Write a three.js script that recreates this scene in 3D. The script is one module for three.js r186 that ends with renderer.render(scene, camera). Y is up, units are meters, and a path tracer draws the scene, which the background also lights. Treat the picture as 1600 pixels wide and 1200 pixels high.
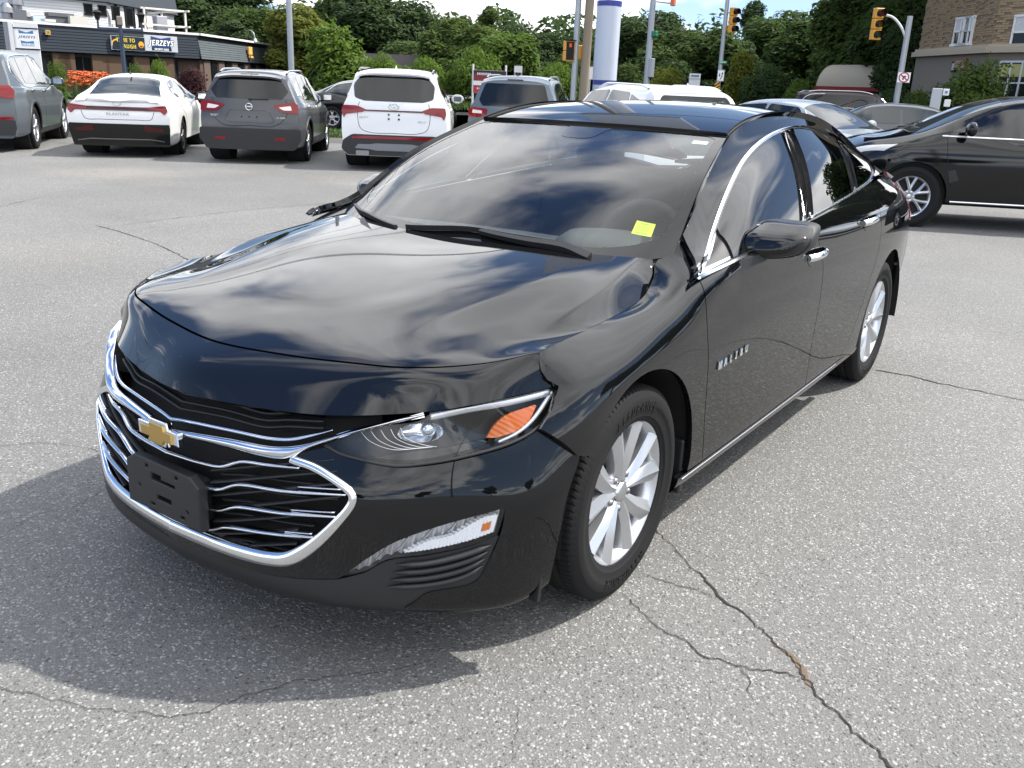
import * as THREE from 'three';
import { mergeGeometries, toCreasedNormals } from 'three/addons/utils/BufferGeometryUtils.js';
import { RoundedBoxGeometry } from 'three/addons/geometries/RoundedBoxGeometry.js';
import { FontLoader } from 'three/addons/loaders/FontLoader.js';
import { TextGeometry } from 'three/addons/geometries/TextGeometry.js';

// ---------------------------------------------------------------- camera, sky, sun, exposure
const W = 1024, H = 768;
const scene = new THREE.Scene();
const camera = new THREE.PerspectiveCamera(46.62, W / H, 0.05, 1500);
{
  const yaw = -0.605969, pitch = 0.324502, roll = 0.040381;
  const cy = Math.cos(yaw), sy = Math.sin(yaw), cp = Math.cos(pitch), sp = Math.sin(pitch), cr = Math.cos(roll), sr = Math.sin(roll);
  const f = new THREE.Vector3(sy * cp, -sp, -cy * cp), r = new THREE.Vector3(cy, 0, sy), u = new THREE.Vector3().crossVectors(r, f);
  const r2 = r.clone().multiplyScalar(cr).addScaledVector(u, sr), u2 = u.clone().multiplyScalar(cr).addScaledVector(r, -sr);
  camera.position.set(1.98703, 1.49994, 2.22996);
  camera.quaternion.setFromRotationMatrix(new THREE.Matrix4().makeBasis(r2, u2, f.clone().negate()));
  camera.updateMatrixWorld();
}
const renderer = new THREE.WebGLRenderer({ antialias: true });
renderer.setSize(W, H);
renderer.toneMapping = THREE.LinearToneMapping;
renderer.toneMappingExposure = 1.98;
renderer.shadowMap.enabled = true;

const SUN_DIR = new THREE.Vector3(0.5, 1, -0.62).normalize();
const sun = new THREE.DirectionalLight(new THREE.Color(1, 0.955, 0.89), 3.6);
sun.position.copy(SUN_DIR).multiplyScalar(60);
sun.castShadow = true;
sun.shadow.mapSize.set(4096, 4096);
sun.shadow.radius = 2;
Object.assign(sun.shadow.camera, { left: -40, right: 40, top: 40, bottom: -40, near: 1, far: 160 });
scene.add(sun, sun.target);

// seeded noise
function rng(seed) { let a = seed >>> 0; return () => { a = (a + 0x6D2B79F5) | 0; let t = Math.imul(a ^ (a >>> 15), 1 | a); t = (t + Math.imul(t ^ (t >>> 7), 61 | t)) ^ t; return ((t ^ (t >>> 14)) >>> 0) / 4294967296; }; }
const hash3 = (x, y, z) => { let h = Math.imul(x, 374761393) ^ Math.imul(y, 668265263) ^ Math.imul(z, 2147483647 ^ 0x5bd1e995); h = Math.imul(h ^ (h >>> 13), 1274126177); return ((h ^ (h >>> 16)) >>> 0) / 4294967296; };
function noise3(x, y, z) {
  const xi = Math.floor(x), yi = Math.floor(y), zi = Math.floor(z), s = t => t * t * (3 - 2 * t), u = s(x - xi), v = s(y - yi), w = s(z - zi), L = (a, b, t) => a + (b - a) * t;
  const h = (a, b, c) => hash3(xi + a, yi + b, zi + c);
  return L(L(L(h(0, 0, 0), h(1, 0, 0), u), L(h(0, 1, 0), h(1, 1, 0), u), v), L(L(h(0, 0, 1), h(1, 0, 1), u), L(h(0, 1, 1), h(1, 1, 1), u), v), w);
}
function fbm(x, y, z, o = 5) { let s = 0, a = 0.5, t = 0; for (let i = 0; i < o; i++) { s += a * noise3(x, y, z); t += a; a *= 0.5; x = x * 2.03 + 17.1; y = y * 2.03 + 5.3; z = z * 2.03 + 9.7; } return s / t; }
const sstep = (a, b, x) => { const t = Math.min(1, Math.max(0, (x - a) / (b - a))); return t * t * (3 - 2 * t); };

{ // sky: fair-weather blue with broken cumulus drifting on a layer overhead
  const w = 2048, h = 1024, d = new Float32Array(w * h * 4);
  for (let j = 0; j < h; j++) for (let i = 0; i < w; i++) {
    const el = ((j + 0.5) / h - 0.5) * Math.PI, az = ((i + 0.5) / w - 0.5) * 2 * Math.PI; // row 0 is the bottom
    const dx = Math.cos(el) * Math.cos(az), dy = Math.sin(el), dz = Math.cos(el) * Math.sin(az), k = (j * w + i) * 4;
    let r, g, b;
    if (dy < 0) { r = 0.17; g = 0.17; b = 0.165; } else {
      const up = Math.pow(dy, 0.55), mu = dx * SUN_DIR.x + dy * SUN_DIR.y + dz * SUN_DIR.z, halo = Math.exp(-(1 - mu) * 16) * 0.35 + Math.exp(-(1 - mu) * 4) * 0.08;
      const e = Math.exp(-dy * 3.6); r = 0.05 + 0.38 * e + halo; g = 0.13 + 0.47 * e + halo * 0.97; b = 0.36 + 0.44 * e + halo * 0.92;
      const q = 1 / (dy + 0.13), X = dx * q, Z = dz * q, ox = 28.1366, oz = 32.5198, wx = (fbm(X * 0.9 + ox, 3.1, Z * 0.9, 4) - 0.5) * 0.9, wz = (fbm(X * 0.9, 8.7, Z * 0.9 + oz, 4) - 0.5) * 0.9;
      const n = fbm(X * 0.75 + wx + ox, 0.7, Z * 0.75 + wz + oz, 8), m = fbm(X * 3.1 + 2 * wx + ox, 4.2, Z * 3.1 + 2 * wz, 7);
      const cov = Math.pow(sstep(0.452, 0.555, n * 0.80 + m * 0.20), 0.85), thick = sstep(0.52, 0.74, n);
      const lit = 1.30 - 0.50 * thick + 1.2 * (m - 0.5) + halo * 0.8;
      const cr = lit * 0.985, cg = lit * 0.995, cb = lit * 1.015;
      r += (cr - r) * cov; g += (cg - g) * cov; b += (cb - b) * cov;
    }
    d[k] = r; d[k + 1] = g; d[k + 2] = b; d[k + 3] = 1;
  }
  const sky = new THREE.DataTexture(d, w, h, THREE.RGBAFormat, THREE.FloatType);
  sky.mapping = THREE.EquirectangularReflectionMapping; sky.magFilter = THREE.LinearFilter; sky.minFilter = THREE.LinearFilter; sky.needsUpdate = true;
  scene.background = sky; scene.environment = sky;
}

// ---------------------------------------------------------------- library
const used = new Map();
function numbered(n) { const k = used.get(n) || 0; used.set(n, k + 1); return k ? `${n}_${String(k).padStart(3, '0')}` : n; }
function thing(name, label, category, group, pos = [0, 0, 0], turn = 0) {
  const o = new THREE.Group(); o.name = numbered(name); o.position.set(...pos); o.rotation.y = turn; scene.add(o);
  o.userData = { label, category }; if (group) o.userData.group = group; return o;
}
function part(parent, name, geo, mat, label) {
  const m = new THREE.Mesh(Array.isArray(geo) ? merge(geo) : geo, mat); m.name = parent === scene ? numbered(name) : name; m.castShadow = m.receiveShadow = true; parent.add(m);
  if (label) m.userData.label = label; return m;
}
function single(name, geo, mat, label, category, group) { const m = part(scene, name, geo, mat); m.userData = { label, category }; if (group) m.userData.group = group; return m; }
function struct(name, geo, mat) { const m = part(scene, name, geo, mat); m.userData.kind = 'structure'; return m; }
function copyOf(o, label, pos, turn) { const c = o.clone(); c.name = numbered(o.name.replace(/_\d{3}$/, '')); c.userData = { ...o.userData, label }; if (pos) c.position.set(...pos); if (turn !== undefined) c.rotation.y = turn; scene.add(c); return c; }
function merge(list) {
  const gs = list.filter(Boolean).map(g => { if (!g.attributes.normal) g.computeVertexNormals(); g = g.index ? g.toNonIndexed() : g; const n = new THREE.BufferGeometry(); n.setAttribute('position', g.attributes.position); if (!g.attributes.normal) g.computeVertexNormals(); n.setAttribute('normal', g.attributes.normal); n.setAttribute('uv', g.attributes.uv || new THREE.BufferAttribute(new Float32Array(g.attributes.position.count * 2), 2)); return n; });
  return gs.length === 1 ? gs[0] : mergeGeometries(gs);
}
const std = (rgb, rough = 0.6, metal = 0, extra = {}) => new THREE.MeshStandardMaterial({ color: new THREE.Color().setRGB(...rgb), roughness: rough, metalness: metal, side: THREE.DoubleSide, ...extra });
const phys = (rgb, rough, extra = {}) => new THREE.MeshPhysicalMaterial({ color: new THREE.Color().setRGB(...rgb), roughness: rough, side: THREE.DoubleSide, ...extra });
function xf(g, { p = [0, 0, 0], r = [0, 0, 0], s = [1, 1, 1] } = {}) { g.applyMatrix4(new THREE.Matrix4().compose(new THREE.Vector3(...p), new THREE.Quaternion().setFromEuler(new THREE.Euler(...r)), new THREE.Vector3(...s))); return g; }
const box = (w, h, d, p = [0, 0, 0], r = [0, 0, 0]) => xf(new THREE.BoxGeometry(w, h, d), { p, r });
const rbox = (w, h, d, rad, p = [0, 0, 0], r = [0, 0, 0], seg = 2) => xf(new RoundedBoxGeometry(w, h, d, seg, rad), { p, r });
const cyl = (r0, r1, h, p = [0, 0, 0], r = [0, 0, 0], n = 20) => xf(new THREE.CylinderGeometry(r1, r0, h, n), { p, r });
const V3 = a => new THREE.Vector3(...a);
function bar(a, b, r, n = 8, r2 = r) { const A = V3(a), B = V3(b), d = B.clone().sub(A), g = new THREE.CylinderGeometry(r2, r, d.length(), n); g.applyQuaternion(new THREE.Quaternion().setFromUnitVectors(new THREE.Vector3(0, 1, 0), d.normalize())); g.translate(...A.add(B).multiplyScalar(0.5).toArray()); return g; }
function tube(pts, r, seg = 40, rs = 8, closed = false) { return new THREE.TubeGeometry(new THREE.CatmullRomCurve3(pts.map(V3), closed, 'centripetal'), seg, r, rs, closed); }
function mirrored(g) { g = g.clone(); const p = g.attributes.position, n = g.attributes.normal; for (let i = 0; i < p.count; i++) { p.setX(i, -p.getX(i)); if (n) n.setX(i, -n.getX(i)); } if (g.index) { const a = g.index.array; for (let i = 0; i < a.length; i += 3) { const t = a[i]; a[i] = a[i + 1]; a[i + 1] = t; } } else for (const k of Object.keys(g.attributes)) { const at = g.attributes[k], s = at.itemSize, a = at.array; for (let i = 0; i < at.count; i += 3) for (let c = 0; c < s; c++) { const t = a[i * s + c]; a[i * s + c] = a[(i + 1) * s + c]; a[(i + 1) * s + c] = t; } } return g; }
// splines -------------------------------------------------------
function cubic(xs, ys) { // natural cubic, linear outside
  const n = xs.length; if (n === 2) return x => ys[0] + (ys[1] - ys[0]) * (x - xs[0]) / (xs[1] - xs[0]);
  const h = [], m = new Array(n).fill(0), c = new Array(n).fill(0), d = new Array(n).fill(0); for (let i = 0; i < n - 1; i++) h[i] = xs[i + 1] - xs[i];
  for (let i = 1; i < n - 1; i++) { const al = 3 * ((ys[i + 1] - ys[i]) / h[i] - (ys[i] - ys[i - 1]) / h[i - 1]), l = 2 * (xs[i + 1] - xs[i - 1]) - h[i - 1] * c[i - 1]; c[i] = h[i] / l; d[i] = (al - h[i - 1] * d[i - 1]) / l; }
  for (let i = n - 2; i > 0; i--) m[i] = d[i] - c[i] * m[i + 1];
  const S = i => (ys[i + 1] - ys[i]) / h[i] - h[i] * (2 * m[i] + m[i + 1]) / 3;
  return x => { if (x <= xs[0]) return ys[0] + S(0) * (x - xs[0]); if (x >= xs[n - 1]) { const i = n - 2; const e = S(i) + 2 * m[i] * h[i] + (m[i + 1] - m[i]) * h[i]; return ys[n - 1] + e * (x - xs[n - 1]); } let i = 0; while (x > xs[i + 1]) i++; const t = x - xs[i]; return ys[i] + t * (S(i) + t * (m[i] + t * (m[i + 1] - m[i]) / (3 * h[i]))); };
}
function pchip(xs, ys) { // monotone
  const n = xs.length, dl = [], m = []; for (let i = 0; i < n - 1; i++) dl[i] = (ys[i + 1] - ys[i]) / (xs[i + 1] - xs[i]);
  m[0] = dl[0]; m[n - 1] = dl[n - 2]; for (let i = 1; i < n - 1; i++) { if (dl[i - 1] * dl[i] <= 0) m[i] = 0; else { const h0 = xs[i] - xs[i - 1], h1 = xs[i + 1] - xs[i], a = 2 * h1 + h0, b = h1 + 2 * h0; m[i] = (a + b) / (a / dl[i - 1] + b / dl[i]); } }
  return x => { if (x <= xs[0]) return ys[0] + m[0] * (x - xs[0]); if (x >= xs[n - 1]) return ys[n - 1] + m[n - 1] * (x - xs[n - 1]); let i = 0; while (x > xs[i + 1]) i++; const h = xs[i + 1] - xs[i], t = (x - xs[i]) / h, t2 = t * t, t3 = t2 * t; return (2 * t3 - 3 * t2 + 1) * ys[i] + (t3 - 2 * t2 + t) * h * m[i] + (3 * t2 - 2 * t3) * ys[i + 1] + (t3 - t2) * h * m[i + 1]; };
}
// curve knots [[u, ...values]] sorted either way -> function u => values
function curve(knots, f = cubic) { const k = knots.slice().sort((a, b) => a[0] - b[0]), xs = k.map(a => a[0]), n = k[0].length - 1, fs = []; for (let i = 1; i <= n; i++) fs.push(f(xs, k.map(a => a[i]))); return u => fs.map(g => g(u)); }
// net: rows of curves (functions of u giving 3-D points); across rows a natural cubic, creases split it
function net(rows, creases = []) {
  const segs = []; let s = 0; for (let i = 1; i < rows.length; i++) if (creases.includes(i) || i === rows.length - 1) { segs.push([s, i]); s = i; }
  let cu = NaN, cf = null;
  return (u, v) => {
    if (u !== cu) { const P = rows.map(r => r(u)); cf = segs.map(([a, b]) => { const xs = []; for (let i = a; i <= b; i++) xs.push(i); return [0, 1, 2].map(k => cubic(xs, xs.map(i => P[i][k]))); }); cu = u; }
    let i = 0; while (i < segs.length - 1 && v > segs[i][1]) i++;
    return cf[i].map(f => f(v));
  };
}
// outlines: a list of runs of points; inside a run the line is smooth, runs meet in corners
function smooth(pts, step) {
  if (pts.length < 3) return pts; const c = new THREE.CatmullRomCurve3(pts.map(p => new THREE.Vector3(p[0], p[1], p[2] || 0)), false, 'centripetal');
  const n = Math.max(pts.length * 4, Math.ceil(c.getLength() / (step || 0.02))), o = []; for (let i = 0; i <= n; i++) { const q = c.getPoint(i / n); o.push([q.x, q.y, q.z]); } return o;
}
function outline(...runs) { const o = []; for (const r of runs) { const s = smooth(r); for (const p of s) { const l = o[o.length - 1]; if (!l || Math.hypot(l[0] - p[0], l[1] - p[1]) > 1e-5) o.push([p[0], p[1]]); } } const a = o[0], z = o[o.length - 1]; if (Math.hypot(a[0] - z[0], a[1] - z[1]) < 1e-5) o.pop(); return o; }
const area = p => { let s = 0; for (let i = 0; i < p.length; i++) { const a = p[i], b = p[(i + 1) % p.length]; s += a[0] * b[1] - b[0] * a[1]; } return s / 2; };
function refine(p, du, dv) { const o = []; for (let i = 0; i < p.length; i++) { const a = p[i], b = p[(i + 1) % p.length], n = Math.max(1, Math.ceil(Math.max(Math.abs(a[0] - b[0]) / du, Math.abs(a[1] - b[1]) / dv))); for (let k = 0; k < n; k++) o.push([a[0] + (b[0] - a[0]) * k / n, a[1] + (b[1] - a[1]) * k / n]); } return o; }
function clipHalf(p, ax, val, keepLess) { const o = []; const n = p.length, ins = q => keepLess ? q[ax] <= val : q[ax] >= val; for (let i = 0; i < n; i++) { const a = p[i], b = p[(i + 1) % n], ia = ins(a), ib = ins(b); if (ia) o.push(a); if (ia !== ib) { const t = (val - a[ax]) / (b[ax] - a[ax]); const q = [a[0] + (b[0] - a[0]) * t, a[1] + (b[1] - a[1]) * t]; q[ax] = val; o.push(q); } } return o; }
function inset(p, d) { // moves an outline inwards by d (same units in u and v)
  const s = area(p) > 0 ? 1 : -1, n = p.length, o = []; for (let i = 0; i < n; i++) { const a = p[(i + n - 1) % n], b = p[i], c = p[(i + 1) % n]; let x1 = b[0] - a[0], y1 = b[1] - a[1], x2 = c[0] - b[0], y2 = c[1] - b[1]; const l1 = Math.hypot(x1, y1) || 1, l2 = Math.hypot(x2, y2) || 1; x1 /= l1; y1 /= l1; x2 /= l2; y2 /= l2; let nx = -(y1 + y2), ny = x1 + x2; const l = Math.hypot(nx, ny) || 1; nx /= l; ny /= l; const k = 1 / Math.max(0.45, Math.abs(-y1 * nx + x1 * ny)); o.push([b[0] + s * nx * d * k, b[1] + s * ny * d * k]); } return o;
}
// sheet: trims a surface F(u,v) -> [x,y,z] to an outline (with holes), smooth normals from F, edges turned inwards by `flange`
function sheet(F, poly, { du = 0.05, dv = 0.05, flange = 0.012, lift = 0, flip = 0, holes = [], uv = 1, back = false, nF = null } = {}) {
  const eps = 1e-3, nrm = (u, v) => {
    const G = nF || F, a = G(u - eps, v), b = G(u + eps, v), c = G(u, v - eps), d = G(u, v + eps);
    const ax = b[0] - a[0], ay = b[1] - a[1], az = b[2] - a[2], bx = d[0] - c[0], by = d[1] - c[1], bz = d[2] - c[2]; let x = ay * bz - az * by, y = az * bx - ax * bz, z = ax * by - ay * bx; const l = (Math.hypot(x, y, z) || 1) * (flip ? -1 : 1); return [x / l, y / l, z / l];
  };
  const pos = [], nor = [], uvs = [], cache = new Map();
  const vert = (u, v) => { const k = u.toFixed(5) + ',' + v.toFixed(5); let r = cache.get(k); if (!r) { const n = nrm(u, v), p = F(u, v); r = { p: [p[0] + n[0] * lift, p[1] + n[1] * lift, p[2] + n[2] * lift], n, t: [u * uv, v * uv] }; cache.set(k, r); } return r; };
  const tri = (a, b, c) => { const e1 = [b.p[0] - a.p[0], b.p[1] - a.p[1], b.p[2] - a.p[2]], e2 = [c.p[0] - a.p[0], c.p[1] - a.p[1], c.p[2] - a.p[2]], g = [e1[1] * e2[2] - e1[2] * e2[1], e1[2] * e2[0] - e1[0] * e2[2], e1[0] * e2[1] - e1[1] * e2[0]]; const A = Math.hypot(...g); if (A < 1e-11) return; const f = g[0] * a.n[0] + g[1] * a.n[1] + g[2] * a.n[2] < 0; for (const q of f ? [a, c, b] : [a, b, c]) { pos.push(...q.p); nor.push(...q.n); uvs.push(...q.t); } };
  let P = refine(poly, du, dv); if (area(P) < 0) P.reverse(); const HS = holes.map(h => { const r = refine(h, du, dv); if (area(r) > 0) r.reverse(); return r; });
  let u0 = 1e9, u1 = -1e9, v0 = 1e9, v1 = -1e9; for (const p of P) { u0 = Math.min(u0, p[0]); u1 = Math.max(u1, p[0]); v0 = Math.min(v0, p[1]); v1 = Math.max(v1, p[1]); }
  const nu = Math.max(1, Math.ceil((u1 - u0) / du)), nv = Math.max(1, Math.ceil((v1 - v0) / dv)), su = (u1 - u0) / nu, sv = (v1 - v0) / nv;
  let K = P; for (const h of HS) { // bridge each hole into the outline
    let best = 1e9, bi = 0, bj = 0; for (let i = 0; i < K.length; i++) for (let j = 0; j < h.length; j++) { const q = (K[i][0] - h[j][0]) ** 2 + (K[i][1] - h[j][1]) ** 2; if (q < best) { best = q; bi = i; bj = j; } }
    K = [...K.slice(0, bi + 1), ...h.slice(bj), ...h.slice(0, bj + 1), ...K.slice(bi)];
  }
  for (let i = 0; i < nu; i++) {
    const a = u0 + i * su, b = i === nu - 1 ? u1 : a + su; const col = clipHalf(clipHalf(K, 0, a, false), 0, b, true); if (col.length < 3) continue;
    for (let j = 0; j < nv; j++) {
      const c = v0 + j * sv, d = j === nv - 1 ? v1 : c + sv; const cell = clean(clipHalf(clipHalf(col, 1, c, false), 1, d, true)); if (cell.length < 3 || Math.abs(area(cell)) < 1e-12) continue;
      if (cell.length === 4 && Math.abs(Math.abs(area(cell)) - su * sv) < 1e-9) { const q = cell.map(p => vert(...p)); tri(q[0], q[1], q[2]); tri(q[0], q[2], q[3]); continue; }
      for (const [x, y, z] of THREE.ShapeUtils.triangulateShape(cell.map(p => new THREE.Vector2(p[0], p[1])), [])) tri(vert(...cell[x]), vert(...cell[y]), vert(...cell[z]));
    }
  }
  if (flange) for (const L of [P, ...HS]) for (let i = 0; i < L.length; i++) {
    const a = vert(...L[i]), b = vert(...L[(i + 1) % L.length]), e = [b.p[0] - a.p[0], b.p[1] - a.p[1], b.p[2] - a.p[2]];
    const dn = q => [q.p[0] - q.n[0] * flange, q.p[1] - q.n[1] * flange, q.p[2] - q.n[2] * flange]; let o = [e[1] * a.n[2] - e[2] * a.n[1], e[2] * a.n[0] - e[0] * a.n[2], e[0] * a.n[1] - e[1] * a.n[0]]; const l = Math.hypot(...o); if (l < 1e-9) continue; o = o.map(x => x / l * (flip ? -1 : 1)); const A = { p: a.p, n: o, t: a.t }, B = { p: b.p, n: o, t: b.t }, C = { p: dn(b), n: o, t: b.t }, D = { p: dn(a), n: o, t: a.t }; tri(A, B, C); tri(A, C, D);
  }
  const g = new THREE.BufferGeometry(); g.setAttribute('position', new THREE.Float32BufferAttribute(pos, 3)); g.setAttribute('normal', new THREE.Float32BufferAttribute(nor, 3)); g.setAttribute('uv', new THREE.Float32BufferAttribute(uvs, 2)); return g;
}
function clean(p) { const o = []; for (const q of p) { const l = o[o.length - 1]; if (!l || Math.abs(l[0] - q[0]) + Math.abs(l[1] - q[1]) > 1e-7) o.push(q); } while (o.length > 1 && Math.abs(o[0][0] - o[o.length - 1][0]) + Math.abs(o[0][1] - o[o.length - 1][1]) < 1e-7) o.pop(); return o; }
function inside(p, u, v) { let c = false; for (let i = 0, j = p.length - 1; i < p.length; j = i++) { const a = p[i], b = p[j]; if ((a[1] > v) !== (b[1] > v) && u < (b[0] - a[0]) * (v - a[1]) / (b[1] - a[1]) + a[0]) c = !c; } return c; }
// strip: a bar of given cross-section swept along 3-D points on a surface (P, normal N); section [[side, out]...]
function strip(pts, nrms, sec, closed = false, taper = null, soft = false) {
  const n = pts.length, pos = [], idx = [], m = sec.length; 
  for (let i = 0; i < n; i++) { const a = pts[closed ? (i + n - 1) % n : Math.max(0, i - 1)], b = pts[closed ? (i + 1) % n : Math.min(n - 1, i + 1)], T = V3(b).sub(V3(a)).normalize(), N = V3(nrms[i]).normalize(), B = new THREE.Vector3().crossVectors(T, N).normalize(), k = taper ? taper(i / (n - 1)) : 1; for (const [s, o] of sec) { const p = V3(pts[i]).addScaledVector(B, s * k).addScaledVector(N, o * k); pos.push(p.x, p.y, p.z); } }
  const L = closed ? n : n - 1; for (let i = 0; i < L; i++) for (let j = 0; j < m; j++) { const a = i * m + j, b = i * m + (j + 1) % m, c = ((i + 1) % n) * m + j, d = ((i + 1) % n) * m + (j + 1) % m; idx.push(a, c, b, b, c, d); }
  if (!closed) { for (let j = 1; j < m - 1; j++) { idx.push(0, j, j + 1); const o = (n - 1) * m; idx.push(o, o + j + 1, o + j); } }
  const g = new THREE.BufferGeometry(); g.setAttribute('position', new THREE.Float32BufferAttribute(pos, 3)); g.setIndex(idx); if (soft) { g.computeVertexNormals(); return g; } return toCreasedNormals(g, 0.7);
}
const DOME = (w, h, n = 6) => { const o = [[-w / 2, -0.004]]; for (let i = 0; i <= n; i++) { const a = Math.PI * (1 - i / n); o.push([Math.cos(a) * w / 2, Math.sin(a) * h]); } o.push([w / 2, -0.004]); return o; };
function normalOf(F, u, v, flip = 0) { const e = 1e-3, a = V3(F(u + e, v)).sub(V3(F(u - e, v))), b = V3(F(u, v + e)).sub(V3(F(u, v - e))); const n = a.cross(b).normalize(); return (flip ? n.negate() : n).toArray(); }
function onSurf(F, uvs, flip) { return [uvs.map(p => F(p[0], p[1])), uvs.map(p => normalOf(F, p[0], p[1], flip))]; }
function ribbon(F, uvs, sec, flip, closed = false, taper = null) { const [p, n] = onSurf(F, uvs, flip); return strip(p, n, sec, closed, taper, true); }
function lathe(pts, n = 48, axis = 'y') { const g = new THREE.LatheGeometry(pts.map(p => new THREE.Vector2(p[0], p[1])), n); if (axis === 'x') g.rotateZ(-Math.PI / 2); return g; }
function extrude(shapePts, depth, bevel = 0, holes = [], seg = 2) { const s = new THREE.Shape(shapePts.map(p => new THREE.Vector2(p[0], p[1]))); for (const h of holes) s.holes.push(new THREE.Path(h.map(p => new THREE.Vector2(p[0], p[1])))); return new THREE.ExtrudeGeometry(s, { depth, bevelEnabled: bevel > 0, bevelSize: bevel, bevelThickness: bevel, bevelSegments: seg, curveSegments: 12, steps: 1 }); }

// ---------------------------------------------------------------- materials shared by vehicles
const M = {
  black: std([0.0035, 0.0038, 0.0045], 0.025),
  gloss: phys([0.006, 0.006, 0.006], 0.06),
  chrome: std([0.78, 0.79, 0.80], 0.07, 1),
  brightTrim: std([0.80, 0.81, 0.82], 0.2, 1),
  satin: std([0.62, 0.63, 0.645], 0.26, 1),
  plastic: std([0.014, 0.014, 0.015], 0.5),
  matte: std([0.018, 0.018, 0.019], 0.75),
  dark: std([0.006, 0.006, 0.006], 0.85),
  rubber: phys([0.011, 0.011, 0.0115], 0.8, { specularIntensity: .45 }),
  alloy: std([0.60, 0.61, 0.63], 0.3, 0.85),
  alloyDark: std([0.10, 0.10, 0.105], 0.45, 0.7),
  steel: std([0.28, 0.28, 0.29], 0.4, 1),
  glass: phys([0.78, 0.86, 0.84], 0.0, { transmission: 1, thickness: 0, ior: 1.52 }),
  tint: phys([0.10, 0.13, 0.13], 0.0, { transmission: 1, thickness: 0, ior: 1.62 }),
  lens: phys([0.97, 0.97, 0.97], 0.0, { transmission: 1, thickness: 0, ior: 1.45 }),
  frit: phys([0.006, 0.006, 0.006], 0.04),
  amber: phys([0.48, 0.105, 0.006], 0.10, { clearcoat: 1 }),
  red: phys([0.20, 0.004, 0.008], 0.08),
  redDark: phys([0.06, 0.003, 0.005], 0.08),
  gold: std([0.50, 0.34, 0.12], 0.34, .9),
  seat: std([0.03, 0.03, 0.032], 0.8),
  white: std([0.8, 0.8, 0.8], 0.5),
};
M.darkGlass = std([.006, .008, .009], .015); M.darkGlass.name = 'dark glass';
M.midGlass = std([.03, .036, .038], .02);
M.houseGlass = phys([.010, .012, .013], .08, { specularIntensity: .6 });
function canvasTex(w, h, draw, srgb = true) { const c = document.createElement('canvas'); c.width = w; c.height = h; draw(c.getContext('2d'), w, h); const t = new THREE.CanvasTexture(c); if (srgb) t.colorSpace = THREE.SRGBColorSpace; t.anisotropy = 8; return t; }
const font = await new FontLoader().loadAsync('fonts/droid/droid_sans_bold.typeface.json');
const text = (s, size, depth, bevel = 0) => { const g = new TextGeometry(s, { font, size, depth, curveSegments: 4, bevelEnabled: bevel > 0, bevelSize: bevel, bevelThickness: bevel, bevelSegments: 1 }); g.computeBoundingBox(); return g; };


// ---------------------------------------------------------------- the setting
// at(px, py, d): the point d metres away (measured on the ground) in the direction of a place in the photograph (1600 x 1200)
const camB = [new THREE.Vector3(), new THREE.Vector3(), new THREE.Vector3()]; camera.matrixWorld.extractBasis(...camB);
function at(px, py, d) { const r = camB[2].clone().negate().addScaledVector(camB[0], (px - 800) / 1392.84).addScaledVector(camB[1], -(py - 600) / 1392.84); const h = Math.hypot(r.x, r.z); return camera.position.clone().addScaledVector(r, d / h); }
const gAt = (px, d) => { const p = at(px, 130, d); return [p.x, p.z]; };
const hAt = (px, py, d) => at(px, py, d).y;
// street frame: K along the kerb, N away from the lot
const KD = [0.66, -0.751], KN = [-0.751, -0.66], KO = [-16.8, -10.2];
const st = (s, n) => [KO[0] + KD[0] * s + KN[0] * n, KO[1] + KD[1] * s + KN[1] * n];
function quadStrip(s0, s1, n0, n1, y, step = 4) { const pos = [], uv = [], idx = [], n = Math.max(1, Math.ceil((s1 - s0) / step)); for (let i = 0; i <= n; i++) { const s = s0 + (s1 - s0) * i / n; for (const m of [n0, n1]) { const [x, z] = st(s, m); pos.push(x, y, z); uv.push(s, m); } } for (let i = 0; i < n; i++) { const a = i * 2; idx.push(a, a + 1, a + 2, a + 1, a + 3, a + 2); } const g = new THREE.BufferGeometry(); g.setAttribute('position', new THREE.Float32BufferAttribute(pos, 3)); g.setAttribute('uv', new THREE.Float32BufferAttribute(uv, 2)); g.setIndex(idx); g.computeVertexNormals(); const nn = g.attributes.normal; for (let i = 0; i < nn.count; i++) nn.setXYZ(i, 0, 1, 0); return g; }
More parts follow.
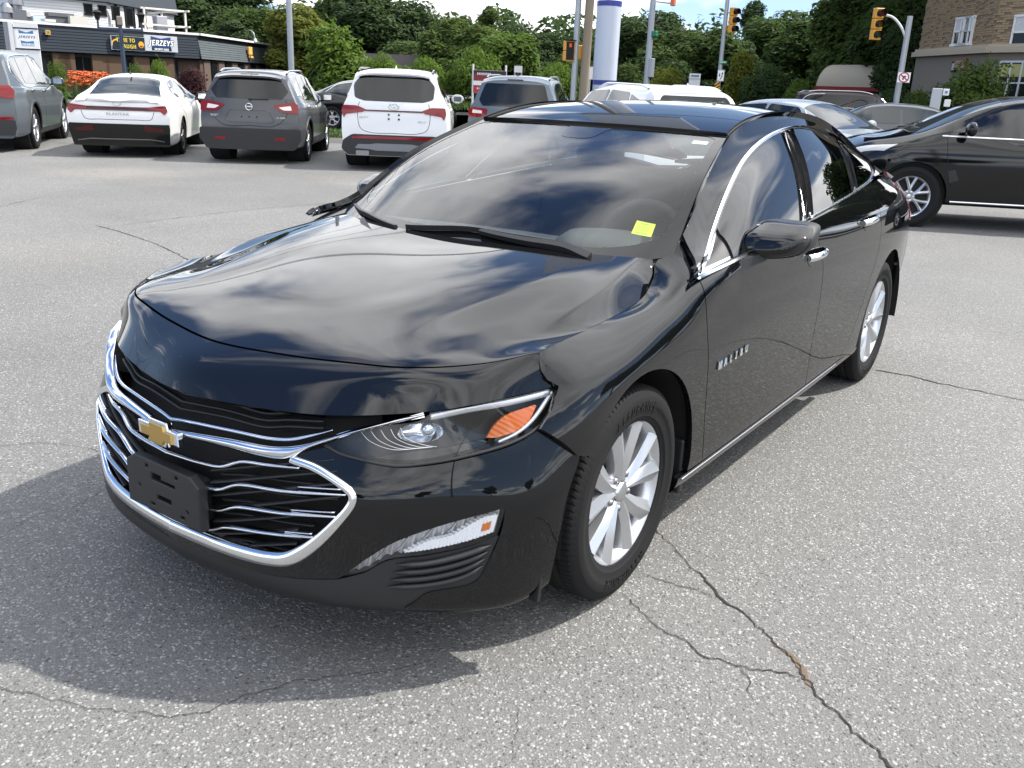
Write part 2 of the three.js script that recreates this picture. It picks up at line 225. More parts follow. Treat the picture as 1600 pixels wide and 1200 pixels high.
// asphalt texture: bound aggregate, 4 m per tile, wraps
function dataTex(n, f, comps, srgb) { const d = new Uint8Array(n * n * 4); for (let j = 0; j < n; j++) for (let i = 0; i < n; i++) { const c = f(i, j); const k = (j * n + i) * 4; for (let q = 0; q < 3; q++) d[k + q] = Math.max(0, Math.min(255, c[q] * 255)); d[k + 3] = 255; } const t = new THREE.DataTexture(d, n, n); t.wrapS = t.wrapT = THREE.RepeatWrapping; t.magFilter = THREE.LinearFilter; t.minFilter = THREE.LinearMipmapLinearFilter; t.generateMipmaps = true; t.anisotropy = 8; if (srgb) t.colorSpace = THREE.SRGBColorSpace; t.needsUpdate = true; return t; }
const asphalt = (() => {
  const n = 2048, R = rng(11), h = new Float32Array(n * n), tone = new Float32Array(n * n).fill(.40);
  for (let i = 0; i < n * n; i++) { tone[i] = .30 + R() * .16; h[i] = .25 + R() * .12; }
  // stones, large to small
  for (let k = 0; k < 210000; k++) { const x = R() * n, y = R() * n, r = 1.0 + 1.9 * R() ** 1.8, a = R() * Math.PI, e = .6 + .4 * R(), c = R() < .07 ? .54 + .11 * R() : R() < .3 ? .28 + .12 * R() : .40 + .18 * R(), ca = Math.cos(a), sa = Math.sin(a), ph = .45 + .5 * R(), q = Math.ceil(r); for (let dy = -q; dy <= q; dy++) for (let dx = -q; dx <= q; dx++) { const u = (dx * ca + dy * sa) / r, v = (-dx * sa + dy * ca) / (r * e), rr = u * u + v * v; if (rr < 1) { const i = (((y | 0) + dy + n) % n) * n + (((x | 0) + dx + n) % n), hh = ph * (1 - rr * .6); if (hh > h[i]) { h[i] = hh; tone[i] = c; } } } }
  const col = dataTex(n, (i, j) => { const c = tone[j * n + i] * 1.10; return [c, c * .997, c * .985]; }, 3, true), bmp = dataTex(n, (i, j) => { const c = h[j * n + i]; return [c, c, c]; }, 3, false);
  return { col, bmp };
})();
{
  // the lot: one sheet to the horizon, fine near the camera; tones hold patches, sandy dust and old repairs
  const xs = [], zs = []; const axis = (c, near, far, s0) => { const o = [c]; let d = s0, x = 0; while (x < far) { x += d; if (x > near) d *= 1.35; o.push(c + x); o.unshift(c - x); } return o; };
  const X = axis(-3, 14, 600, .28), Z = axis(-4, 13, 600, .28), nx = X.length, nz = Z.length, pos = [], uv = [], col = [], idx = [];
  const inPatch = outline([[-6.41, -2.87], [-6.49, -3.75], [-6.49, -4.81], [-6.32, -5.68], [-6.98, -6.79], [-9.63, -7.46], [-10.35, -5.44], [-8.76, -3.27], [-6.41, -2.87]]);
  for (let j = 0; j < nz; j++) for (let i = 0; i < nx; i++) {
    const x = X[i], z = Z[j]; pos.push(x, 0, z); uv.push(x / 4, z / 4);
    let t = .86 + .30 * (fbm(x * .35 + 9, 2, z * .35, 4) - .5) + .22 * (fbm(x * 1.7, 5, z * 1.7 + 3, 3) - .5);
    if (inside(inPatch, x, z)) t *= .90;
    const sand = Math.max(0, fbm(x * .55 + 40, 1, z * .55, 4) - .56) * 3 * sstep(1.5, -3.5, z) * sstep(1, -3, x);
    col.push(t + sand * .30, t * .998 + sand * .25, t * .985 + sand * .17);
  }
  for (let j = 0; j < nz - 1; j++) for (let i = 0; i < nx - 1; i++) { const a = j * nx + i, b = a + 1, c = a + nx, d = c + 1; idx.push(a, c, b, b, c, d); }
  const g = new THREE.BufferGeometry(); g.setAttribute('position', new THREE.Float32BufferAttribute(pos, 3)); g.setAttribute('uv', new THREE.Float32BufferAttribute(uv, 2)); g.setAttribute('color', new THREE.Float32BufferAttribute(col, 3)); g.setIndex(idx); g.computeVertexNormals();
  const m = new THREE.MeshStandardMaterial({ map: asphalt.col, bumpMap: asphalt.bmp, bumpScale: .0060, roughness: .88, vertexColors: true, side: THREE.DoubleSide }); struct('ground', g, m);
  // cracks: ragged open seams
  const R = rng(77), dark = std([.022, .020, .017], 1), soil = std([.12, .085, .055], 1);
  const crack = (pts, w, mat = dark, y = .003) => { const c = new THREE.CatmullRomCurve3(pts.map(p => new THREE.Vector3(p[0], 0, p[1])), false, 'centripetal'), n = Math.ceil(c.getLength() / .012), P = [], I = []; let wob = 0; for (let i = 0; i <= n; i++) { const p = c.getPoint(i / n), t = c.getTangent(i / n); wob = wob * .75 + (R() - .5) * .014; const ww = w * .72 * (.25 + 1.1 * noise3(i * .11, w * 999, 3.3) ** 1.5 + .35 * R()) * Math.min(1, Math.min(i, n - i) / 6 + .15); for (const s of [-1, 1]) P.push(p.x - t.z * (wob + s * ww / 2), y, p.z + t.x * (wob + s * ww / 2)); if (i < n) { const a = i * 2; I.push(a, a + 2, a + 1, a + 1, a + 2, a + 3); } } const g2 = new THREE.BufferGeometry(); g2.setAttribute('position', new THREE.Float32BufferAttribute(P, 3)); g2.setIndex(I); g2.computeVertexNormals(); struct('pavement_crack', g2, mat); };
  crack([[.77, -.45], [.83, -.41], [1.0, -.28], [1.08, -.22], [1.19, -.14], [1.3, -.09], [1.36, -.04], [1.44, .01], [1.51, .08], [1.58, .14], [1.66, .2], [1.72, .24], [1.79, .3], [1.9, .42]], .010);
  crack([[1.37, -.03], [1.43, .0], [1.50, .065], [1.53, .10]], .024, soil, .0022);
  crack([[.9, 0], [.99, .06], [1.1, .11], [1.17, .12], [1.23, .14], [1.31, .13], [1.38, .12], [1.45, .09], [1.5, .08]], .0065);
  crack([[.88, -.14], [.98, -.13], [1.1, -.16], [1.16, -.16]], .0045); crack([[1.32, .13], [1.39, .2], [1.42, .25]], .004);
  crack([[.87, -3.07], [1.07, -3.08], [1.28, -3.06], [1.47, -3.06], [1.9, -3.03], [2.6, -3.06]], .016);
  crack([[-.16, 1.42], [-.03, 1.36], [.16, 1.28], [.27, 1.23], [.36, 1.13], [.41, 1.0], [.5, .85], [.59, .76], [.62, .68]], .0035);
  crack([[-6.56, -2.69], [-5.86, -2.61], [-5.33, -2.51], [-4.69, -2.33], [-4.12, -2.1]], .016);
  crack([[-.99, .58], [-.93, .74], [-.96, .86], [-.92, 1.01]], .003); crack([[-1.67, .67], [-1.59, .53], [-1.4, .44], [-1.23, .4]], .004);
  crack([[1.06, .84], [1.01, .74], [.92, .63]], .0025);
  crack([[-6.41, -2.87], [-6.49, -3.75], [-6.49, -4.81], [-6.32, -5.68]], .012); crack([[-8.8, -3.3], [-8.1, -2.2], [-7.8, -1.2]], .012); crack([[-7.2, -.2], [-6.2, .2], [-5.3, .15]], .010);
  // road beyond the kerb, its lines, kerbs, verges
  const conc = std([.42, .41, .38], .9), road = new THREE.MeshStandardMaterial({ color: new THREE.Color().setRGB(.135, .135, .135), roughness: .9, side: THREE.DoubleSide });
  struct('road', quadStrip(-90, 130, 5.2, 21.5, .006), road);
  const line = std([.72, .72, .70], .8); for (const n of [8.4, 12.4, 16.6]) for (let s = -60; s < 110; s += n === 12.4 ? 220 : 7) struct('road_marking', quadStrip(s, n === 12.4 ? 130 : s + 3.2, n, n + .14, .011), line);
  const kerb = (s0, s1, n0, n1, y0 = 0) => { const g3 = quadStrip(s0, s1, n0, n1, .13), a = st(s0, n0), b = st(s1, n0), c = st(s0, n1), d = st(s1, n1); const side = (p, q) => { const gg = new THREE.BufferGeometry(); gg.setAttribute('position', new THREE.Float32BufferAttribute([p[0], 0, p[1], q[0], 0, q[1], p[0], .13, p[1], q[0], .13, q[1]], 3)); gg.setIndex([0, 1, 2, 1, 3, 2]); gg.computeVertexNormals(); return gg; }; return [g3, side(a, b), side(c, d), side(a, c), side(b, d)]; };
  const kg = s => kerb(s, s + 2.96, 0, .16); for (let s = -12; s < 6; s += 3) struct('kerb', kg(s), conc); for (let s = -60; s < 110; s += 5) struct('kerb', kerb(s, s + 4.96, 21.6, 21.85), conc);
  struct('sidewalk', quadStrip(-90, 130, 21.85, 24, .128), std([.38, .37, .35], .9)); struct('sidewalk', quadStrip(-60, 6, 3.6, 5.0, .05), std([.36, .355, .34], .9));
  // grass: soil sheet and blades
  const soilM = std([.035, .05, .018], 1), gM = std([.075, .13, .028], .8); struct('verge', quadStrip(-60, 5.9, .16, 3.6, .10), soilM); struct('verge', quadStrip(-90, 130, 24, 60, .125), soilM);
  const blades = (s0, s1, n0, n1, count, hgt) => { const P = []; for (let i = 0; i < count; i++) { const s = s0 + (s1 - s0) * R(), n = n0 + (n1 - n0) * R(), [x, z] = st(s, n), a = R() * 6.28, h = hgt * (.5 + R()), w = .012 + .3 * h * .2, lx = (R() - .5) * h, lz = (R() - .5) * h; P.push(x - Math.cos(a) * w, .1, z - Math.sin(a) * w, x + Math.cos(a) * w, .1, z + Math.sin(a) * w, x + lx, .1 + h, z + lz); } const gg = new THREE.BufferGeometry(); gg.setAttribute('position', new THREE.Float32BufferAttribute(P, 3)); gg.computeVertexNormals(); const m2 = struct('grass', gg, gM); m2.userData = { label: 'green mown grass of the verge', kind: 'stuff' }; };
  blades(-14, 5.8, .2, 3.5, 30000, .07); blades(-45, 75, 24.1, 46, 60000, .16);
}

// ---------------------------------------------------------------- buildings
function wallFrame(a, b) { const dx = b[0] - a[0], dz = b[1] - a[1], L = Math.hypot(dx, dz); return { L, turn: Math.atan2(-dz, dx), u: [dx / L, dz / L] }; } // local x from a to b, local +z towards the viewer side
M.brownBrick = std([.07, .042, .03], .9); M.navy = std([.018, .030, .045], .7); M.capWhite = std([.7, .7, .7], .6); M.siding = std([.62, .63, .64], .7);
{ // low restaurant with navy board fascia and a white upper storey
  const A = gAt(-70, 54), C = gAt(314, 59), f = wallFrame(A, C), L = f.L, T = thing('restaurant', 'low dark restaurant with navy board fascia and white upper storey on its roof', 'building', null, [A[0], 0, A[1]], f.turn);
  const yt = hAt(312, 55, 59), yb = hAt(312, 92, 59), D = 13.5, EW = (g, x0 = L, z0 = 0) => { g.translate(-x0, 0, -z0); g.rotateY(-.86); g.translate(x0, 0, z0); return g; };
  part(T, 'wall', [box(L, yb, .3, [L / 2, yb / 2, -.5]), EW(box(.3, yb, D, [L - .25, yb / 2, -D / 2 - .3]))], M.brownBrick);
  const nb = 9, bh = (yt - yb) / nb; for (let i = 0; i < nb; i++) { const y = yb + bh * (i + .5), o = -.05 * i / nb; part(T, 'fascia_board', box(L, bh - .025, .06, [L / 2, y, .02 + o], [-.05, 0, 0]), std([.016 + .003 * (i % 3), .027 + .003 * (i % 2), .042], .65)); }
  part(T, 'fascia_backing', [box(L, yt - yb, .1, [L / 2, (yt + yb) / 2, -.12]), EW(box(.1, yt - yb, D, [L + .12 - .2, (yt + yb) / 2, -D / 2]))], M.dark);
  const rows = 10, rh = (yt - yb) / rows; for (let i = 0; i < rows; i++) for (let j = 0; j < 8; j++) { const w = D / 8; part(T, 'shingle', EW(box(.05, rh - .02, w - .02, [L + .10 - .02 * i, yb + rh * (i + .5), -w * (j + .5) - .05], [0, 0, .1])), std([.085 + .02 * ((i * 7 + j * 3) % 4) / 4, .105 + .02 * ((i * 5 + j) % 4) / 4, .12], .8)); }
  part(T, 'roof_cap', [box(L + .3, .12, .34, [L / 2, yt + .05, -.1]), EW(box(.34, .118, D, [L + .02, yt + .052, -D / 2]))], M.capWhite);
  part(T, 'roof', [box(L, .1, D, [L / 2, yt - .1, -D / 2]), EW(box(D * .45, .09, D * .95, [L - D * .23, yt - .115, -D / 2]))], M.matte);
  const wx = (px) => { const p = gAt(px, 57); return (p[0] - A[0]) * f.u[0] + (p[1] - A[1]) * f.u[1]; };
  for (const [a, b] of [[100, 150], [20, 78], [158, 172], [205, 226], [248, 275], [292, 306]]) { const x0 = wx(a), x1 = wx(b), w = Math.abs(x1 - x0), x = (x0 + x1) / 2; const wd = part(T, 'window', box(w, yb - .75, .06, [x, .55 + (yb - .75) / 2, -.33]), M.houseGlass); part(wd, 'frame', [box(w + .1, .08, .12, [x, .53, -.32]), box(.08, yb - .6, .12, [x0, .5 + (yb - .6) / 2, -.32]), box(.08, yb - .6, .12, [x1, .5 + (yb - .6) / 2, -.32]), box(.06, yb - .6, .1, [x, .5 + (yb - .6) / 2, -.32])], M.matte); }
  for (const px of [86, 94, 155, 180, 232, 280]) part(T, 'brick_pier', box(.9, yb - .1, .3, [wx(px), yb / 2, -.25]), std([.10, .062, .038], .9));
  for (let j = 0; j < 9; j++) part(T, 'side_window', EW(box(.08, yb - .5, 1.0, [L - .08, .4 + (yb - .5) / 2, -1.3 - j * 1.25])), j % 2 ? M.houseGlass : std([.10, .07, .055], .8));
  // signs
  const sign = (name, x0, x1, y0, y1, px, py, draw, z = .12, extra) => { const w = x1 - x0, h = y1 - y0, tx = canvasTex(px, py, draw); const s = part(T, name, box(w, h, .10, [(x0 + x1) / 2, (y0 + y1) / 2, z]), std([.75, .75, .76], .5)); const pg = new THREE.PlaneGeometry(w * .985, h * .97); pg.translate((x0 + x1) / 2, (y0 + y1) / 2, z + .054); part(s, 'sign_face', pg, new THREE.MeshStandardMaterial({ map: tx, roughness: .5 })); };
  const sy = (px, py) => hAt(px, py, 57);
  sign('sign_board', wx(236), wx(299), sy(268, 81), sy(268, 56), 512, 208, (c, w, h) => { c.fillStyle = '#b9bdc4'; c.fillRect(0, 0, w, h); c.fillStyle = '#1b3f74'; c.beginPath(); c.moveTo(90, 10); c.lineTo(250, 36); c.lineTo(410, 10); c.lineTo(410, 198); c.lineTo(100, 198); c.fill(); c.font = 'italic bold 104px sans-serif'; c.textAlign = 'center'; c.lineWidth = 16; c.strokeStyle = '#0d1a30'; c.strokeText('JERZEYS', 252, 132); c.fillStyle = '#fff'; c.fillText('JERZEYS', 252, 132); c.fillStyle = '#12213c'; c.fillRect(96, 158, 318, 44); c.fillStyle = '#fff'; c.font = 'bold 40px sans-serif'; c.fillText('SPORTS BAR', 254, 195); }, .16);
  sign('sign_panel', wx(174), wx(236), sy(205, 79), sy(205, 57), 512, 184, (c, w, h) => { c.fillStyle = '#0d1c2a'; c.fillRect(0, 0, w, h); c.strokeStyle = '#e0a93a'; c.lineWidth = 20; c.beginPath(); c.arc(70, 120, 70, Math.PI * .95, Math.PI * 1.6); c.stroke(); c.font = 'bold 74px sans-serif'; c.fillStyle = '#d8c23c'; c.textAlign = 'left'; c.fillText('TIME TO', 70, 76); c.fillText('LAUGH', 130, 158); c.fillStyle = '#e0a63a'; c.beginPath(); c.arc(456, 100, 44, 0, 7); c.fill(); c.fillStyle = '#7a2b1d'; c.beginPath(); c.arc(456, 112, 26, 0, Math.PI); c.fill(); }, .14);
  sign('small_sign', wx(60), wx(68), sy(64, 55), sy(64, 48), 64, 48, (c, w, h) => { c.fillStyle = '#c79a3a'; c.fillRect(0, 0, w, h); c.fillStyle = '#3a2a12'; c.font = 'bold 36px sans-serif'; c.fillText('ER', 8, 38); }, .12);
  part(T, 'wall_lamp', [EW(rbox(.12, .5, .7, .03, [L + .2, yt - .55, -8.8])), EW(rbox(.2, .16, .5, .03, [L + .25, yt - .95, -8.8]))], std([.75, .42, .10], .5));
  // upper storey
  const y1 = yt - .1, ux0 = wx(108) - .6, ux1 = wx(252) - .2, uz = -5, uD = 10, yw = hAt(180, 7, 64), uh = yw - y1, yM = yw + 1.6;
  const nS = 12; for (let i = 0; i < nS; i++) { const y = y1 + uh * (i + .5) / nS, h = uh / nS - .012; part(T, 'siding_board', box(ux1 - ux0, h, .1, [(ux0 + ux1) / 2, y, uz + (i % 2) * .003], [-.03, 0, 0]), M.siding); part(T, 'siding_board', EW(box(.1, h, uD, [ux1 - .04, y, uz - uD / 2]), ux1, uz), M.siding); }
  part(T, 'upper_wall', [box(ux1 - ux0 - .1, uh, uD - .1, [(ux0 + ux1) / 2, y1 + uh / 2, uz - uD / 2 - .06]), EW(box(3, uh - .01, uD - .1, [ux1 - 1.6, y1 + uh / 2, uz - uD / 2 - .06]), ux1, uz)], M.siding);
  part(T, 'mansard_roof', [box(ux1 - ux0 + .3, 1.7, .25, [(ux0 + ux1) / 2, yw + .8, uz + .05], [-.18, 0, 0]), EW(box(.25, 1.69, uD + .2, [ux1 + .05, yw + .8, uz - uD / 2], [0, 0, .12]), ux1, uz), box(ux1 - ux0, .2, uD, [(ux0 + ux1) / 2, yw + 1.4, uz - uD / 2])], std([.035, .045, .055], .8));
  part(T, 'upper_cap', box(ux1 - ux0 + .5, .12, uD + .5, [(ux0 + ux1) / 2, yw + 1.66, uz - uD / 2]), M.capWhite);
  const w63 = (px) => { const p = gAt(px, 63); return (p[0] - A[0]) * f.u[0] + (p[1] - A[1]) * f.u[1]; };
  [[134, 10, 26], [159, 12, 27], [183, 13, 33], [207, 15, 42], [231, 16, 44]].forEach(([px, a, b]) => { const x = w63(px), t0 = hAt(px, a, 64), b0 = hAt(px, b, 64), w = .42; const wd = part(T, 'window', box(w, t0 - b0, .06, [x, (t0 + b0) / 2, uz + .05]), M.houseGlass); part(wd, 'frame', [box(w + .12, .07, .1, [x, t0, uz + .05]), box(w + .12, .07, .1, [x, b0, uz + .05]), box(.07, t0 - b0, .1, [x - w / 2, (t0 + b0) / 2, uz + .05]), box(.07, t0 - b0, .1, [x + w / 2, (t0 + b0) / 2, uz + .05])], M.dark); });
  for (const [z, w] of [[-1.2, .35], [-2.6, .55], [-3.6, .3], [-7.8, .8]]) { const wd = part(T, 'window', EW(box(.06, 1.9, w, [ux1 + .02, y1 + 1.25, uz + z]), ux1, uz), M.houseGlass); part(wd, 'frame', [EW(box(.1, .08, w + .15, [ux1 + .02, y1 + 2.2, uz + z]), ux1, uz), EW(box(.1, .08, w + .15, [ux1 + .02, y1 + .3, uz + z]), ux1, uz)], std([.12, .05, .04], .7)); }
  // roof plant
  const rp = (px, d) => { const p = gAt(px, d); const dx = p[0] - A[0], dz = p[1] - A[1]; return [dx * f.u[0] + dz * f.u[1], -(dx * f.u[1] * -1 + dz * f.u[0]) * -1]; };
  const X = px => wx(px);
  for (const [px, r, h, y] of [[37, .42, .6, .3], [54, .40, .7, .75]]) { part(T, 'vent_fan', [cyl(r * .7, r * .7, .35, [X(px), yt + y + .1, -3]), cyl(r, r * .9, h * .45, [X(px), yt + y + .4, -3]), cyl(r * .85, r * .4, h * .35, [X(px), yt + y + .4 + h * .4, -3]), box(r * 1.8, y, r * 1.8, [X(px), yt + y / 2, -3])], M.steel); }
  part(T, 'roof_duct', [box(.7, .22, .5, [X(65), yt + .55, -3.2]), cyl(.12, .12, .6, [X(70), yt + .3, -3.2]), box(.5, .4, .6, [X(76), yt + .4, -3.4])], std([.45, .45, .44], .6)); part(T, 'air_conditioner', box(.6, .5, .6, [X(88), yt + .25, -3]), std([.50, .58, .66], .5)); part(T, 'air_conditioner', [box(.8, .14, .6, [X(104), yt + .32, -3]), box(.8, .24, .5, [X(104), yt + .12, -3])], std([.6, .6, .6], .6));
  part(T, 'roof_equipment', [box(1.4, .2, .6, [X(146), yt + .72, -4.3]), box(1.35, .45, .5, [X(146), yt + .38, -4.3])], std([.10, .105, .11], .7)); part(T, 'roof_hatch', box(1.0, .55, .6, [X(174), yt + .42, -4]), std([.55, .53, .48], .7));
  // roof deck rail
  const bx = ux1 + 1.6, rail = []; for (const z of [-3.5, -6.5, -9.5]) rail.push(box(.1, 1.5, .1, [bx + 2.6, yt + .75, z])); rail.push(box(.1, .1, 7, [bx + 2.6, yt + 1.45, -6.5]), box(.1, .1, 7, [bx + 2.6, yt + .55, -6.5]), box(2.8, .1, .1, [bx + 1.2, yt + 1.45, -3.5]), box(2.8, .1, .1, [bx + 1.2, yt + .55, -3.5]), box(.1, 1.5, .1, [bx, yt + .75, -3.5])); part(T, 'deck_rail', rail, std([.70, .66, .60], .7)); part(T, 'deck_cabinet', rbox(.7, 1.1, .6, .05, [bx + 1.3, yt + .55, -4.2]), std([.35, .36, .38], .5));
}
{ // tan brick corner building at the right
  const D = 46, C = gAt(1537, D), Lp = gAt(1425, 52), Rp = gAt(1680, 43.5), yc = hAt(1535, 82, D), T = thing('brick_apartment_building', 'tan brick corner building with storefront and white sash windows at the right', 'building', null, [C[0], 0, C[1]], 0);
  const side = (P, name) => { const f = wallFrame(name === 'L' ? P : C, name === 'L' ? C : P); return f; };
  const tan = std([.29, .205, .115], .9), tan2 = std([.32, .235, .135], .9), dull = std([.19, .165, .13], .9), H = 12;
  for (const [P, nm, up, lo] of [[Lp, 'L', tan, dull], [Rp, 'R', tan2, std([.20, .17, .13], .9)]]) {
    const g = new THREE.Group(); g.name = 'wall'; T.add(g); const dx = P[0] - C[0], dz = P[1] - C[1], L = Math.hypot(dx, dz), s = nm === 'L' ? -1 : 1; g.rotation.y = Math.atan2(-dz * s, dx * s);
    // local x runs right; for the left wall from -L to 0
    const x0 = s < 0 ? -L : 0, xc = x0 + L / 2;
    part(g, 'lower_wall', box(L, yc, .3, [xc, yc / 2, -.15]), lo); part(g, 'cornice', [box(L + .2, .22, .5, [xc, yc + .1, -.02]), box(L + .1, .12, .34, [xc, yc + .28, -.06])], std([.40, .34, .25], .8));
    // brick courses: tone bands of real courses, joined
    const R = rng(s + 9), cs = []; const rowsB = 84, bh = (H - yc - .3) / rowsB; for (let v = 0; v < 3; v++) { const gs = []; for (let r = 0; r < rowsB; r++) { const off = (r % 2) * .16; for (let x = x0 - off; x < x0 + L; x += .32) { if (Math.floor(R() * 3) !== v) continue; const a = Math.max(x0, x), b = Math.min(x0 + L, x + .31); if (b - a < .05) continue; gs.push(box(b - a, bh - .012, .12, [(a + b) / 2, yc + .34 + bh * (r + .5), -.10 + R() * .0015])); } } const k = [.93, 1, 1.06][v], c = up.color; const m = part(g, 'brick', gs, std([c.r * k, c.g * k, c.b * k], .92)); m.userData.kind = 'stuff'; }
    part(g, 'mortar', box(L, H - yc, .2, [xc, (H + yc) / 2, -.17]), std([.22, .165, .105], .95));
    const win = (x, y, w, h, two) => { const wd = part(g, 'window', box(w, h, .05, [x, y, -.02]), M.houseGlass); const fr = [box(w + .14, .09, .12, [x, y + h / 2, 0]), box(w + .2, .12, .18, [x, y - h / 2, .02]), box(.08, h, .12, [x - w / 2, y, 0]), box(.08, h, .12, [x + w / 2, y, 0]), box(w, .06, .1, [x, y, .01])]; part(wd, 'frame', fr, std([.72, .72, .70], .6)); part(wd, 'blind', box(w - .1, h * .45, .02, [x, y + h * .24, -.01 + .03]), std([.55, .55, .53], .7)); };
    const xo = px => { const p = gAt(px, s < 0 ? 48 : 45.3); return ((p[0] - C[0]) * dx + (p[1] - C[1]) * dz) / L * s; };
    if (s < 0) { for (const r of [0, 1, 2]) for (const px of [1440, 1484, 1507]) { const y = hAt(1495, 48, 48) + r * 2.7; win(xo(px), y, .72, 1.15); } 
      const sg = part(g, 'wall_sign', box(1.0, .48, .08, [xo(1503), hAt(1503, 99, 47), .06]), std([.33, .05, .03], .6)); const tx = canvasTex(256, 128, (c, w, h) => { c.fillStyle = '#8d7f6c'; c.fillRect(0, 0, w, h); c.strokeStyle = '#6b1f14'; c.lineWidth = 12; c.strokeRect(10, 10, w - 20, h - 20); c.fillStyle = '#7a2316'; c.font = 'bold 56px sans-serif'; c.textAlign = 'center'; c.fillText('LUCERNA', w / 2, 84, w - 50); }); const pg = new THREE.PlaneGeometry(.94, .44); pg.translate(xo(1503), hAt(1503, 99, 47), .105); part(sg, 'sign_face', pg, new THREE.MeshStandardMaterial({ map: tx, roughness: .6 }));
      const po = part(g, 'poster_frame', box(.34, .46, .08, [xo(1459), hAt(1459, 103, 48), .05]), M.dark); part(po, 'poster', box(.2, .3, .02, [xo(1459), hAt(1459, 103, 48), .10]), std([.4, .4, .42], .6)); }
    else { for (const r of [0, 1, 2]) for (const px of [1590, 1640]) win(xo(px), hAt(1590, 51, 45.5) + r * 2.7, 1.0, 1.3); 
      const gx0 = .7, gw = L - 1.0, gh = 2.6; part(g, 'storefront_glass', box(gw, gh, .05, [gx0 + gw / 2, .6 + gh / 2, .02]), M.houseGlass); const fr = []; for (let i = 0; i <= 6; i++) fr.push(box(.08, gh, .12, [gx0 + gw * i / 6, .6 + gh / 2, .03])); fr.push(box(gw, .08, .12, [gx0 + gw / 2, .6, .04]), box(gw, .08, .12, [gx0 + gw / 2, .6 + gh, .04]), box(gw, .06, .12, [gx0 + gw / 2, 2.35, .035])); part(g, 'storefront_frame', fr, std([.55, .56, .57], .4, .6)); part(g, 'transom_sign', box(gw, .5, .03, [gx0 + gw / 2, 2.85, -.0 + .055]), std([.35, .34, .12], .6)); }
  }
  part(T, 'roof', (() => { const g = box(22, .3, 22, [0, H, 0]); g.rotateY(.2); g.translate(-.5, 0, -11.5); return g; })(), M.matte);
}
{ // small house with a grey gable
  const P = gAt(1213, 78), T = thing('small_house', 'small grey house with dark gable roof among the trees', 'building', null, [P[0], 0, P[1]], Math.atan2(camera.position.x - P[0], camera.position.z - P[1]) - .35);
  const g = extrude([[-2.6, 0], [2.6, 0], [2.6, 2.2], [0, 3.55], [-2.6, 2.0]], 7, 0); g.translate(0, 0, -7); part(T, 'wall', g, std([.40, .42, .45], .8));
  part(T, 'roof', [box(3.5, .15, 7.6, [1.45, 2.95, -3.5], [0, 0, -.47]), box(3.6, .15, 7.6, [-1.45, 2.90, -3.5], [0, 0, .5]), cyl(.12, .12, .8, [-.8, 3.6, -3])], std([.10, .11, .125], .85));
  part(T, 'bargeboard', [box(3.45, .22, .08, [1.45, 2.88, .32], [0, 0, -.47]), box(3.55, .22, .08, [-1.45, 2.84, .32], [0, 0, .5])], M.capWhite); const w = part(T, 'window', box(.9, 1.1, .06, [.9, 1.3, .03]), M.houseGlass); part(w, 'frame', [box(1.05, .1, .1, [.9, 1.85, .03]), box(1.05, .1, .1, [.9, .75, .03])], M.capWhite);
}
{ // building with the barrel awning
  const P = gAt(1330, 60), T = thing('awning_building', 'low building with cream curved awning edged in red', 'building', null, [P[0], 0, P[1]], Math.atan2(camera.position.x - P[0], camera.position.z - P[1]) - .75);
  part(T, 'wall', box(11, 3.2, 6, [2.2, 1.6, -4.2]), std([.22, .12, .08], .9)); const pts = []; for (let i = 0; i <= 10; i++) { const a = i / 10 * Math.PI / 2; pts.push([Math.sin(a) * 1.3, 2.05 + Math.cos(a) * 1.35]); }
  const aw = new THREE.BufferGeometry(), pos = [], idx = []; const xs = []; for (let i = 0; i <= 12; i++) xs.push(-2.4 + i * .75); xs.forEach(x => pts.forEach(p => pos.push(x, p[1], p[0] - .9))); for (let i = 0; i < 12; i++) for (let j = 0; j < 10; j++) { const a = i * 11 + j; idx.push(a, a + 1, a + 11, a + 1, a + 12, a + 11); } aw.setAttribute('position', new THREE.Float32BufferAttribute(pos, 3)); aw.setIndex(idx); aw.computeVertexNormals();
  const capS = extrude([[-.9, 2.05], ...pts.map(p => [p[0] - .9, p[1]])], .06); capS.rotateY(-Math.PI / 2); capS.translate(-2.36, 0, 0); part(T, 'awning', [aw, capS], std([.50, .42, .30], .85)); part(T, 'awning_trim', [box(9.2, .22, .05, [2.1, 2.0, .42]), box(.05, .22, 1.4, [-2.43, 2.0, -.25])], std([.28, .03, .025], .8));
  for (const x of [-1.8, .4, 2.6, 5]) part(T, 'awning_post', cyl(.07, .07, 2, [x, 1, .3]), M.siding);
}
{ // distant low roof among the shrubs, left of the tree row
  const P = gAt(595, 70), T = thing('distant_house', 'low house roof glimpsed between the bright bushes', 'building', null, [P[0], 0, P[1]], Math.atan2(camera.position.x - P[0], camera.position.z - P[1])); part(T, 'wall', box(9, 2.3, 5, [0, 1.15, -2]), std([.35, .33, .31], .9)); part(T, 'roof', box(10, .9, 6, [0, 2.75, -2]), std([.14, .125, .12], .9));
}

